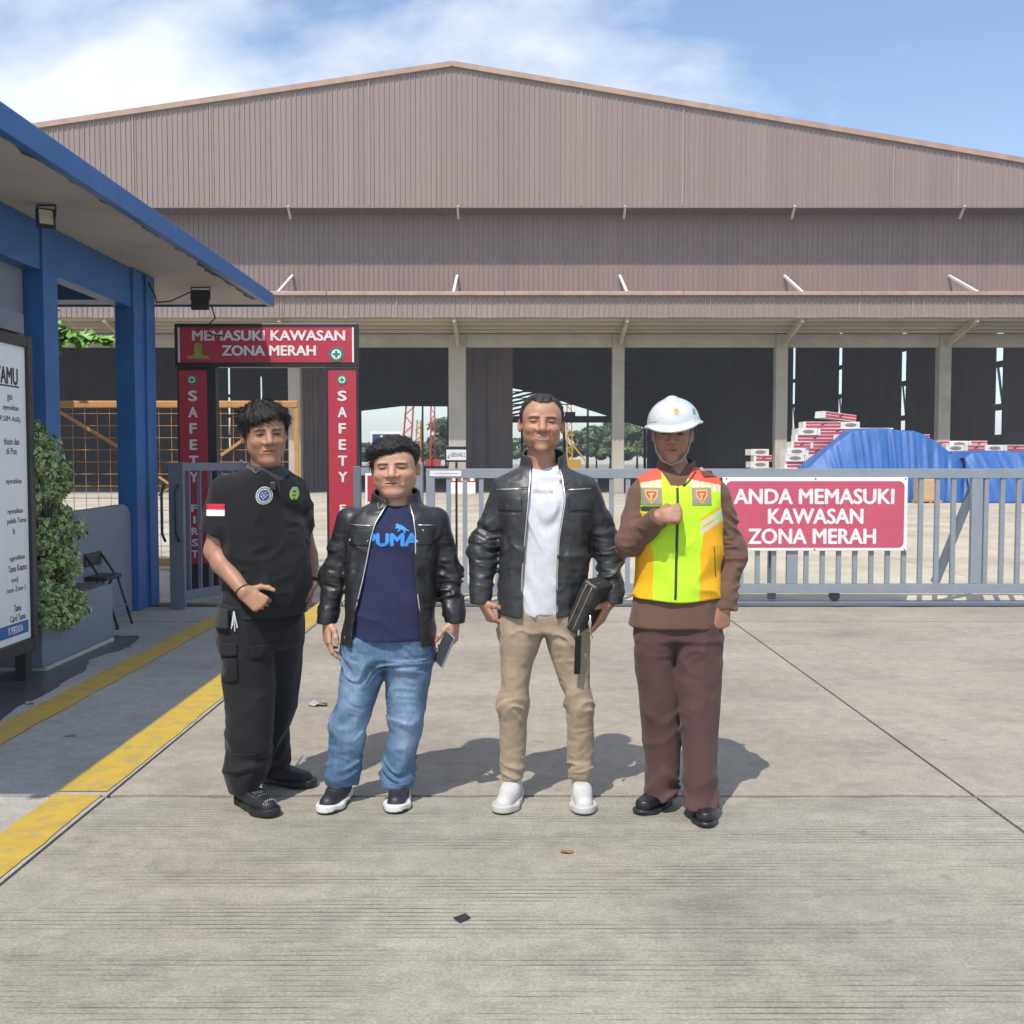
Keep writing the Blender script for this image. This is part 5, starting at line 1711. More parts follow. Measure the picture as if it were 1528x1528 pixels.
RELAX = [(18, 28, 18), (24, 34, 20), (28, 38, 22), (32, 40, 24)]
FIST = [(82, 98, 62), (86, 100, 64), (88, 100, 64), (88, 98, 62)]
TH_RELAX = [(0.75, 0.62, 0.25), (0.93, 0.25, 0.28), (0.95, 0.05, 0.32)]
TH_FIST = [(0.75, 0.60, 0.35), (0.75, -0.10, 0.75), (0.35, -0.85, 0.55)]
TH_OUT = [(0.60, 0.75, 0.15), (0.55, 0.82, 0.05), (0.55, 0.83, -0.05)]

def shoe(parent, heel, toe, upper_m, sole_m, high=0.085, length=0.285, sole_h=0.028, lace_m=None, width=1.0, tint=None, sole_tint=None, trim=None, name='shoe', toe_r=0.040):
    hx, hy = heel
    d = np.array([toe[0] - hx, toe[1] - hy], f32)
    L = float(np.linalg.norm(d)) or length
    d /= L
    s_ = L / 0.285
    def loc(p):
        x, y = p[:, 0] - hx, p[:, 1] - hy
        a = (x * d[0] + y * d[1]) / s_
        b = (-x * d[1] + y * d[0]) / width
        return np.stack([a, b, p[:, 2]], 1)
    def out2(q, g=0.0):
        z0 = q.copy(); z0[:, 2] = 0
        e = rcone(z0, (0.036, 0, 0), (0.12, 0.003, 0), 0.033 + g, 0.035 + g)
        e = smin(e, rcone(z0, (0.12, 0.003, 0), (0.20, 0, 0), 0.036 + g, 0.047 + g), 0.03)
        return smin(e, rcone(z0, (0.20, 0, 0), (0.285 - toe_r, -0.002, 0), 0.047 + g, toe_r + g), 0.03)
    def up(p):
        q = loc(p)
        e = rcone(q, (0.042, 0, 0.050), (0.13, 0, 0.058), 0.034, 0.040)
        e = smin(e, rcone(q, (0.13, 0, 0.052), (0.232, -0.001, 0.036), 0.041, 0.036), 0.03)
        e = smin(e, rcone(q, (0.055, 0, 0.055), (0.068, 0, high + 0.02), 0.036, 0.040), 0.025)
        e = smax(e, out2(q, 0.001), 0.012)
        e = smax(e, q[:, 2] - high - 0.10 * (0.10 - q[:, 0]), 0.006)
        return smax(e, sole_h * 0.7 - q[:, 2], 0.004)
    def so(p):
        q = loc(p)
        lift = 0.010 * sstep(q[:, 0], 0.20, 0.29) + 0.004 * sstep(0.06 - q[:, 0], 0, 0.06)
        e = out2(q, 0.004)
        top = sole_h * (1.0 + 0.25 * sstep(0.09 - q[:, 0], 0, 0.08)) + lift
        return smax(smax(e, q[:, 2] - top, 0.006), lift * 0.8 + 0.001 - q[:, 2], 0.006)
    xs_, ys_ = sorted([hx, toe[0]]), sorted([hy, toe[1]])
    lo = (xs_[0] - 0.08, ys_[0] - 0.08, 0.0 - 0.008)
    hi = (xs_[1] + 0.08, ys_[1] + 0.08, high + 0.05)
    o = sculpt(name, up, lo, hi, 0.0045, upper_m, parent, tint)
    sculpt('sole', so, lo, (hi[0], hi[1], sole_h * 1.4 + 0.03), 0.0045, sole_m, o, sole_tint)
    perp = np.array([-d[1], d[0]])
    def top_at(a, b):
        zz = np.linspace(0.13, 0.02, 60)
        P = np.stack([np.full(60, hx + d[0] * a * s_ + perp[0] * b), np.full(60, hy + d[1] * a * s_ + perp[1] * b), zz], 1).astype(f32)
        v = up(P)
        k = int(np.argmax(v < 0)) if (v < 0).any() else 59
        return (float(P[k, 0]), float(P[k, 1]), float(zz[k]) + 0.001)
    if lace_m is not None:
        for k in range(4):
            a = 0.125 + 0.019 * k
            pts = [top_at(a + (0.006 if k % 2 else 0), b) for b in np.linspace(-0.024, 0.024, 7)]
            MB().tube(pts, 0.0032, 6).build('lace', lace_m, o, smooth=True, local=False)
    return o, top_at
# ------------------------------------------------------------------ people: shared
PITCH = R(2.77)
class Fig:
    """metric frame of one standing person: the body stands D metres from the lens in the picture plane of the survey (1528 units wide)"""
    def __init__(s, D, pxc):
        s.D = D
        s.X0 = (pxc - 764) / 1528 * D / math.cos(PITCH)
    def ray(s, px, py):
        u, v = (px - 764) / 1528, (764 - py) / 1528
        k = math.cos(PITCH) + v * math.sin(PITCH)
        return u / k, (-math.sin(PITCH) + v * math.cos(PITCH)) / k
    def pt(s, px, py, y=0.0):
        u, w = s.ray(px, py)
        Dp = s.D + y
        return V3(u * Dp - s.X0, y, 1.5 + w * Dp)
    def rows(s, L, grow=0.0):
        """(py, left, right, cy, ry) -> loft rows"""
        out = []
        for py, xl, xr, cy, ry in L:
            a, b = s.pt(xl, py, cy), s.pt(xr, py, cy)
            out.append((a[2], (a[0] + b[0]) / 2, cy, (b[0] - a[0]) / 2 + grow, ry + grow))
        return out

SK = vcol_mat('skin', rough=0.5, var=0.10, vscale=45, bump=0.12, bscale=260, spec=0.45)
HAIRM = vcol_mat('hair_surface', rough=0.55, var=0.45, vscale=110, bump=0.9, bscale=160, stretch=(1, 1, 0.3), spec=0.35)
LEATHER = vcol_mat('black_leather', rough=0.42, var=0.3, vscale=14, bump=0.2, bscale=150, spec=0.5, crease=0.5, cscale=13)
CLOTH = vcol_mat('woven_cloth', rough=0.85, var=0.07, vscale=40, bump=0.25, bscale=500, spec=0.25, sheen=0.1, crease=0.55, cscale=7)
DENIM = vcol_mat('denim', rough=0.85, var=0.16, vscale=70, bump=0.35, bscale=420, spec=0.2, stretch=(1, 1, 0.6), crease=0.5, cscale=9)
SHOEM = vcol_mat('shoe_surface', rough=0.5, var=0.06, vscale=40, bump=0.2, bscale=300)
SHINY = vcol_mat('polished_shoe', rough=0.36, var=0.06, vscale=30, bump=0.05, bscale=100)
VEST = vcol_mat('vest_fabric', rough=0.7, var=0.05, vscale=30, bump=0.25, bscale=350, spec=0.3, crease=0.45, cscale=7)
ZIPM = mat('zip_metal', (0.72, 0.70, 0.66), 0.3, metal=0.9, var=0.1, scale=200)
THREAD = mat('dark_thread', (0.03, 0.03, 0.032), 0.6)

def person(fig, label):
    return thing('person', label, 'person', (fig.X0, fig.D, 0))

def zaxis(fine, lo=-0.02, hi=1.95, a=0.003, b=0.010):
    """z samples: fine steps inside the given ranges, coarse elsewhere"""
    z, out = lo, [lo]
    while z < hi:
        st = a if any(p - 0.01 <= z <= q + 0.01 for p, q in fine) else b
        z += st
        out.append(z)
    return np.array(out, f32)

def body_mesh(root, head, neck_to, torso, arms, legs, hands, skin, stub=0.35, neck_r=0.058, h=0.0032):
    """one continuous body: head, neck, trunk, limbs, hands"""
    nb_ = head.world([(0, 0.012, -0.055)])[0]
    def f(p):
        d = head.skin(p)
        d = smin(d, chain(p, [nb_, (nb_ + np.array(neck_to)) / 2 + V3(0, 0.004, 0), neck_to], [neck_r * 0.98, neck_r, neck_r * 1.15]), 0.022)
        d = smin(d, torso(p), 0.04)
        for pts, rs in arms: d = smin(d, chain(p, pts, rs), 0.015)
        for pts, rs in legs: d = smin(d, chain(p, pts, rs), 0.03)
        for hd in hands: d = smin(d, hd(p), 0.012)
        return d
    P = np.concatenate([np.array(a[0]) for a in arms] + [np.array(l[0]) for l in legs] + [h_.centre[None] for h_ in hands])
    lo = P.min(0) - 0.16
    hi = P.max(0) + 0.16
    lo[1], hi[1] = min(lo[1], -0.2), max(hi[1], 0.2)
    lo[2], hi[2] = 0.02, head.c[2] + 0.17 * head.sc
    fine = [(head.c[2] - 0.17, hi[2])] + [(h_.centre[2] - 0.13, h_.centre[2] + 0.12) for h_ in hands]
    def tint(v):
        c = head.tint(v, skin, stub)
        # hands: knuckles and nails a little different in tone
        for h_ in hands:
            n = vnoise(v, 90, 90, 90, 8)
            m_ = (np.linalg.norm(v - h_.centre, axis=1) < 0.13)
            c[m_] *= (1 + 0.08 * n[m_])[:, None]
        return c
    return sculpt('body', f, lo, hi, h, SK, root, tint, zaxis(fine, lo[2], hi[2], 0.003, 0.012))

def leg_pair(fig, L, Rr):
    return Loft(fig.rows(L), 2.15), Loft(fig.rows(Rr), 2.15)
# ------------------------------------------------------------------ the man in black polo and cargo trousers, turned to one side
def build_black_polo_man():
    g = Fig(4.50, 392)
    root = person(g, 'man in black polo with flag patch and black cargo trousers, turned sideways with thumb out')
    pt = g.pt
    skin = (0.37, 0.19, 0.118)
    head = Head((pt(396, 648)[0], -0.01, pt(0, 648)[2] - 0.009), 1.06, yaw=R(24), pitch=R(3), roll=R(-3), w=1.05, fat=0.4, smile=0.0)
    YAW = R(46)
    def trow(py, px, rx, ry, fwd=0.0):
        c = pt(px, py)
        return (c[2], c[0] + fwd * math.sin(YAW), -fwd * math.cos(YAW), rx, ry)
    tor = [trow(694, 397, 0.060, 0.062), trow(703, 395, 0.115, 0.085), trow(718, 392, 0.180, 0.105), trow(745, 390, 0.206, 0.122), trow(800, 391, 0.200, 0.135, 0.01), trow(850, 393, 0.190, 0.150, 0.02), trow(890, 394, 0.185, 0.155, 0.02), trow(914, 394, 0.182, 0.150, 0.012)]
    tt = Loft(tor, 2.3, yaw=YAW)
    S1, M1, E1, W1 = pt(338, 733, -0.10), pt(324, 796, -0.11), pt(321, 822, -0.12), pt(364, 883, -0.22)
    S2, M2, E2, W2 = pt(438, 733, 0.11), pt(449, 790, 0.13), pt(459, 828, 0.14), pt(465, 872, 0.06)
    def sleeves(p):
        a = chain(p, [S1, M1], [0.072, 0.070])
        b = chain(p, [S2, M2], [0.066, 0.064])
        d1 = (M1 - S1) / np.linalg.norm(M1 - S1); d2 = (M2 - S2) / np.linalg.norm(M2 - S2)
        a = smax(a, (p - M1) @ d1, 0.006); b = smax(b, (p - M2) @ d2, 0.006)
        return np.minimum(a, b)
    nx_, nz_ = head.c[0] - 0.004, pt(0, 694)[2]
    def polo(p):
        w = 0.010 * ridged(p, 6, 6, 9, 91, 0.14) + 0.005 * ridged(p, 12, 12, 16, 92, 0.08)
        d = smin(tt(p), sleeves(p), 0.03) - w * sstep(pt(0, 725)[2] - p[:, 2], 0, 0.12)
        q = p - V3(nx_, 0.012, 0)
        rr = np.sqrt(q[:, 0] ** 2 + q[:, 1] ** 2)
        fw = q[:, 0] * math.sin(YAW) - q[:, 1] * math.cos(YAW)
        zc = q[:, 2] - (nz_ - 0.012 - 0.28 * fw)
        co = smax(np.abs(rr - 0.074 - 0.35 * np.clip(-zc, -0.1, 0.1)) - 0.006, np.abs(zc) - 0.028, 0.006)
        # collar opens at the placket
        lat = q[:, 0] * math.cos(YAW) + q[:, 1] * math.sin(YAW)
        co = smax(co, -np.maximum(np.abs(lat) - 0.022, -fw), 0.005)
        d = smin(d, co, 0.008)
        d = smax(d, -rcone(p, (nx_, 0.012, nz_ - 0.05), (nx_, 0.0, nz_ + 0.1), 0.064, 0.074), 0.004)
        d = smax(d, -rcone(p, M1 + V3(0, 0, -0.03), M1 + V3(0, 0, 0.02), 0.058, 0.058), 0.003)
        return smax(d, -rcone(p, M2 + V3(0.005, 0, -0.03), M2 + V3(0, 0, 0.02), 0.052, 0.052), 0.003)
    blk = (0.011, 0.011, 0.013)
    def ptint(v):
        c = np.tile(np.array(blk, f32), (len(v), 1))
        rr = np.hypot(v[:, 0] - nx_, v[:, 1] - 0.012)
        c[(v[:, 2] > nz_ - 0.035 - 0.30 * ((v[:, 0] - nx_) * math.sin(YAW) - v[:, 1] * math.cos(YAW))) & (rr < 0.105)] = (0.045, 0.045, 0.048)
        return c
    po = sculpt('polo_shirt', polo, V3(-0.34, -0.28, pt(0, 916)[2]), V3(0.30, 0.30, pt(0, 676)[2]), 0.0042, CLOTH, root, ptint)
    # flag on the sleeve, chest emblems, placket, shoulder strap and microphone
    fl = vcol_mat('flag_cloth', rough=0.7, var=0.03)
    a, b = pt(307, 770, -0.17), pt(337, 752, -0.17)
    patch('flag_patch', polo, a[0], b[0], a[2], b[2], fl, po, 0.003, 10, 20, tint=lambda uw: np.where((uw[:, 1] > 0.5)[:, None], (0.58, 0.02, 0.04), (0.74, 0.73, 0.74)))
    def rnd_(u, w):
        a_, b_ = 2 * u - 1, 2 * w - 1
        return 0.5 + 0.5 * a_ * np.sqrt(1 - b_ * b_ / 2), 0.5 + 0.5 * b_ * np.sqrt(1 - a_ * a_ / 2)
    def e1(uw):
        U, W = rnd_(uw[:, 0], uw[:, 1])
        r = np.hypot(U - 0.5, W - 0.5) * 2
        c = np.tile(np.array((0.035, 0.06, 0.17), f32), (len(uw), 1))
        c[r > 0.66] = (0.60, 0.58, 0.52)
        c[(r > 0.76) & (r < 0.90)] = (0.08, 0.10, 0.18)
        c[(r < 0.42) & (np.sin(uw[:, 0] * 30) * np.sin(uw[:, 1] * 26) > 0.2)] = (0.42, 0.44, 0.52)
        return c
    c_ = pt(394, 739.5, -0.13)
    patch('chest_emblem', polo, c_[0] - 0.030, c_[0] + 0.030, c_[2] - 0.038, c_[2] + 0.038, fl, po, 0.003, 30, 30, shape=rnd_, tint=e1)
    c_ = pt(434, 737, -0.08)
    def e2(uw):
        c = np.tile(np.array((0.30, 0.50, 0.06), f32), (len(uw), 1))
        c[uw[:, 1] > 0.72] = (0.25, 0.40, 0.30)
        c[(np.abs(uw[:, 0] - 0.5) < 0.2) & (uw[:, 1] < 0.72) & (np.sin(uw[:, 1] * 22) > 0)] = (0.05, 0.09, 0.05)
        return c
    patch('chest_emblem', polo, c_[0] - 0.015, c_[0] + 0.015, c_[2] - 0.028, c_[2] + 0.028, fl, po, 0.003, 16, 24, tint=e2, shape=lambda u, w: (0.5 + (u - 0.5) * (0.35 + 0.65 * np.sin(np.pi * np.clip(w * 0.85 + 0.1, 0, 1))), w))
    tube_on('placket', polo, [(pt(408, 704, -0.1)[0], pt(0, 704)[2]), (pt(413, 722, -0.1)[0], pt(0, 722)[2]), (pt(416, 742, -0.1)[0], pt(0, 742)[2])], 0.003, THREAD, po, 0.0)
    dg_ = mat('strap_webbing', (0.10, 0.105, 0.11), 0.5)
    sp = [(346, 686), (352, 692), (360, 690), (368, 698), (376, 700), (384, 706), (388, 702)]
    P = [pt(x, y, -0.09) for x, y in sp]
    Ys = drop_y(polo, [p[0] for p in P], [p[2] for p in P])
    MB().tube([(float(p[0]), min(float(y), 0.05) - 0.006, float(p[2])) for p, y in zip(P, Ys)], 0.0050, 6).build('shoulder_cord', dg_, po, smooth=True, local=False)
    c_ = pt(407, 725, -0.1); y = float(drop_y(polo, [c_[0]], [c_[2]])[0])
    MB().box(c_[0] - 0.013, c_[0] + 0.013, y - 0.02, y + 0.002, c_[2] - 0.018, c_[2] + 0.018).build('clip_microphone', M['black'], po, bevel=0.004, local=False)
    # ---- cargo trousers
    LL = [(900, 330, 400, -0.06, 0.13), (955, 328, 405, -0.065, 0.125), (1000, 331, 407, -0.07, 0.112), (1029, 336, 407, -0.075, 0.105), (1069, 340, 406, -0.08, 0.098), (1104, 337, 402, -0.08, 0.092), (1130, 337, 399, -0.08, 0.09), (1154, 341, 397, -0.075, 0.085), (1178, 348, 386, -0.07, 0.062)]
    RR = [(900, 385, 452, 0.05, 0.13), (955, 388, 449, 0.07, 0.125), (1000, 388, 447, 0.09, 0.115), (1029, 388, 444, 0.105, 0.105), (1069, 388, 438, 0.125, 0.098), (1104, 386, 429, 0.145, 0.090), (1122, 386, 427, 0.155, 0.085), (1138, 387, 427, 0.175, 0.080), (1152, 388, 424, 0.19, 0.072)]
    lL, lR = leg_pair(g, LL, RR)
    hip = Loft([trow(900, 391, 0.178, 0.140, 0.0), trow(930, 390, 0.180, 0.138, 0.0), trow(960, 390, 0.176, 0.130, 0.0)], 2.4, yaw=YAW)
    def trousers(p):
        d = smin(smin(lL(p), lR(p), 0.02), hip(p), 0.03)
        z = p[:, 2]
        w = 0.014 * ridged(p, 6, 6, 15, 101, 0.12) * sstep(pt(0, 1060)[2] - z, -0.05, 0.15)
        w += 0.008 * ridged(p, 8, 8, 9, 102, 0.10)
        return d - w * sstep(pt(0, 905)[2] - z, 0, 0.05)
    pk = (0.012, 0.012, 0.014)
    tr_ = sculpt('cargo_trousers', trousers, V3(-0.34, -0.26, 0.06), V3(0.28, 0.34, pt(0, 898)[2]), 0.0045, CLOTH, root, pk)
    def flap(x0, x1, y0, y1, lift=0.010, yy=-0.15):
        a, b = pt(x0, y1, yy), pt(x1, y0, yy)
        patch('pocket_flap', trousers, a[0], b[0], a[2], b[2], CLOTH, tr_, lift, tint=(0.013, 0.013, 0.015), shape=lambda u, w: (u, w + 0.12 * (1 - w) * (2 * np.abs(u - 0.5)) ** 2))
    flap(329, 358, 958, 976); flap(377, 412, 962, 981); flap(330, 358, 980, 1016, 0.007); flap(344, 384, 1122, 1150, 0.006)
    beltm = mat('belt_black', (0.02, 0.02, 0.022), 0.45)
    a = pt(322, 903, -0.16)
    pouch = patch('belt_pouch', lambda p: np.minimum(polo(p), trousers(p)), pt(321, 915, -0.1)[0], pt(350, 915, -0.1)[0], pt(0, 927)[2], pt(0, 900)[2], CLOTH, tr_, 0.022, tint=(0.030, 0.032, 0.036))
    kb = pt(349, 912, -0.20)
    for k, (dx, dz) in enumerate(((-0.012, -0.075), (0.004, -0.085), (0.016, -0.07), (-0.004, -0.06))):
        MB().bar((kb[0], kb[1], kb[2]), (kb[0] + dx, kb[1] - 0.004 * k, kb[2] + dz), 0.005, 0.002, up=(0, 1, 0)).build('key', ZIPM, tr_, local=False)
    # ---- black shoes
    f1 = lambda px, Yw: (px - 764) / 1528 * Yw - g.X0
    for heel, toe, laces in (((f1(349, 4.46), -0.035), (f1(405, 4.25), -0.245), True), ((f1(385, 4.76), 0.255), (f1(466, 4.66), 0.165), False)):
        so, ta = shoe(root, heel, toe, SHOEM, SHOEM, 0.085, lace_m=mat('lace_grey', (0.09, 0.09, 0.10), 0.4) if laces else None, tint=(0.016, 0.017, 0.020), sole_tint=(0.014, 0.014, 0.016), width=1.06, sole_h=0.030)
        if laces:
            for k in range(7):
                b_ = -0.030 + 0.010 * k
                q = ta(0.243, b_)
                MB().box(q[0] - 0.0015, q[0] + 0.0015, q[1] - 0.005, q[1] + 0.005, q[2] - 0.001, q[2] + 0.0025).build('toe_stitch', mat('stitch_white', (0.5, 0.5, 0.5), 0.6) if k == 0 else bpy.data.materials['stitch_white'], so, local=False)
    # ---- body: bare forearms, one fist with thumb out
    h1 = hand(W1, (0.80, -0.12, -0.55), (0.10, 0.85, -0.30), (0.45, -0.15, 0.85), FIST, [(0.55, 0.80, 0.20), (0.85, 0.45, -0.05), (0.97, 0.20, -0.10)], 1.02)
    h2 = hand(W2, (-0.15, -0.25, -0.95), (-0.80, -0.30, 0.0), (-0.35, -0.90, 0.1), [(35, 50, 30), (40, 52, 30), (44, 52, 30), (46, 52, 30)], TH_RELAX, 1.0)
    bt = Loft([(z, cx, cy, rx - 0.025, ry - 0.025) for z, cx, cy, rx, ry in tor], 2.2, yaw=YAW)
    body_mesh(root, head, V3(nx_, 0.015, pt(0, 716)[2]), bt,
              [([S1, E1, (E1 * 0.7 + W1 * 0.3) + V3(-0.006, 0, -0.004), W1], [0.050, 0.045, 0.043, 0.029]), ([S2, E2, (E2 * 0.7 + W2 * 0.3), W2], [0.048, 0.042, 0.040, 0.028])],
              [([pt(365, 935, -0.05), pt(373, 1060, -0.08), V3(pt(367, 1175)[0], -0.08, 0.07)], [0.07, 0.04, 0.026]), ([pt(418, 935, 0.05), pt(413, 1060, 0.12), V3(pt(406, 1140)[0], 0.20, 0.07)], [0.07, 0.04, 0.026])],
              [h1, h2], skin, 0.20, neck_r=0.060)
    wd = (W2 - E2) / np.linalg.norm(W2 - E2)
    o = MB()
    for c0, r0, nm in ((W2 - wd * 0.015, 0.034, 'watch'),):
        ring = []
        u = np.cross(wd, [0, 1, 0]); u /= np.linalg.norm(u); w2 = np.cross(wd, u)
        for k in range(17):
            t = 2 * math.pi * k / 16
            ring.append(tuple(c0 + (u * math.cos(t) + w2 * math.sin(t)) * r0))
        (MB().tube(ring, 0.008, 6).build('watch', M['black'], root, smooth=True, local=False))
    wd = (W1 - E1) / np.linalg.norm(W1 - E1); u = np.cross(wd, [0, 1, 0]); u /= np.linalg.norm(u); w2 = np.cross(wd, u)
    MB().tube([tuple(W1 - wd * 0.01 + (u * math.cos(k * math.pi / 8) + w2 * math.sin(k * math.pi / 8)) * 0.032) for k in range(17)], 0.0025, 6).build('wrist_cord', THREAD, root, smooth=True, local=False)
    # ---- fuller hair with parted fringe
    def line(phi, sd):
        l_ = np.interp(phi, [0, 20, 40, 55, 66, 78, 95, 112, 130, 180], [0.060, 0.050, 0.040, 0.028, -0.004, -0.010, 0.020, 0.008, -0.05, -0.068])
        r2 = np.interp(phi, [0, 20, 40, 55, 66, 78, 95, 112, 130, 180], [0.060, 0.074, 0.064, 0.040, 0.006, -0.006, 0.020, 0.008, -0.05, -0.068])
        return np.where(sd < 0, l_, r2)
    hf = head.hair(line, lambda q: 0.010 + 0.016 * sstep(q[:, 2], 0.03, 0.10), (120, 80, 30), 0.0045, clump=0.007, ragged=0.009)
    c = head.c
    ht = lambda v: np.array((0.016, 0.013, 0.012), f32) + np.clip(vnoise(v, 200, 120, 50, 4), 0, 1)[:, None] * np.array((0.040, 0.034, 0.032), f32)
    ho = sculpt('hair', hf, c - 0.16, c + V3(0.16, 0.17, 0.19), 0.0033, HAIRM, root, ht)
    def flow(q):
        f = np.stack([q[:, 0] * 9 + 0.15, -0.9 + 0 * q[:, 0], -0.6 + 0 * q[:, 0]], 1)
        side = sstep(0.06 - q[:, 2], 0, 0.04)[:, None]
        return f * (1 - side) + np.array([0, 0.25, -1.0]) * side
    strands(root, ho, head, 3200, 0.034, flow, 3, 0.0014, 0.12)
    return root
build_black_polo_man()
# ------------------------------------------------------------------ the stout man in leather jacket and jeans
def build_jeans_man():
    g = Fig(4.45, 582)
    root = person(g, 'stout man in open black leather jacket, navy T-shirt and faded jeans holding a phone')
    pt = g.pt
    skin = (0.47, 0.265, 0.175)
    head = Head((pt(590, 698)[0], -0.01, pt(0, 698)[2] - 0.009), 1.03, yaw=R(-2), pitch=R(1), roll=R(-2), w=1.17, fat=1.0, smile=0.15, long=0.95)
    tor = g.rows([(745, 570, 610, 0.01, 0.05), (753, 548, 632, 0.01, 0.082), (767, 524, 655, 0.006, 0.108), (790, 516, 659, -0.005, 0.128), (850, 519, 651, -0.018, 0.142), (900, 517, 648, -0.03, 0.155), (957, 512, 648, -0.03, 0.158)])
    jt = Loft(tor, 2.4)
    S1, E1, W1 = pt(522, 777), pt(500, 856, 0.02), pt(488, 929, -0.03)
    S2, E2, W2 = pt(650, 777), pt(667, 856, 0.03), pt(679, 928, -0.03)
    r_ = [0.060, 0.052, 0.044]
    def sleeves(p):
        w1 = 0.0100 * ridged(p, 8, 8, 27, 33, 0.08) + 0.004 * vnoise(p, 14, 14, 45, 34) + 0.0035 * ridged(p, 20, 20, 52, 35, 0.04)
        a = chain(p, [S1, E1, W1], r_, 0.05)
        b = chain(p, [S2, E2, W2], r_, 0.05)
        a = smax(a, (W1[2] - 0.004) - p[:, 2], 0.008)
        b = smax(b, (W2[2] - 0.004) - p[:, 2], 0.008)
        return np.minimum(a, b) - w1 * sstep(S1[2] - p[:, 2], 0.02, 0.13) * sstep(p[:, 2] - W1[2], 0.0, 0.06)
    Lp = [(583, 725), (582, 751), (567, 778), (562, 795), (557, 824), (550, 860), (536, 921), (530, 972)]
    Rp = [(611, 725), (611, 749), (619, 770), (623, 795), (623, 824), (624, 860), (631, 915), (633, 972)]
    zz = np.array([pt(0, y)[2] for _, y in Lp][::-1]); zr = np.array([pt(0, y)[2] for _, y in Rp][::-1])
    xl = np.array([pt(x, y)[0] for x, y in Lp][::-1]); xr = np.array([pt(x, y)[0] for x, y in Rp][::-1])
    nx_, nz_ = head.c[0], pt(0, 748)[2]
    def collar(p):
        q = p - V3(nx_, 0.015, 0)
        rr = np.sqrt((q[:, 0] / 1.15) ** 2 + q[:, 1] ** 2)
        zc = q[:, 2] - (nz_ + 0.004 + 0.30 * q[:, 1])
        d = np.abs(rr - 0.090 - 0.15 * np.clip(-zc, -0.1, 0.1)) - 0.006
        return smax(d, np.abs(zc) - 0.040, 0.006)
    def jacket(p):
        w = 0.006 * ridged(p, 6, 6, 9, 37, 0.08) + 0.0028 * ridged(p, 18, 18, 26, 39, 0.05) + 0.006 * ridged(p, 14, 14, 18, 38, 0.05) * np.exp(-((p[:, 2] - pt(0, 850)[2]) / 0.06) ** 2)
        d = smin(jt(p) - w * sstep(pt(0, 800)[2] - p[:, 2], 0, 0.1), sleeves(p), 0.025)
        d = smin(d, collar(p), 0.012)
        o = np.maximum(np.maximum(np.interp(p[:, 2], zz, xl) - p[:, 0], p[:, 0] - np.interp(p[:, 2], zr, xr)), p[:, 1] + 0.03)
        d = smax(d, -o, 0.004)
        d = smax(d, -rcone(p, (nx_, 0.015, nz_ - 0.05), (nx_, 0.0, nz_ + 0.12), 0.080, 0.092), 0.004)
        d = smax(d, -rcone(p, W1 - V3(0, 0, 0.02), W1 + V3(0, 0, 0.010), 0.031, 0.028), 0.003)
        return smax(d, -rcone(p, W2 - V3(0, 0, 0.02), W2 + V3(0, 0, 0.010), 0.031, 0.028), 0.003)
    blk = (0.016, 0.016, 0.018)
    jk = sculpt('jacket', jacket, V3(-0.42, -0.24, pt(0, 960)[2]), V3(0.42, 0.24, pt(0, 715)[2]), 0.0042, LEATHER, root, blk)
    jl = lambda p: smin(jt(p), sleeves(p), 0.025)
    tube_on('zip', jl, [(x - 0.004, z) for x, z in zip(xl[::-1][1:-1], zz[::-1][1:-1])] + [(pt(531, 957)[0] - 0.004, pt(0, 957)[2])], 0.0030, ZIPM, jk, 0.003)
    tube_on('zip', jl, [(x + 0.004, z) for x, z in zip(xr[::-1][1:-1], zr[::-1][1:-1])] + [(pt(633, 957)[0] + 0.002, pt(0, 957)[2])], 0.0030, ZIPM, jk, 0.003)
    for a, b in ((526, 562), (627, 650)):
        x0, x1 = pt(a, 790)[0], pt(b, 790)[0]
        tube_on('chest_zip', jl, [(x0, pt(0, 781)[2]), (x1, pt(0, 782)[2])], 0.0028, ZIPM, jk, 0.001)
        patch('pocket_flap', jl, x0, x1 - 0.004, pt(0, 810)[2], pt(0, 788)[2], LEATHER, jk, 0.0045, tint=blk)
    def stud(px, py, r=0.0055):
        q = pt(px, py); y = float(drop_y(jl, [q[0]], [q[2]])[0])
        MB().tube([(q[0], y + 0.002, q[2]), (q[0], y - 0.004, q[2])], r, 10).build('stud', ZIPM, jk, local=False)
    for a in ((556, 804), (626, 804), (634, 789), (528, 803), (522, 944)): stud(*a)
    q = [pt(566, 750), pt(572, 747), pt(575, 754), pt(569, 758), pt(566, 750)]
    MB().tube([(a[0], float(drop_y(jl, [a[0]], [a[2]])[0]) - 0.012, a[2]) for a in q], 0.0024, 6).build('buckle', ZIPM, jk, local=False)
    # ---- navy T-shirt with print
    ts = Loft([(z, cx, cy, rx - 0.012, ry - 0.012) for z, cx, cy, rx, ry in tor], 2.3)
    nh = pt(595, 751)
    hz_ = pt(0, 948)[2]
    def shirt(p):
        d = ts(p) - 0.0075 * ridged(p, 5, 5, 12, 41, 0.14)
        d = smax(d, -ellip(p, (nh[0], -0.03, nh[2] + 0.020), (0.082, 0.13, 0.030)), 0.004)
        return smax(d, hz_ - p[:, 2], 0.004)
    navy = (0.018, 0.022, 0.062)
    tsh = sculpt('t_shirt', shirt, V3(-0.26, -0.22, pt(0, 955)[2]), V3(0.26, 0.2, pt(0, 735)[2]), 0.0045, CLOTH, root, navy)
    prt = mat('shirt_print_blue', (0.03, 0.22, 0.62), 0.6, var=0.03)
    tmid = pt(590, 802)
    text_on('lettering', shirt, 'PUMA', pt(591, 802)[0], tmid[2], 0.225, 0.058, prt, tsh, bold=0.05, lift=0.002)
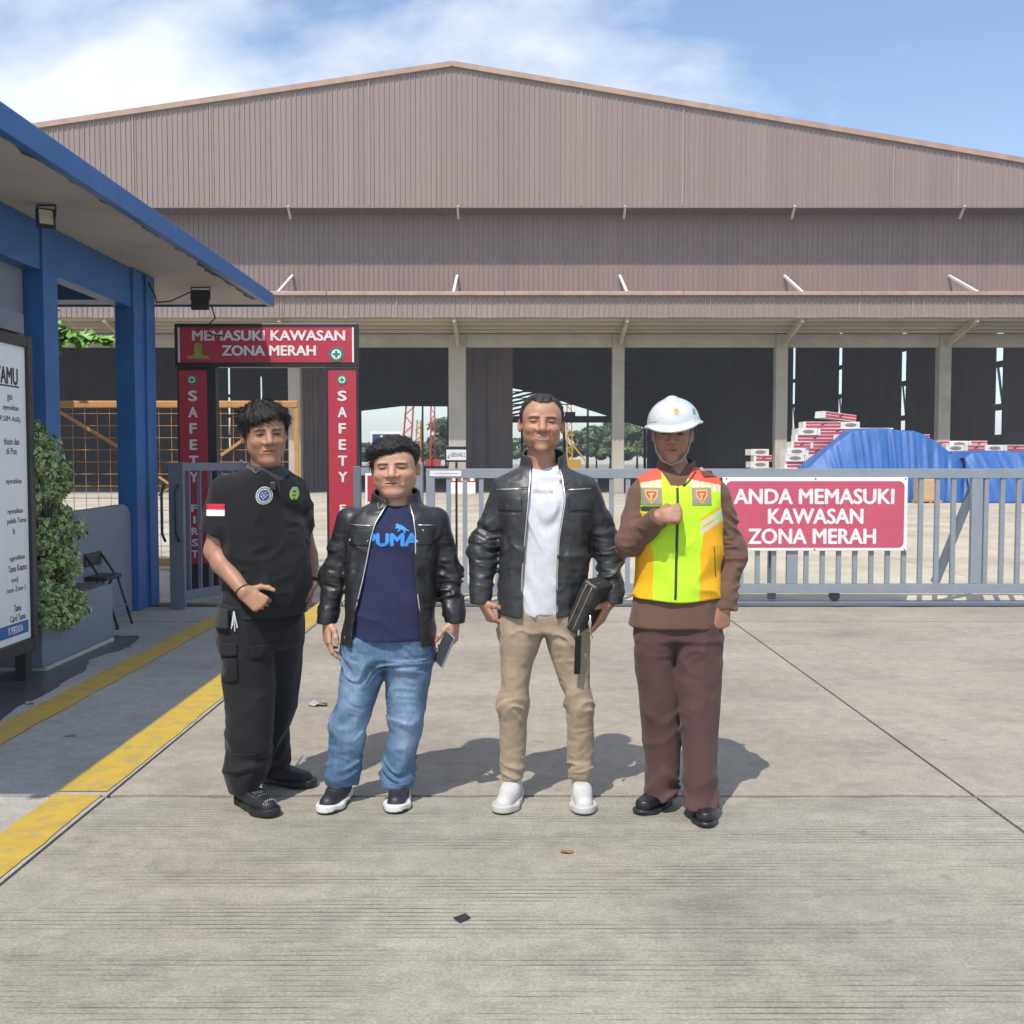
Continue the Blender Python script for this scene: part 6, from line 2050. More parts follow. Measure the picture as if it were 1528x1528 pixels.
    cat = [(0, .35), (.12, .55), (.05, .75), (.18, .95), (.30, .80), (.55, .72), (.80, .45), (1.0, .20), (1.18, .05), (1.10, -.05), (.88, .12), (.86, -.25), (.74, -.25), (.70, .10), (.50, .22), (.38, .00), (.22, -.10), (.20, .02), (.30, .15), (.30, .38), (.12, .30)]
    cp = np.array(cat); X = pt(594, 790)[0] + cp[:, 0] * 0.052; Z = pt(0, 789.5)[2] + cp[:, 1] * 0.034
    Yy = drop_y(shirt, X, Z) - 0.003
    MB().add([(float(a), float(b), float(c)) for a, b, c in zip(X, Yy, Z)], [tuple(range(len(cat)))]).build('leaping_cat_print', prt, tsh, local=False)
    # ---- jeans
    LL = [(948, 512, 582, -0.02, 0.135), (1002, 510, 575, -0.012, 0.115), (1029, 507, 565, -0.012, 0.100), (1054, 503, 556, -0.012, 0.090), (1069, 496, 549, -0.012, 0.084), (1099, 493, 545, 0.005, 0.078), (1129, 489, 539, 0.02, 0.075), (1154, 486, 535, 0.03, 0.073), (1169, 488, 534, 0.03, 0.072)]
    RR = [(948, 572, 645, -0.02, 0.135), (1002, 577, 642, -0.012, 0.115), (1029, 577, 638, -0.012, 0.100), (1054, 579, 634, -0.012, 0.090), (1069, 581, 631, -0.012, 0.084), (1099, 580, 628, 0.005, 0.078), (1129, 574, 621, 0.02, 0.075), (1154, 570, 618, 0.03, 0.073), (1172, 569, 616, 0.03, 0.072)]
    lL, lR = leg_pair(g, LL, RR)
    hip = Loft(g.rows([(935, 515, 644, -0.02, 0.13), (960, 513, 646, -0.02, 0.135), (985, 512, 645, -0.015, 0.125)]), 2.5)
    zk, zc_, zh = pt(0, 1075)[2], pt(0, 990)[2], pt(0, 1150)[2]
    def jeans(p):
        d = smin(smin(lL(p), lR(p), 0.014), hip(p), 0.02)
        z = p[:, 2]
        w = 0.014 * ridged(p, 6, 6, 19, 51, 0.12) * np.exp(-((z - zk) / 0.06) ** 2)
        w += 0.013 * ridged(p, 8, 8, 22, 52, 0.08) * np.exp(-((z - zh) / 0.07) ** 2)
        w += 0.008 * ridged(p, 8, 5, 20, 53, 0.14) * np.exp(-((z - zc_) / 0.07) ** 2)
        return d - w - 0.004 * ridged(p, 10, 10, 6, 54, 0.08) - 0.0022 * ridged(p, 20, 20, 34, 55, 0.06)
    def jtint(v):
        z = v[:, 2]
        n = vnoise(v, 9, 9, 7, 3) * 0.3 + vnoise(v, 60, 60, 20, 4) * 0.3
        fade = 0.55 * np.exp(-((z - pt(0, 1020)[2]) / 0.13) ** 2) + 0.75 * np.exp(-((z - pt(0, 1095)[2]) / 0.09) ** 2)
        lx = np.minimum(np.abs(v[:, 0] - pt(535, 1000)[0]), np.abs(v[:, 0] - pt(608, 1000)[0]))
        fade = np.clip(fade * np.exp(-(lx / 0.06) ** 2) * (v[:, 1] < 0) + 0.20 * n + 0.10, 0, 1)
        wr = np.clip(ridged(v, 8, 5, 20, 53, 0.14), 0, 1) * np.exp(-((z - zc_) / 0.07) ** 2) + np.clip(ridged(v, 6, 6, 19, 51, 0.12), 0, 1) * np.exp(-((z - zk) / 0.06) ** 2)
        fade = np.clip(fade + 0.3 * wr, 0, 1)[:, None]
        return np.array((0.062, 0.118, 0.215)) * (1 - fade) + np.array((0.27, 0.39, 0.53)) * fade
    jn = sculpt('jeans', jeans, V3(-0.30, -0.2, pt(0, 1176)[2]), V3(0.24, 0.19, pt(0, 933)[2]), 0.0045, DENIM, root, jtint)
    seam = mat('jeans_thread', (0.10, 0.14, 0.20), 0.8)
    tube_on('fly_seam', jeans, [(pt(580, 955)[0], pt(0, 955)[2]), (pt(580, 978)[0], pt(0, 978)[2]), (pt(576, 1000)[0], pt(0, 1000)[2])], 0.0016, seam, jn, 0)
    for pts_ in ([(519, 958), (526, 972), (541, 976)], [(640, 958), (633, 972), (619, 976)], [(516, 985), (511, 1040), (499, 1090), (492, 1150)], [(639, 985), (634, 1040), (626, 1090), (616, 1150)]):
        tube_on('seam', jeans, [(pt(x, y)[0], pt(0, y)[2]) for x, y in pts_], 0.0015, seam, jn, 0)
    for py, a, b in ((1163, 491, 532), (1166, 572, 613)):
        tube_on('hem_seam', jeans, [(pt(a, py)[0], pt(0, py)[2]), (pt(b, py)[0], pt(0, py)[2])], 0.0016, seam, jn, 0)
    # ---- running shoes, black with white foam soles
    for heel, toe in (((pt(512, 1180)[0], 0.12), (pt(489, 1190)[0] + 0.012, -0.165)), ((pt(596, 1180)[0], 0.12), (pt(595, 1190)[0], -0.155))):
        so, ta = shoe(root, heel, toe, SHOEM, SHOEM, 0.085, lace_m=THREAD, tint=(0.020, 0.021, 0.025), sole_tint=lambda v: np.where(((v[:, 2] < 0.010) | (np.sin(v[:, 1] * 45 + v[:, 0] * 20) * 0.006 + 0.012 > v[:, 2]))[:, None], (0.03, 0.03, 0.032), (0.66, 0.65, 0.64)), width=1.05, sole_h=0.031)
    # ---- body
    wr1, wr2 = pt(488.5, 926, -0.03), pt(678, 926, -0.032)
    h1 = hand(wr1, (0.02, -0.16, -0.98), (0.80, 0.45, 0.0), (0.55, -0.80, 0.0), [(16, 26, 16), (20, 32, 18), (26, 36, 20), (30, 38, 22)], [(0.62, 0.72, 0.2), (0.90, 0.30, 0.15), (0.97, 0.10, 0.20)], 1.0)
    h2 = hand(wr2, (-0.10, -0.12, -0.96), (-0.75, 0.40, 0.0), (-0.45, -0.85, 0.0), [(30, 48, 30), (32, 50, 30), (36, 50, 30), (40, 50, 30)], [(0.62, 0.70, 0.3), (0.85, 0.25, 0.45), (0.88, -0.05, 0.46)], 1.0)
    bt = Loft([(z, cx, cy, rx - 0.045, ry - 0.05) for z, cx, cy, rx, ry in tor], 2.2)
    body_mesh(root, head, V3(nx_, 0.015, pt(0, 768)[2]), bt,
              [([S1, E1, wr1], [0.040, 0.030, 0.024]), ([S2, E2, wr2], [0.040, 0.030, 0.024])],
              [([pt(545, 975), pt(522, 1069), V3(pt(511, 1165)[0], 0.05, 0.07)], [0.08, 0.05, 0.03]), ([pt(610, 975), pt(606, 1069), V3(pt(593, 1165)[0], 0.05, 0.07)], [0.08, 0.05, 0.03])],
              [h1, h2], skin, 0.22, neck_r=0.066)
    # ---- hair swept over from a side parting
    def line(phi, sd):
        l_ = np.interp(phi, [0, 20, 40, 55, 68, 78, 95, 112, 130, 180], [0.070, 0.064, 0.044, 0.026, 0.004, -0.004, 0.026, 0.012, -0.045, -0.060])
        r2 = np.interp(phi, [0, 20, 40, 55, 68, 78, 95, 112, 130, 180], [0.070, 0.080, 0.078, 0.056, 0.020, 0.004, 0.026, 0.012, -0.045, -0.060])
        return np.where(sd < 0, l_, r2)
    hf = head.hair(line, lambda q: 0.007 + 0.019 * sstep(q[:, 2], 0.035, 0.105) + 0.004 * sstep(-q[:, 0], -0.02, 0.05), (30, 120, 130), 0.004, clump=0.006, ragged=0.007)
    c = head.c
    ht = lambda v: np.array((0.016, 0.012, 0.014), f32) + np.clip(vnoise(v, 60, 200, 200, 4), 0, 1)[:, None] * np.array((0.028, 0.020, 0.022), f32)
    ho = sculpt('hair', hf, c - 0.15, c + V3(0.15, 0.16, 0.18), 0.0032, HAIRM, root, ht)
    def flow(q):
        f = np.stack([-1.0 + 0 * q[:, 0], 0.25 - 0.3 * (q[:, 0] < -0.03), -0.15 - 6 * np.clip(-q[:, 0] - 0.02, 0, 1)], 1)
        side = sstep(0.055 - q[:, 2], 0, 0.035)[:, None]
        return f * (1 - side) + np.array([0, 0.3, -1.0]) * side
    strands(root, ho, head, 3000, 0.034, flow, 5, 0.0014, 0.08, (0.015, 0.011, 0.012))
    # ---- phone
    pc_ = pt(663, 968, -0.085)
    ph = thing('phone', 'silver grey mobile phone held low by the man in jeans', 'phone', (root.location.x + float(pc_[0]), root.location.y + float(pc_[1]), float(pc_[2]) - 0.07))
    A = Matrix.Rotation(R(-52), 3, 'Z') @ Matrix.Rotation(R(24), 3, 'Y') @ Matrix.Rotation(R(-10), 3, 'X')
    def put(mb, name, m, bev):
        mb.v = [tuple((A @ Vector(p)) + Vector((0, 0, 0.07))) for p in mb.v]
        return mb.build(name, m, ph, bevel=bev, local=False)
    put(MB().box(-0.036, 0.036, -0.0045, 0.0045, -0.076, 0.076), 'case', mat('phone_grey', (0.30, 0.33, 0.38), 0.3, metal=0.4), 0.003)
    put(MB().box(-0.032, 0.032, -0.0056, -0.0047, -0.071, 0.071), 'screen', mat('phone_glass', (0.05, 0.055, 0.065), 0.1), 0)
    put(MB().box(0.006, 0.030, 0.0047, 0.0066, 0.030, 0.066), 'camera_plate', M['black'], 0.001)
    return root
build_jeans_man()
# ------------------------------------------------------------------ the smiling man in white shirt and leather jacket
def build_white_shirt_man():
    g = Fig(4.45, 812)
    root = person(g, 'smiling man in open black leather jacket, white T-shirt and khaki trousers holding a pouch')
    pt = g.pt
    skin = (0.40, 0.205, 0.125)
    hz = pt(808, 632)[2]
    head = Head((pt(808, 632)[0], -0.01, hz - 0.010), 1.035, yaw=R(1), pitch=R(-2), roll=R(2), w=1.10, smile=1.0)
    # ---- shapes in survey rows
    tor = g.rows([(690, 792, 828, 0.01, 0.05), (700, 768, 852, 0.01, 0.075), (716, 745, 880, 0.008, 0.10), (745, 742, 886, -0.005, 0.128), (800, 749, 880, -0.008, 0.135), (850, 747, 877, -0.008, 0.133), (914, 741, 863, -0.005, 0.136)])
    jt = Loft(tor, 2.45)
    S1, E1, W1 = pt(755, 733), pt(721, 818, 0.03), pt(717, 899, -0.03)
    S2, E2, W2 = pt(873, 733), pt(908, 818, 0.03), pt(914, 899, -0.04)
    r_ = [0.064, 0.054, 0.046]
    def sleeves(p, gr=0.0):
        w1 = 0.0095 * ridged(p, 8, 8, 26, 3, 0.08) + 0.004 * vnoise(p, 14, 14, 45, 4) + 0.0035 * ridged(p, 20, 20, 52, 5, 0.04)
        a = chain(p, [S1, E1, W1], [q + gr for q in r_], 0.05)
        b = chain(p, [S2, E2, W2], [q + gr for q in r_], 0.05)
        a = smax(a, (W1[2] - 0.005) - p[:, 2], 0.008)
        b = smax(b, (W2[2] - 0.005) - p[:, 2], 0.008)
        return np.minimum(a, b) - w1 * sstep(S1[2] - p[:, 2], 0.02, 0.15) * sstep(p[:, 2] - W1[2], 0.0, 0.06)
    zz = np.array([pt(812, y)[2] for y in (670, 692, 710, 745, 800, 850, 930)][::-1])
    xl = np.array([pt(x, y)[0] for x, y in ((794, 670), (793, 692), (792, 710), (789, 745), (784, 800), (780, 850), (778, 930))][::-1])
    xr = np.array([pt(x, y)[0] for x, y in ((834, 670), (831, 692), (836, 716), (840, 745), (831, 800), (828, 850), (828, 930))][::-1])
    nx_, nz_ = head.c[0] + 0.0, pt(808, 690)[2]
    def collar(p):
        # stand-up collar round the neck
        q = p - V3(nx_ + 0.01, 0.012, 0)
        rr = np.sqrt((q[:, 0] / 1.12) ** 2 + q[:, 1] ** 2)
        zc = q[:, 2] - (nz_ + 0.0 + 0.30 * q[:, 1])
        d = np.abs(rr - 0.086 - 0.12 * np.clip(-zc, -0.1, 0.1)) - 0.006
        return smax(d, np.abs(zc) - 0.042, 0.006)
    def jacket(p):
        d = smin(jt(p) - (0.006 * ridged(p, 6, 6, 9, 7, 0.08) + 0.0025 * ridged(p, 18, 18, 26, 9, 0.05)) * sstep(pt(0, 760)[2] - p[:, 2], 0, 0.1), sleeves(p), 0.025)
        d = smin(d, collar(p), 0.012)
        # shoulder seam grooves
        o = np.maximum(np.maximum(np.interp(p[:, 2], zz, xl) - p[:, 0], p[:, 0] - np.interp(p[:, 2], zz, xr)), p[:, 1] + 0.03)
        d = smax(d, -o, 0.004)
        # neck hole, hollow cuffs
        d = smax(d, -rcone(p, (nx_ + 0.008, 0.012, nz_ - 0.05), (nx_ + 0.008, 0.0, nz_ + 0.12), 0.074, 0.085), 0.004)
        d = smax(d, -rcone(p, W1 - V3(0, 0, 0.02), W1 + V3(0, 0, 0.012), 0.034, 0.030), 0.003)
        return smax(d, -rcone(p, W2 - V3(0, 0, 0.02), W2 + V3(0, 0, 0.012), 0.034, 0.030), 0.003)
    lo, hi = V3(-0.42, -0.22, pt(0, 918)[2]), V3(0.42, 0.24, pt(0, 660)[2])
    jk = sculpt('jacket', jacket, lo, hi, 0.0042, LEATHER, root, (0.030, 0.031, 0.034))
    # zips along the opening, pocket flaps, piping
    jl = lambda p: smin(jt(p), sleeves(p), 0.025)
    tube_on('zip', jl, [(x - 0.004, z) for x, z in zip(xl[::-1][1:], zz[::-1][1:]) if z > pt(0, 912)[2]] + [(float(xl[0]) - 0.004, float(pt(0, 913)[2]))], 0.0030, ZIPM, jk, 0.002)
    tube_on('zip', jl, [(x + 0.004, z) for x, z in zip(xr[::-1][1:], zz[::-1][1:]) if z > pt(0, 912)[2]] + [(float(xr[0]) + 0.004, float(pt(0, 913)[2]))], 0.0030, ZIPM, jk, 0.002)
    for a, b in ((741, 778), (846, 880)):
        x0, x1 = pt(a, 745)[0], pt(b, 745)[0]
        tube_on('chest_zip', jl, [(x0, pt(0, 730)[2]), (x1, pt(0, 728.5)[2])], 0.0034, ZIPM, jk, 0.001)
        patch('pocket_flap', jl, x0 + 0.008, x1, pt(0, 760)[2], pt(0, 741)[2], LEATHER, jk, 0.0045, tint=(0.030, 0.031, 0.034))
        patch('chest_pocket', jl, x0 + 0.012, x1 - 0.004, pt(0, 800)[2], pt(0, 764)[2], LEATHER, jk, 0.0012, tint=(0.030, 0.031, 0.034))
        tube_on('yoke_seam', jl, [(x0 - 0.01, pt(0, 722)[2]), ((x0 + x1) / 2, pt(0, 706)[2])], 0.0022, THREAD, jk, 0.0)
    MB().tube([tuple(pt(777, 718, -0.118)), tuple(pt(786, 718, -0.120)), tuple(pt(786, 723, -0.120)), tuple(pt(777, 723, -0.118)), tuple(pt(777, 718, -0.118))], 0.0022, 6).build('buckle', ZIPM, jk, local=False)
    MB().tube([tuple(pt(834, 705, -0.10)), tuple(pt(834, 705, -0.106))], 0.006, 10).build('snap', ZIPM, jk, local=False)
    # ---- T-shirt
    ts = Loft([(z, cx, cy, rx - 0.012, ry - 0.013) for z, cx, cy, rx, ry in tor], 2.3)
    nh = pt(808, 694)
    def shirt(p):
        d = ts(p) - 0.009 * ridged(p, 5, 5, 13, 11, 0.16)
        d = smax(d, -ellip(p, (nh[0], -0.03, nh[2] + 0.022), (0.078, 0.12, 0.034)), 0.004)
        return d
    tsh = sculpt('t_shirt', shirt, V3(-0.26, -0.2, pt(0, 918)[2]), V3(0.26, 0.2, pt(0, 680)[2]), 0.0045, CLOTH, root, (0.58, 0.58, 0.61))
    text_on('lettering', shirt, 'lifestyle', pt(809, 733)[0], pt(0, 733)[2], 0.085, 0.026, mat('shirt_print', (0.25, 0.25, 0.28), 0.8), tsh, bold=-0.004, lift=0.0015, shear=0.35)
    # ---- trousers
    LL = [(905, 745, 815, 0.0, 0.115), (945, 744, 812, 0.0, 0.11), (990, 746, 794, -0.005, 0.088), (1021, 747, 789, -0.01, 0.078), (1046, 744, 786, -0.012, 0.070), (1084, 745, 785, 0.01, 0.066), (1131, 748, 783, 0.035, 0.060), (1161, 751, 778, 0.045, 0.054)]
    RR = [(905, 808, 876, 0.0, 0.115), (945, 811, 879, 0.0, 0.11), (990, 826, 879, -0.005, 0.090), (1021, 837, 880, -0.01, 0.078), (1046, 844, 884, -0.012, 0.070), (1084, 846, 885, 0.01, 0.066), (1131, 848, 885, 0.035, 0.060), (1160, 851, 881, 0.045, 0.054)]
    lL, lR = leg_pair(g, LL, RR)
    hip = Loft(g.rows([(898, 750, 872, 0.0, 0.115), (920, 747, 876, 0.0, 0.118), (938, 746, 878, 0.0, 0.112)]), 2.5)
    zk, zc_, zh = pt(0, 1050)[2], pt(0, 945)[2], pt(0, 1150)[2]
    def trousers(p):
        d = smin(lL(p), lR(p), 0.014)
        d = smin(d, hip(p), 0.02)
        z = p[:, 2]
        w = 0.013 * ridged(p, 7, 7, 24, 21, 0.10) * np.exp(-((z - zk) / 0.05) ** 2)
        w += 0.010 * ridged(p, 9, 9, 30, 22, 0.05) * np.exp(-((z - zh) / 0.06) ** 2)
        w += 0.008 * ridged(p, 10, 6, 22, 23, 0.12) * np.exp(-((z - zc_) / 0.06) ** 2)
        return d - w - 0.0035 * ridged(p, 13, 13, 6, 24, 0.06) - 0.0018 * ridged(p, 20, 20, 34, 25, 0.06)
    tr_ = sculpt('trousers', trousers, V3(-0.26, -0.17, pt(0, 1166)[2]), V3(0.26, 0.19, pt(0, 896)[2]), 0.0045, CLOTH, root, (0.345, 0.265, 0.185))
    tube_on('side_seam', trousers, [(pt(752, 930)[0], pt(0, 930)[2]), (pt(749, 1000)[0], pt(0, 1000)[2])], 0.0014, mat('khaki_thread', (0.20, 0.15, 0.10), 0.8), tr_, -0.0005)
    # ---- shoes
    wh, wh2 = (0.52, 0.51, 0.50), (0.50, 0.48, 0.45)
    for heel, toe in (((pt(772, 1175)[0], 0.115), (pt(748, 1190)[0], -0.165)), ((pt(866, 1175)[0], 0.115), (pt(868, 1190)[0] + 0.004, -0.175))):
        so, ta = shoe(root, heel, toe, SHOEM, SHOEM, 0.10, lace_m=None, tint=wh, sole_tint=wh2, width=1.05, sole_h=0.030)
        MB().tube([ta(0.10, -0.006), ta(0.135, -0.007), ta(0.135, 0.007), ta(0.10, 0.006)], 0.0022, 6).build('pull_tab', mat('tab_grey', (0.5, 0.5, 0.5), 0.6), so, smooth=True, local=False)
    # ---- body
    wr1, wr2 = pt(720, 898, -0.035), pt(909, 900, -0.05)
    h1 = hand(wr1, (0.42, -0.10, -0.80), (0.75, 0.45, 0.25), (0.35, -0.9, 0.1), [(38, 55, 30), (45, 58, 32), (50, 58, 32), (52, 58, 32)], [(0.60, 0.70, 0.35), (0.70, 0.15, 0.75), (0.72, -0.05, 0.72)], 0.96)
    h2 = hand(wr2, (-0.42, -0.12, -0.82), (-0.82, 0.35, 0.30), (-0.25, -0.95, 0.1), [(12, 40, 25), (14, 42, 26), (16, 42, 28), (20, 45, 28)], [(0.40, 0.80, 0.35), (0.62, 0.55, 0.55), (0.72, 0.25, 0.62)], 1.0)
    bt = Loft([(z, cx, cy, rx - 0.03, ry - 0.03) for z, cx, cy, rx, ry in tor], 2.2)
    body_mesh(root, head, V3(nx_, 0.015, pt(0, 716)[2]), bt,
              [([S1, E1, wr1], [0.040, 0.032, 0.025]), ([S2, E2, wr2], [0.040, 0.032, 0.025])],
              [([pt(778, 930), pt(766, 1046, 0.0), V3(pt(764, 1160)[0], 0.06, 0.07)], [0.07, 0.045, 0.03]), ([pt(845, 930), pt(864, 1046, 0.0), V3(pt(866, 1160)[0], 0.06, 0.07)], [0.07, 0.045, 0.03])],
              [h1, h2], skin, 0.30)
    # ---- short receding hair
    def line(phi, sd):
        return np.interp(phi, [0, 18, 34, 48, 60, 72, 80, 95, 112, 130, 180], [0.083, 0.088, 0.098, 0.074, 0.045, 0.010, -0.002, 0.030, 0.015, -0.045, -0.060])
    hf = head.hair(line, lambda q: 0.0075 + 0.004 * sstep(q[:, 2], 0.05, 0.12), (110, 110, 60), 0.0022, clump=0.002)
    c = head.c
    def htint(v):
        n = vnoise(v, 160, 160, 60, 4)
        t = np.array((0.022, 0.019, 0.018), f32) + np.clip(n, 0, 1)[:, None] * np.array((0.035, 0.033, 0.032), f32)
        return t
    ho = sculpt('hair', hf, c - 0.14, c + V3(0.14, 0.16, 0.17), 0.0032, HAIRM, root, htint)
    strands(root, ho, head, 2200, 0.012, lambda q: np.stack([q[:, 0] * 4, 0.3 + 0 * q[:, 0], 0.2 - 1.2 * (q[:, 2] < 0.07)], 1), 7, 0.0012, 0.35, (0.020, 0.018, 0.017))
    # ---- pouch held against the hip (its own thing)
    pc_ = pt(878, 903, -0.085)
    X, Yw = root.location.x, root.location.y
    bag = thing('hand_pouch', 'black leather hand pouch with gold zips and hanging wrist strap held by the smiling man', 'pouch', (X + float(pc_[0]), Yw + float(pc_[1]), float(pc_[2]) - 0.1))
    off = V3(0, 0, 0.1)
    A = rot3(R(-32), 0, 0) @ rot3(0, 0, R(26))
    def bagf(p):
        q = (p - off) @ A
        b = np.abs(q) - np.array([0.022, 0.060, 0.102], f32)
        d = np.linalg.norm(np.maximum(b, 0), axis=1) + np.minimum(b.max(1), 0) - 0.018
        return d - 0.002 * vnoise(p, 30, 30, 30, 5)
    bo = sculpt('shell', bagf, V3(-0.16, -0.16, -0.05), V3(0.16, 0.16, 0.26), 0.004, LEATHER, bag, (0.026, 0.027, 0.030))
    gold = mat('gold_zip', (0.45, 0.33, 0.20), 0.4, metal=0.6, var=0.1)
    for dx in (-0.014, 0.014):
        loop = [(dx, -0.079, z) for z in np.linspace(-0.10, 0.10, 9)]
        loop = [(dx, -0.02, 0.121), (dx, -0.055, 0.117)] + [(a, b, c_) for a, b, c_ in loop[::-1]] + [(dx, -0.055, -0.117)]
        pts = [tuple((np.array(q, f32) @ A.T) + off) for q in loop]
        MB().tube(pts, 0.0026, 6).build('zip', gold, bag, smooth=True, local=False)
    def bl(px, py, y=-0.14): return tuple(np.array(pt(px, py, y)) - np.array(pc_) + np.array(off))
    MB().bar(bl(863, 948), bl(861, 1006, -0.13), 0.026, 0.005, up=(0, 1, 0)).build('wrist_strap', LEATHER, bag, local=False)
    s_o = bag.children[-1]
    a = s_o.data.color_attributes.new('tint', 'FLOAT_COLOR', 'POINT')
    a.data.foreach_set('color', np.tile([0.04, 0.042, 0.05, 1], (len(s_o.data.vertices), 1)).ravel().astype(f32))
    MB().tube([bl(864, 935), bl(863, 948)], 0.004, 6).build('strap_clip', ZIPM, bag, local=False)
    for k in range(3):
        MB().tube([bl(880 + k, 918 + k, -0.16), bl(882 - 2 * k, 930, -0.16), bl(880 + 2 * k, 944 + 4 * k, -0.16)], 0.0028, 6).build('key', ZIPM, bag, smooth=True, local=False)
    return root
build_white_shirt_man()
# ------------------------------------------------------------------ the guard in helmet and safety vest
def build_guard():
    g = Fig(4.36, 1012)
    root = person(g, 'guard in white hard hat and yellow green safety vest over brown uniform, fist on chest')
    pt = g.pt
    skin = (0.34, 0.165, 0.105)
    head = Head((pt(1003, 647)[0], -0.01, pt(0, 647)[2] - 0.009), 0.99, yaw=R(-9), pitch=R(3), roll=R(2), w=1.0, smile=0.0)
    tor = g.rows([(697, 984, 1038, 0.012, 0.052), (705, 968, 1054, 0.012, 0.080), (719, 948, 1076, 0.008, 0.100), (750, 947, 1077, -0.004, 0.118), (800, 950, 1074, -0.008, 0.122), (850, 950, 1073, -0.008, 0.122), (890, 947, 1072, -0.008, 0.126), (933, 940, 1074, -0.006, 0.132)])
    sh_ = Loft(tor, 2.35)
    S1, E1, W1 = pt(956, 740), pt(941, 811, -0.06), pt(981, 772, -0.205)
    S2, E2, W2 = pt(1070, 740), pt(1092, 826, 0.01), pt(1083, 906, -0.065)
    def sleeves(p):
        w1 = 0.0085 * ridged(p, 10, 10, 24, 63, 0.08) + 0.004 * ridged(p, 16, 16, 30, 64, 0.05)
        a = chain(p, [S1, E1, W1], [0.057, 0.051, 0.037], 0.04)
        b = chain(p, [S2, E2, W2], [0.057, 0.051, 0.041], 0.04)
        dv = (W1 - E1) / np.linalg.norm(W1 - E1)
        a = smax(a, (p - W1) @ dv - 0.006, 0.006)
        b = smax(b, W2[2] - 0.004 - p[:, 2], 0.006)
        return np.minimum(a, b) - w1 * sstep(S1[2] - p[:, 2], 0.0, 0.12) * 1.0
    nx_, nz_ = pt(1010, 690)[0], pt(0, 694)[2]
    def collar(p):
        q = p - V3(nx_, 0.012, 0)
        rr = np.sqrt((q[:, 0] / 1.08) ** 2 + q[:, 1] ** 2)
        zc = q[:, 2] - (nz_ - 0.004 + 0.28 * q[:, 1])
        d = np.abs(rr - 0.072 - 0.22 * np.clip(-zc, -0.1, 0.1)) - 0.005
        return smax(d, np.abs(zc) - 0.028, 0.006)
    def shirt(p):
        w = 0.005 * ridged(p, 7, 7, 10, 67, 0.08)
        d = smin(sh_(p) - w * sstep(pt(0, 880)[2] - p[:, 2], 0, 0.03), sleeves(p), 0.02)
        d = smin(d, collar(p), 0.01)
        v = np.maximum(np.abs(p[:, 0] - nx_) - 0.9 * (p[:, 2] - nz_ + 0.045), p[:, 1] + 0.02)
        d = smax(d, -v, 0.004)
        return smax(d, -rcone(p, (nx_, 0.012, nz_ - 0.04), (nx_, 0.0, nz_ + 0.10), 0.060, 0.072), 0.004)
    brown = (0.135, 0.074, 0.053)
    s_o = sculpt('uniform_shirt', shirt, V3(-0.34, -0.32, pt(0, 935)[2]), V3(0.34, 0.22, pt(0, 678)[2]), 0.0042, CLOTH, root, brown)
    # ---- vest
    vt = Loft([(z, cx, cy, rx + 0.010, ry + 0.016) for z, cx, cy, rx, ry in tor], 2.35)
    zb, zsh = pt(0, 889)[2], pt(0, 745)[2]
    xa, xb = pt(951, 745)[0], pt(1074, 745)[0]
    def vest(p):
        d = vt(p) - 0.007 * ridged(p, 6, 6, 9, 71, 0.10) * sstep(pt(0, 800)[2] - p[:, 2], -0.1, 0.1)
        d = smax(d, (zb - 0.012 * np.exp(-((p[:, 0] - nx_) / 0.10) ** 2)) - p[:, 2], 0.006)
        # armholes
        for x0, s in ((xa - 0.035, -1), (xb + 0.030, 1)):
            d = smax(d, -ellip(p, (x0, 0.0, zsh + 0.01), (0.045, 0.20, 0.118)), 0.006)
        # V neck
        v = np.abs(p[:, 0] - nx_ + 0.012) - (0.030 + 0.60 * np.clip(p[:, 2] - pt(0, 722)[2], 0, 1))
        v = np.maximum(np.maximum(v, p[:, 1] + 0.02), pt(0, 724)[2] - p[:, 2])
        d = smax(d, -v, 0.014)
        return smax(d, -rcone(p, (nx_, 0.012, nz_ - 0.03), (nx_, 0.012, nz_ + 0.1), 0.076, 0.080), 0.005)
    lime, amber, red_, silver = (0.50, 0.80, 0.03), (0.80, 0.42, 0.012), (0.78, 0.10, 0.06), (0.62, 0.60, 0.50)
    zx = lambda py: pt(0, py)[2]
    def vtint(v):
        x, z = v[:, 0] - pt(1002, 800)[0], v[:, 2]
        c = np.tile(np.array(lime, f32), (len(v), 1))
        side = np.abs(x) > 0.095 + 0.012 * sstep(z, zx(830), zx(800))
        low = z < zx(776) + 0.10 * (np.abs(x) - 0.10)
        c[side & low] = amber
        hem = z < zb + 0.012
        c[hem & side] = amber
        # slanted grey bands over the amber side
        s_ = z - (zx(790) + 0.55 * (np.abs(x) - 0.10))
        for k in (0.0, 0.030):
            b = (np.abs(s_ - k) < 0.010) & (np.abs(x) > 0.100)
            c[b] = silver
        edge = (np.abs(s_ - 0.050) < 0.006) & (np.abs(x) > 0.095)
        c[edge] = amber
        top = z > zx(716) - 0.18 * (np.abs(x) - 0.08)
        c[top & (np.abs(x) > 0.055)] = red_
        band = (z > zx(727) - 0.18 * (np.abs(x) - 0.08)) & ~top & (np.abs(x) > 0.06)
        c[band] = np.where((np.sin(x[band] * 260) > 0)[:, None], (0.75, 0.55, 0.30), (0.70, 0.66, 0.45))
        return c
    v_o = sculpt('safety_vest', vest, V3(-0.30, -0.22, pt(0, 898)[2]), V3(0.30, 0.2, pt(0, 690)[2]), 0.0038, VEST, root, vtint)
    dk = mat('vest_trim', (0.035, 0.045, 0.035), 0.7)
    tube_on('zip', vest, [(pt(1004, 727)[0], zx(727)), (pt(1002, 800)[0], zx(800)), (pt(999, 894)[0], zx(894))], 0.0058, dk, v_o, 0.0)
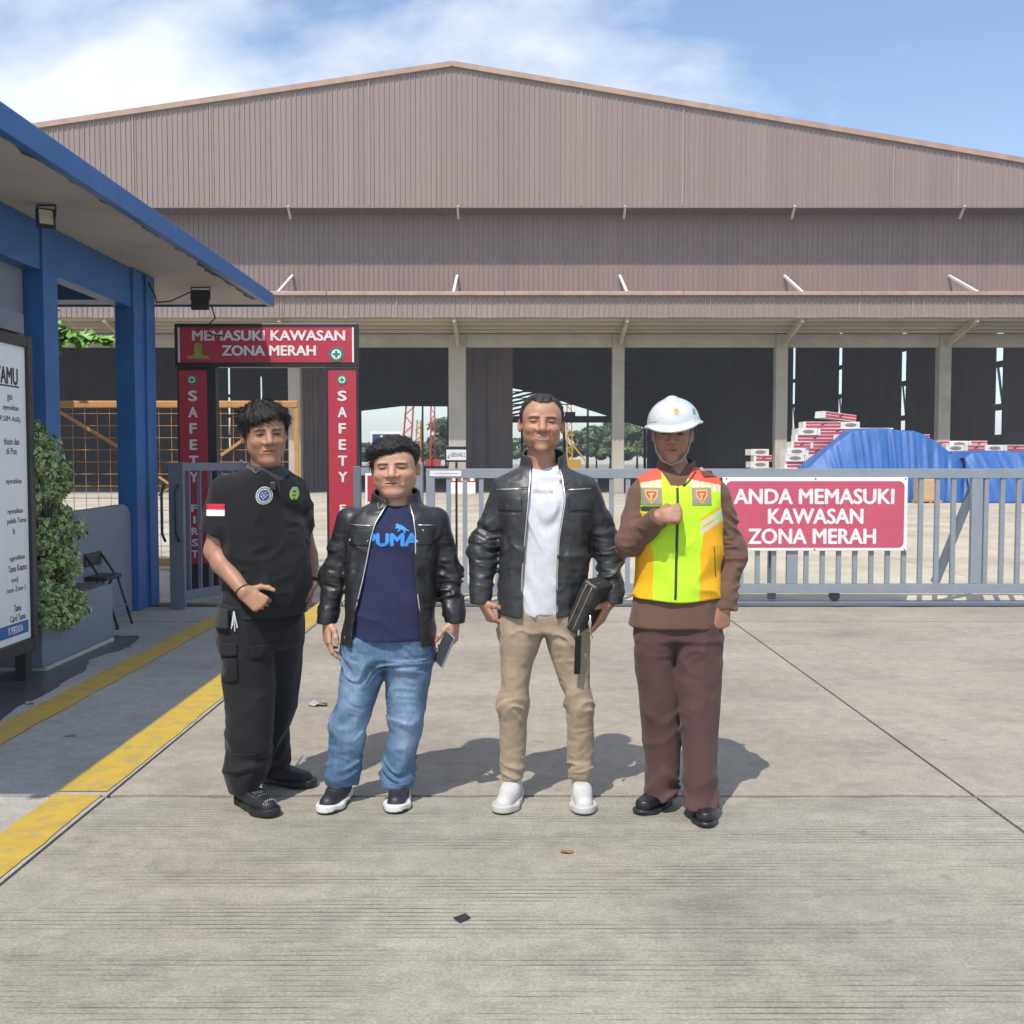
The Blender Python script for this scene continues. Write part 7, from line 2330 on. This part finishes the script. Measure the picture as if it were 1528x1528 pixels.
    for s in (-1, 1):
        tube_on('neck_binding', vest, [(nx_ + s * 0.010, zx(725)), (nx_ + s * 0.040, zx(716)), (nx_ + s * 0.066, zx(704))], 0.0045, dk, v_o, -0.001)
    tube_on('pocket_seam', vest, [(pt(1057, 812)[0], zx(812)), (pt(1061, 857)[0], zx(857))], 0.0022, dk, v_o, 0)
    patch_m = vcol_mat('badge_cloth', rough=0.75, var=0.04)
    def badge(cx, py, col):
        def tn(uw):
            c = np.tile(np.array((0.26, 0.25, 0.19), f32), (len(uw), 1))
            u, w = uw[:, 0] - 0.5, uw[:, 1] - 0.5
            shd = (np.abs(u) < 0.30 * np.clip((w + 0.42) / 0.45, 0, 1)) & (w < 0.36) & (w > -0.42)
            c[shd] = (0.70, 0.42, 0.12)
            inn = (np.abs(u) < 0.24 * np.clip((w + 0.34) / 0.42, 0, 1)) & (w < 0.30) & (w > -0.34)
            c[inn] = col
            c[(np.abs(u) < 0.05) & (w > -0.2) & (w < 0.2) & inn] = (0.72, 0.45, 0.15)
            c[(np.abs(w - 0.12) < 0.04) & (np.abs(u) < 0.14) & inn] = (0.72, 0.45, 0.15)
            c[(np.abs(u) > 0.46) | (np.abs(w) > 0.46)] = (0.35, 0.30, 0.18)
            return c
        p_ = pt(cx, py)
        patch('badge', vest, p_[0] - 0.042, p_[0] + 0.042, p_[2] - 0.036, p_[2] + 0.036, patch_m, v_o, 0.003, 40, 40, tint=tn)
    badge(967, 739, (0.42, 0.10, 0.05)); badge(1039, 739, (0.55, 0.07, 0.04))
    p_ = pt(965, 757); patch('name_tape', vest, p_[0] - 0.042, p_[0] + 0.042, p_[2] - 0.010, p_[2] + 0.010, dk, v_o, 0.003)
    # shoulder strap with button
    so2 = lambda p: np.minimum(vest(p), shirt(p))
    p_ = pt(1062, 709)
    patch('shoulder_strap', so2, p_[0] - 0.050, p_[0] + 0.040, p_[2] - 0.006, p_[2] + 0.018, CLOTH, s_o, 0.006, tint=(0.13, 0.05, 0.04), shear=-0.012)
    q = pt(1044, 700); y = float(drop_y(so2, [q[0]], [q[2]])[0])
    MB().tube([(q[0], y + 0.002, q[2]), (q[0], y - 0.006, q[2])], 0.009, 12).build('button', ZIPM, s_o, local=False)
    # ---- trousers
    LL = [(925, 948, 1010, 0.0, 0.118), (955, 947, 1006, 0.0, 0.112), (999, 950, 1005, 0.0, 0.098), (1037, 955, 1009, 0.0, 0.090), (1084, 959, 1012, 0.01, 0.084), (1131, 963, 1013, 0.02, 0.080), (1184, 966, 1009, 0.025, 0.080)]
    RR = [(925, 1006, 1075, 0.0, 0.118), (955, 1003, 1076, -0.005, 0.112), (999, 1006, 1075, -0.02, 0.098), (1037, 1012, 1073, -0.035, 0.090), (1084, 1017, 1070, -0.055, 0.084), (1131, 1020, 1068, -0.07, 0.080), (1203, 1022, 1067, -0.085, 0.080)]
    lL, lR = leg_pair(g, LL, RR)
    hip = Loft(g.rows([(915, 950, 1073, 0.0, 0.115), (935, 948, 1075, 0.0, 0.118), (950, 948, 1075, 0.0, 0.114)]), 2.5)
    def trousers(p):
        d = smin(smin(lL(p), lR(p), 0.010), hip(p), 0.02)
        z = p[:, 2]
        w = 0.010 * ridged(p, 7, 7, 16, 81, 0.10) * sstep(pt(0, 1140)[2] - z, 0, 0.10)
        w += 0.006 * ridged(p, 12, 12, 5, 82, 0.08) + 0.0035 * ridged(p, 5, 5, 11, 84, 0.14)
        w += 0.005 * ridged(p, 8, 6, 20, 83, 0.10) * np.exp(-((z - pt(0, 960)[2]) / 0.05) ** 2)
        return d - w * sstep(pt(0, 938)[2] - z, 0, 0.05)
    maroon = (0.088, 0.046, 0.042)
    sculpt('trousers', trousers, V3(-0.28, -0.2, 0.045), V3(0.28, 0.19, pt(0, 915)[2]), 0.0045, CLOTH, root, maroon)
    for heel, toe in (((pt(1003, 1185)[0], 0.10), (pt(950, 1200)[0] - 0.006, -0.075)), ((pt(1046, 1190)[0], 0.05), (pt(1044, 1210)[0] - 0.012, -0.235))):
        shoe(root, heel, toe, SHINY, SHINY, 0.075, lace_m=None, tint=(0.016, 0.016, 0.019), sole_tint=(0.022, 0.022, 0.025), width=1.0, sole_h=0.016, toe_r=0.034)
    # ---- body
    wr1, wr2 = W1 + 0.0 * W1, pt(1080, 902, -0.075)
    h1 = hand(W1, (0.97, -0.10, 0.22), (-0.08, 0.85, -0.40), (-0.10, 0.35, 0.92), FIST, TH_FIST, 0.98)
    h2 = hand(wr2, (-0.14, -0.06, -0.98), (-0.35, 0.93, 0.0), (-0.93, -0.35, 0.0), [(62, 85, 50), (66, 88, 52), (70, 88, 52), (72, 86, 50)], TH_FIST, 1.0)
    bt = Loft([(z, cx, cy, rx - 0.025, ry - 0.025) for z, cx, cy, rx, ry in tor], 2.2)
    body_mesh(root, head, V3(nx_, 0.015, pt(0, 718)[2]), bt,
              [([S1, E1, W1], [0.042, 0.036, 0.026]), ([S2, E2, wr2], [0.042, 0.036, 0.026])],
              [([pt(978, 945), pt(983, 1060), V3(pt(988, 1175)[0], 0.05, 0.07)], [0.07, 0.05, 0.03]), ([pt(1040, 945), pt(1043, 1060, -0.04), V3(pt(1045, 1180)[0], -0.06, 0.07)], [0.07, 0.05, 0.03])],
              [h1, h2], skin, 0.30, neck_r=0.053)
    # ---- dark cropped hair under the helmet
    def line(phi, sd):
        return np.interp(phi, [0, 50, 68, 78, 95, 112, 130, 180], [0.075, 0.06, 0.01, -0.012, 0.03, 0.012, -0.05, -0.070])
    c = head.c
    sculpt('hair', head.hair(line, lambda q: 0.009 + 0 * q[:, 2], (110, 110, 60), 0.002, clump=0.002), c - 0.14, c + V3(0.14, 0.16, 0.17), 0.0040, HAIRM, root, (0.018, 0.016, 0.015))
    # ---- hard hat (worn; a thing of its own)
    hc = pt(1005, 632, -0.01)
    hat = thing('hard_hat', 'white hard hat with small gold emblem worn by the guard', 'hard hat', (root.location.x + float(hc[0]), root.location.y + float(hc[1]), float(hc[2])))
    A = rot3(R(-9), R(4), R(-5))
    def dome(p):
        q = p @ A
        d = ellip(q, (0, 0.01, 0.0), (0.112, 0.140, 0.110))
        rib = ellip(q, (0, 0.012, 0.050), (0.050, 0.118, 0.069))
        d = smin(d, rib, 0.006)
        d = smax(d, -0.004 - q[:, 2], 0.006)
        # brim: thin, longest at the front
        b2 = np.stack([q[:, 0], q[:, 1], 0 * q[:, 0]], 1)
        br = ellip(b2, (0, -0.012, 0), (0.124, 0.168, 1.0))
        zz_ = q[:, 2] + 0.004 + 0.30 * np.clip(-q[:, 1] - 0.10, 0, 0.2) - 0.02 * sstep(q[:, 1], 0.05, 0.15)
        br = smax(br, np.abs(zz_) - 0.005, 0.004)
        d = smin(d, br, 0.010)
        # hollow
        return smax(d, -ellip(q, (0, 0.01, -0.01), (0.100, 0.126, 0.102)), 0.004)
    whm = mat('hard_hat_plastic', (0.56, 0.57, 0.58), 0.25, var=0.03, coat=0.3)
    sculpt('shell', dome, V3(-0.17, -0.22, -0.08), V3(0.17, 0.2, 0.16), 0.0035, whm, hat)
    hf = lambda p: dome(p)
    gold = vcol_mat('emblem_print', rough=0.4, var=0.05)
    def etint(uw):
        c = np.tile(np.array((0.56, 0.57, 0.58), f32), (len(uw), 1))
        u, w = uw[:, 0] - 0.5, uw[:, 1] - 0.5
        r2 = (u / 0.46) ** 2 + (w / 0.46) ** 2
        c[(r2 < 1) & (w > -0.3)] = (0.50, 0.42, 0.20)
        c[(r2 < 0.55) & (np.abs(u - w * 0.3) < 0.22)] = (0.42, 0.28, 0.04)
        c[(np.abs(w + 0.36) < 0.05) & (np.abs(u) < 0.3)] = (0.25, 0.25, 0.25)
        return c
    patch('emblem', hf, -0.030, 0.010, 0.030, 0.062, gold, hat, 0.0012, 28, 28, tint=etint)
    patch('side_sticker', hf, 0.066, 0.082, 0.035, 0.060, mat('sticker_green', (0.10, 0.30, 0.22), 0.4), hat, 0.0012)
    for x0, x1 in ((-0.108, -0.084), (0.066, 0.094)):
        patch('slot_cover', hf, x0, x1, 0.004, 0.024, whm, hat, 0.004)
    # chin strap
    strap = mat('chin_strap', (0.30, 0.31, 0.30), 0.6)
    hw = lambda q: np.array(head.world([q])[0]) - np.array(hc)
    for s in (-1, 1):
        MB().tube([tuple(hw(q)) for q in ((s * 0.082, -0.030, 0.045), (s * 0.0745, -0.036, -0.02), (s * 0.066, -0.045, -0.065), (s * 0.040, -0.070, -0.105), (0, -0.086, -0.120))], 0.0040, 6).build('chin_strap', strap, hat, smooth=True, local=False)
    return root
build_guard()
# ------------------------------------------------------------------ added haze volume imitating veiling lens glare, lifts the dark interiors
hz_o = MB().box(-640, 640, -60, 940, -1.1, 34).build('haze', [])
hz_m = bpy.data.materials.new('glare_veil')
hz_m.use_nodes = True
hn = hz_m.node_tree.nodes
hn.clear()
ho = hn.new('ShaderNodeOutputMaterial')
hv = hn.new('ShaderNodeVolumePrincipled')
hv.inputs['Color'].default_value = (0.92, 0.95, 1.0, 1)
hv.inputs['Density'].default_value = 0.0012
hz_m.node_tree.links.new(hv.outputs['Volume'], ho.inputs['Volume'])
hz_o.data.materials.clear()
hz_o.data.materials.append(hz_m)
tag(hz_o, 'added thin haze over the whole yard', 'haze', kind='stuff')
SC.cycles.volume_bounces = 0
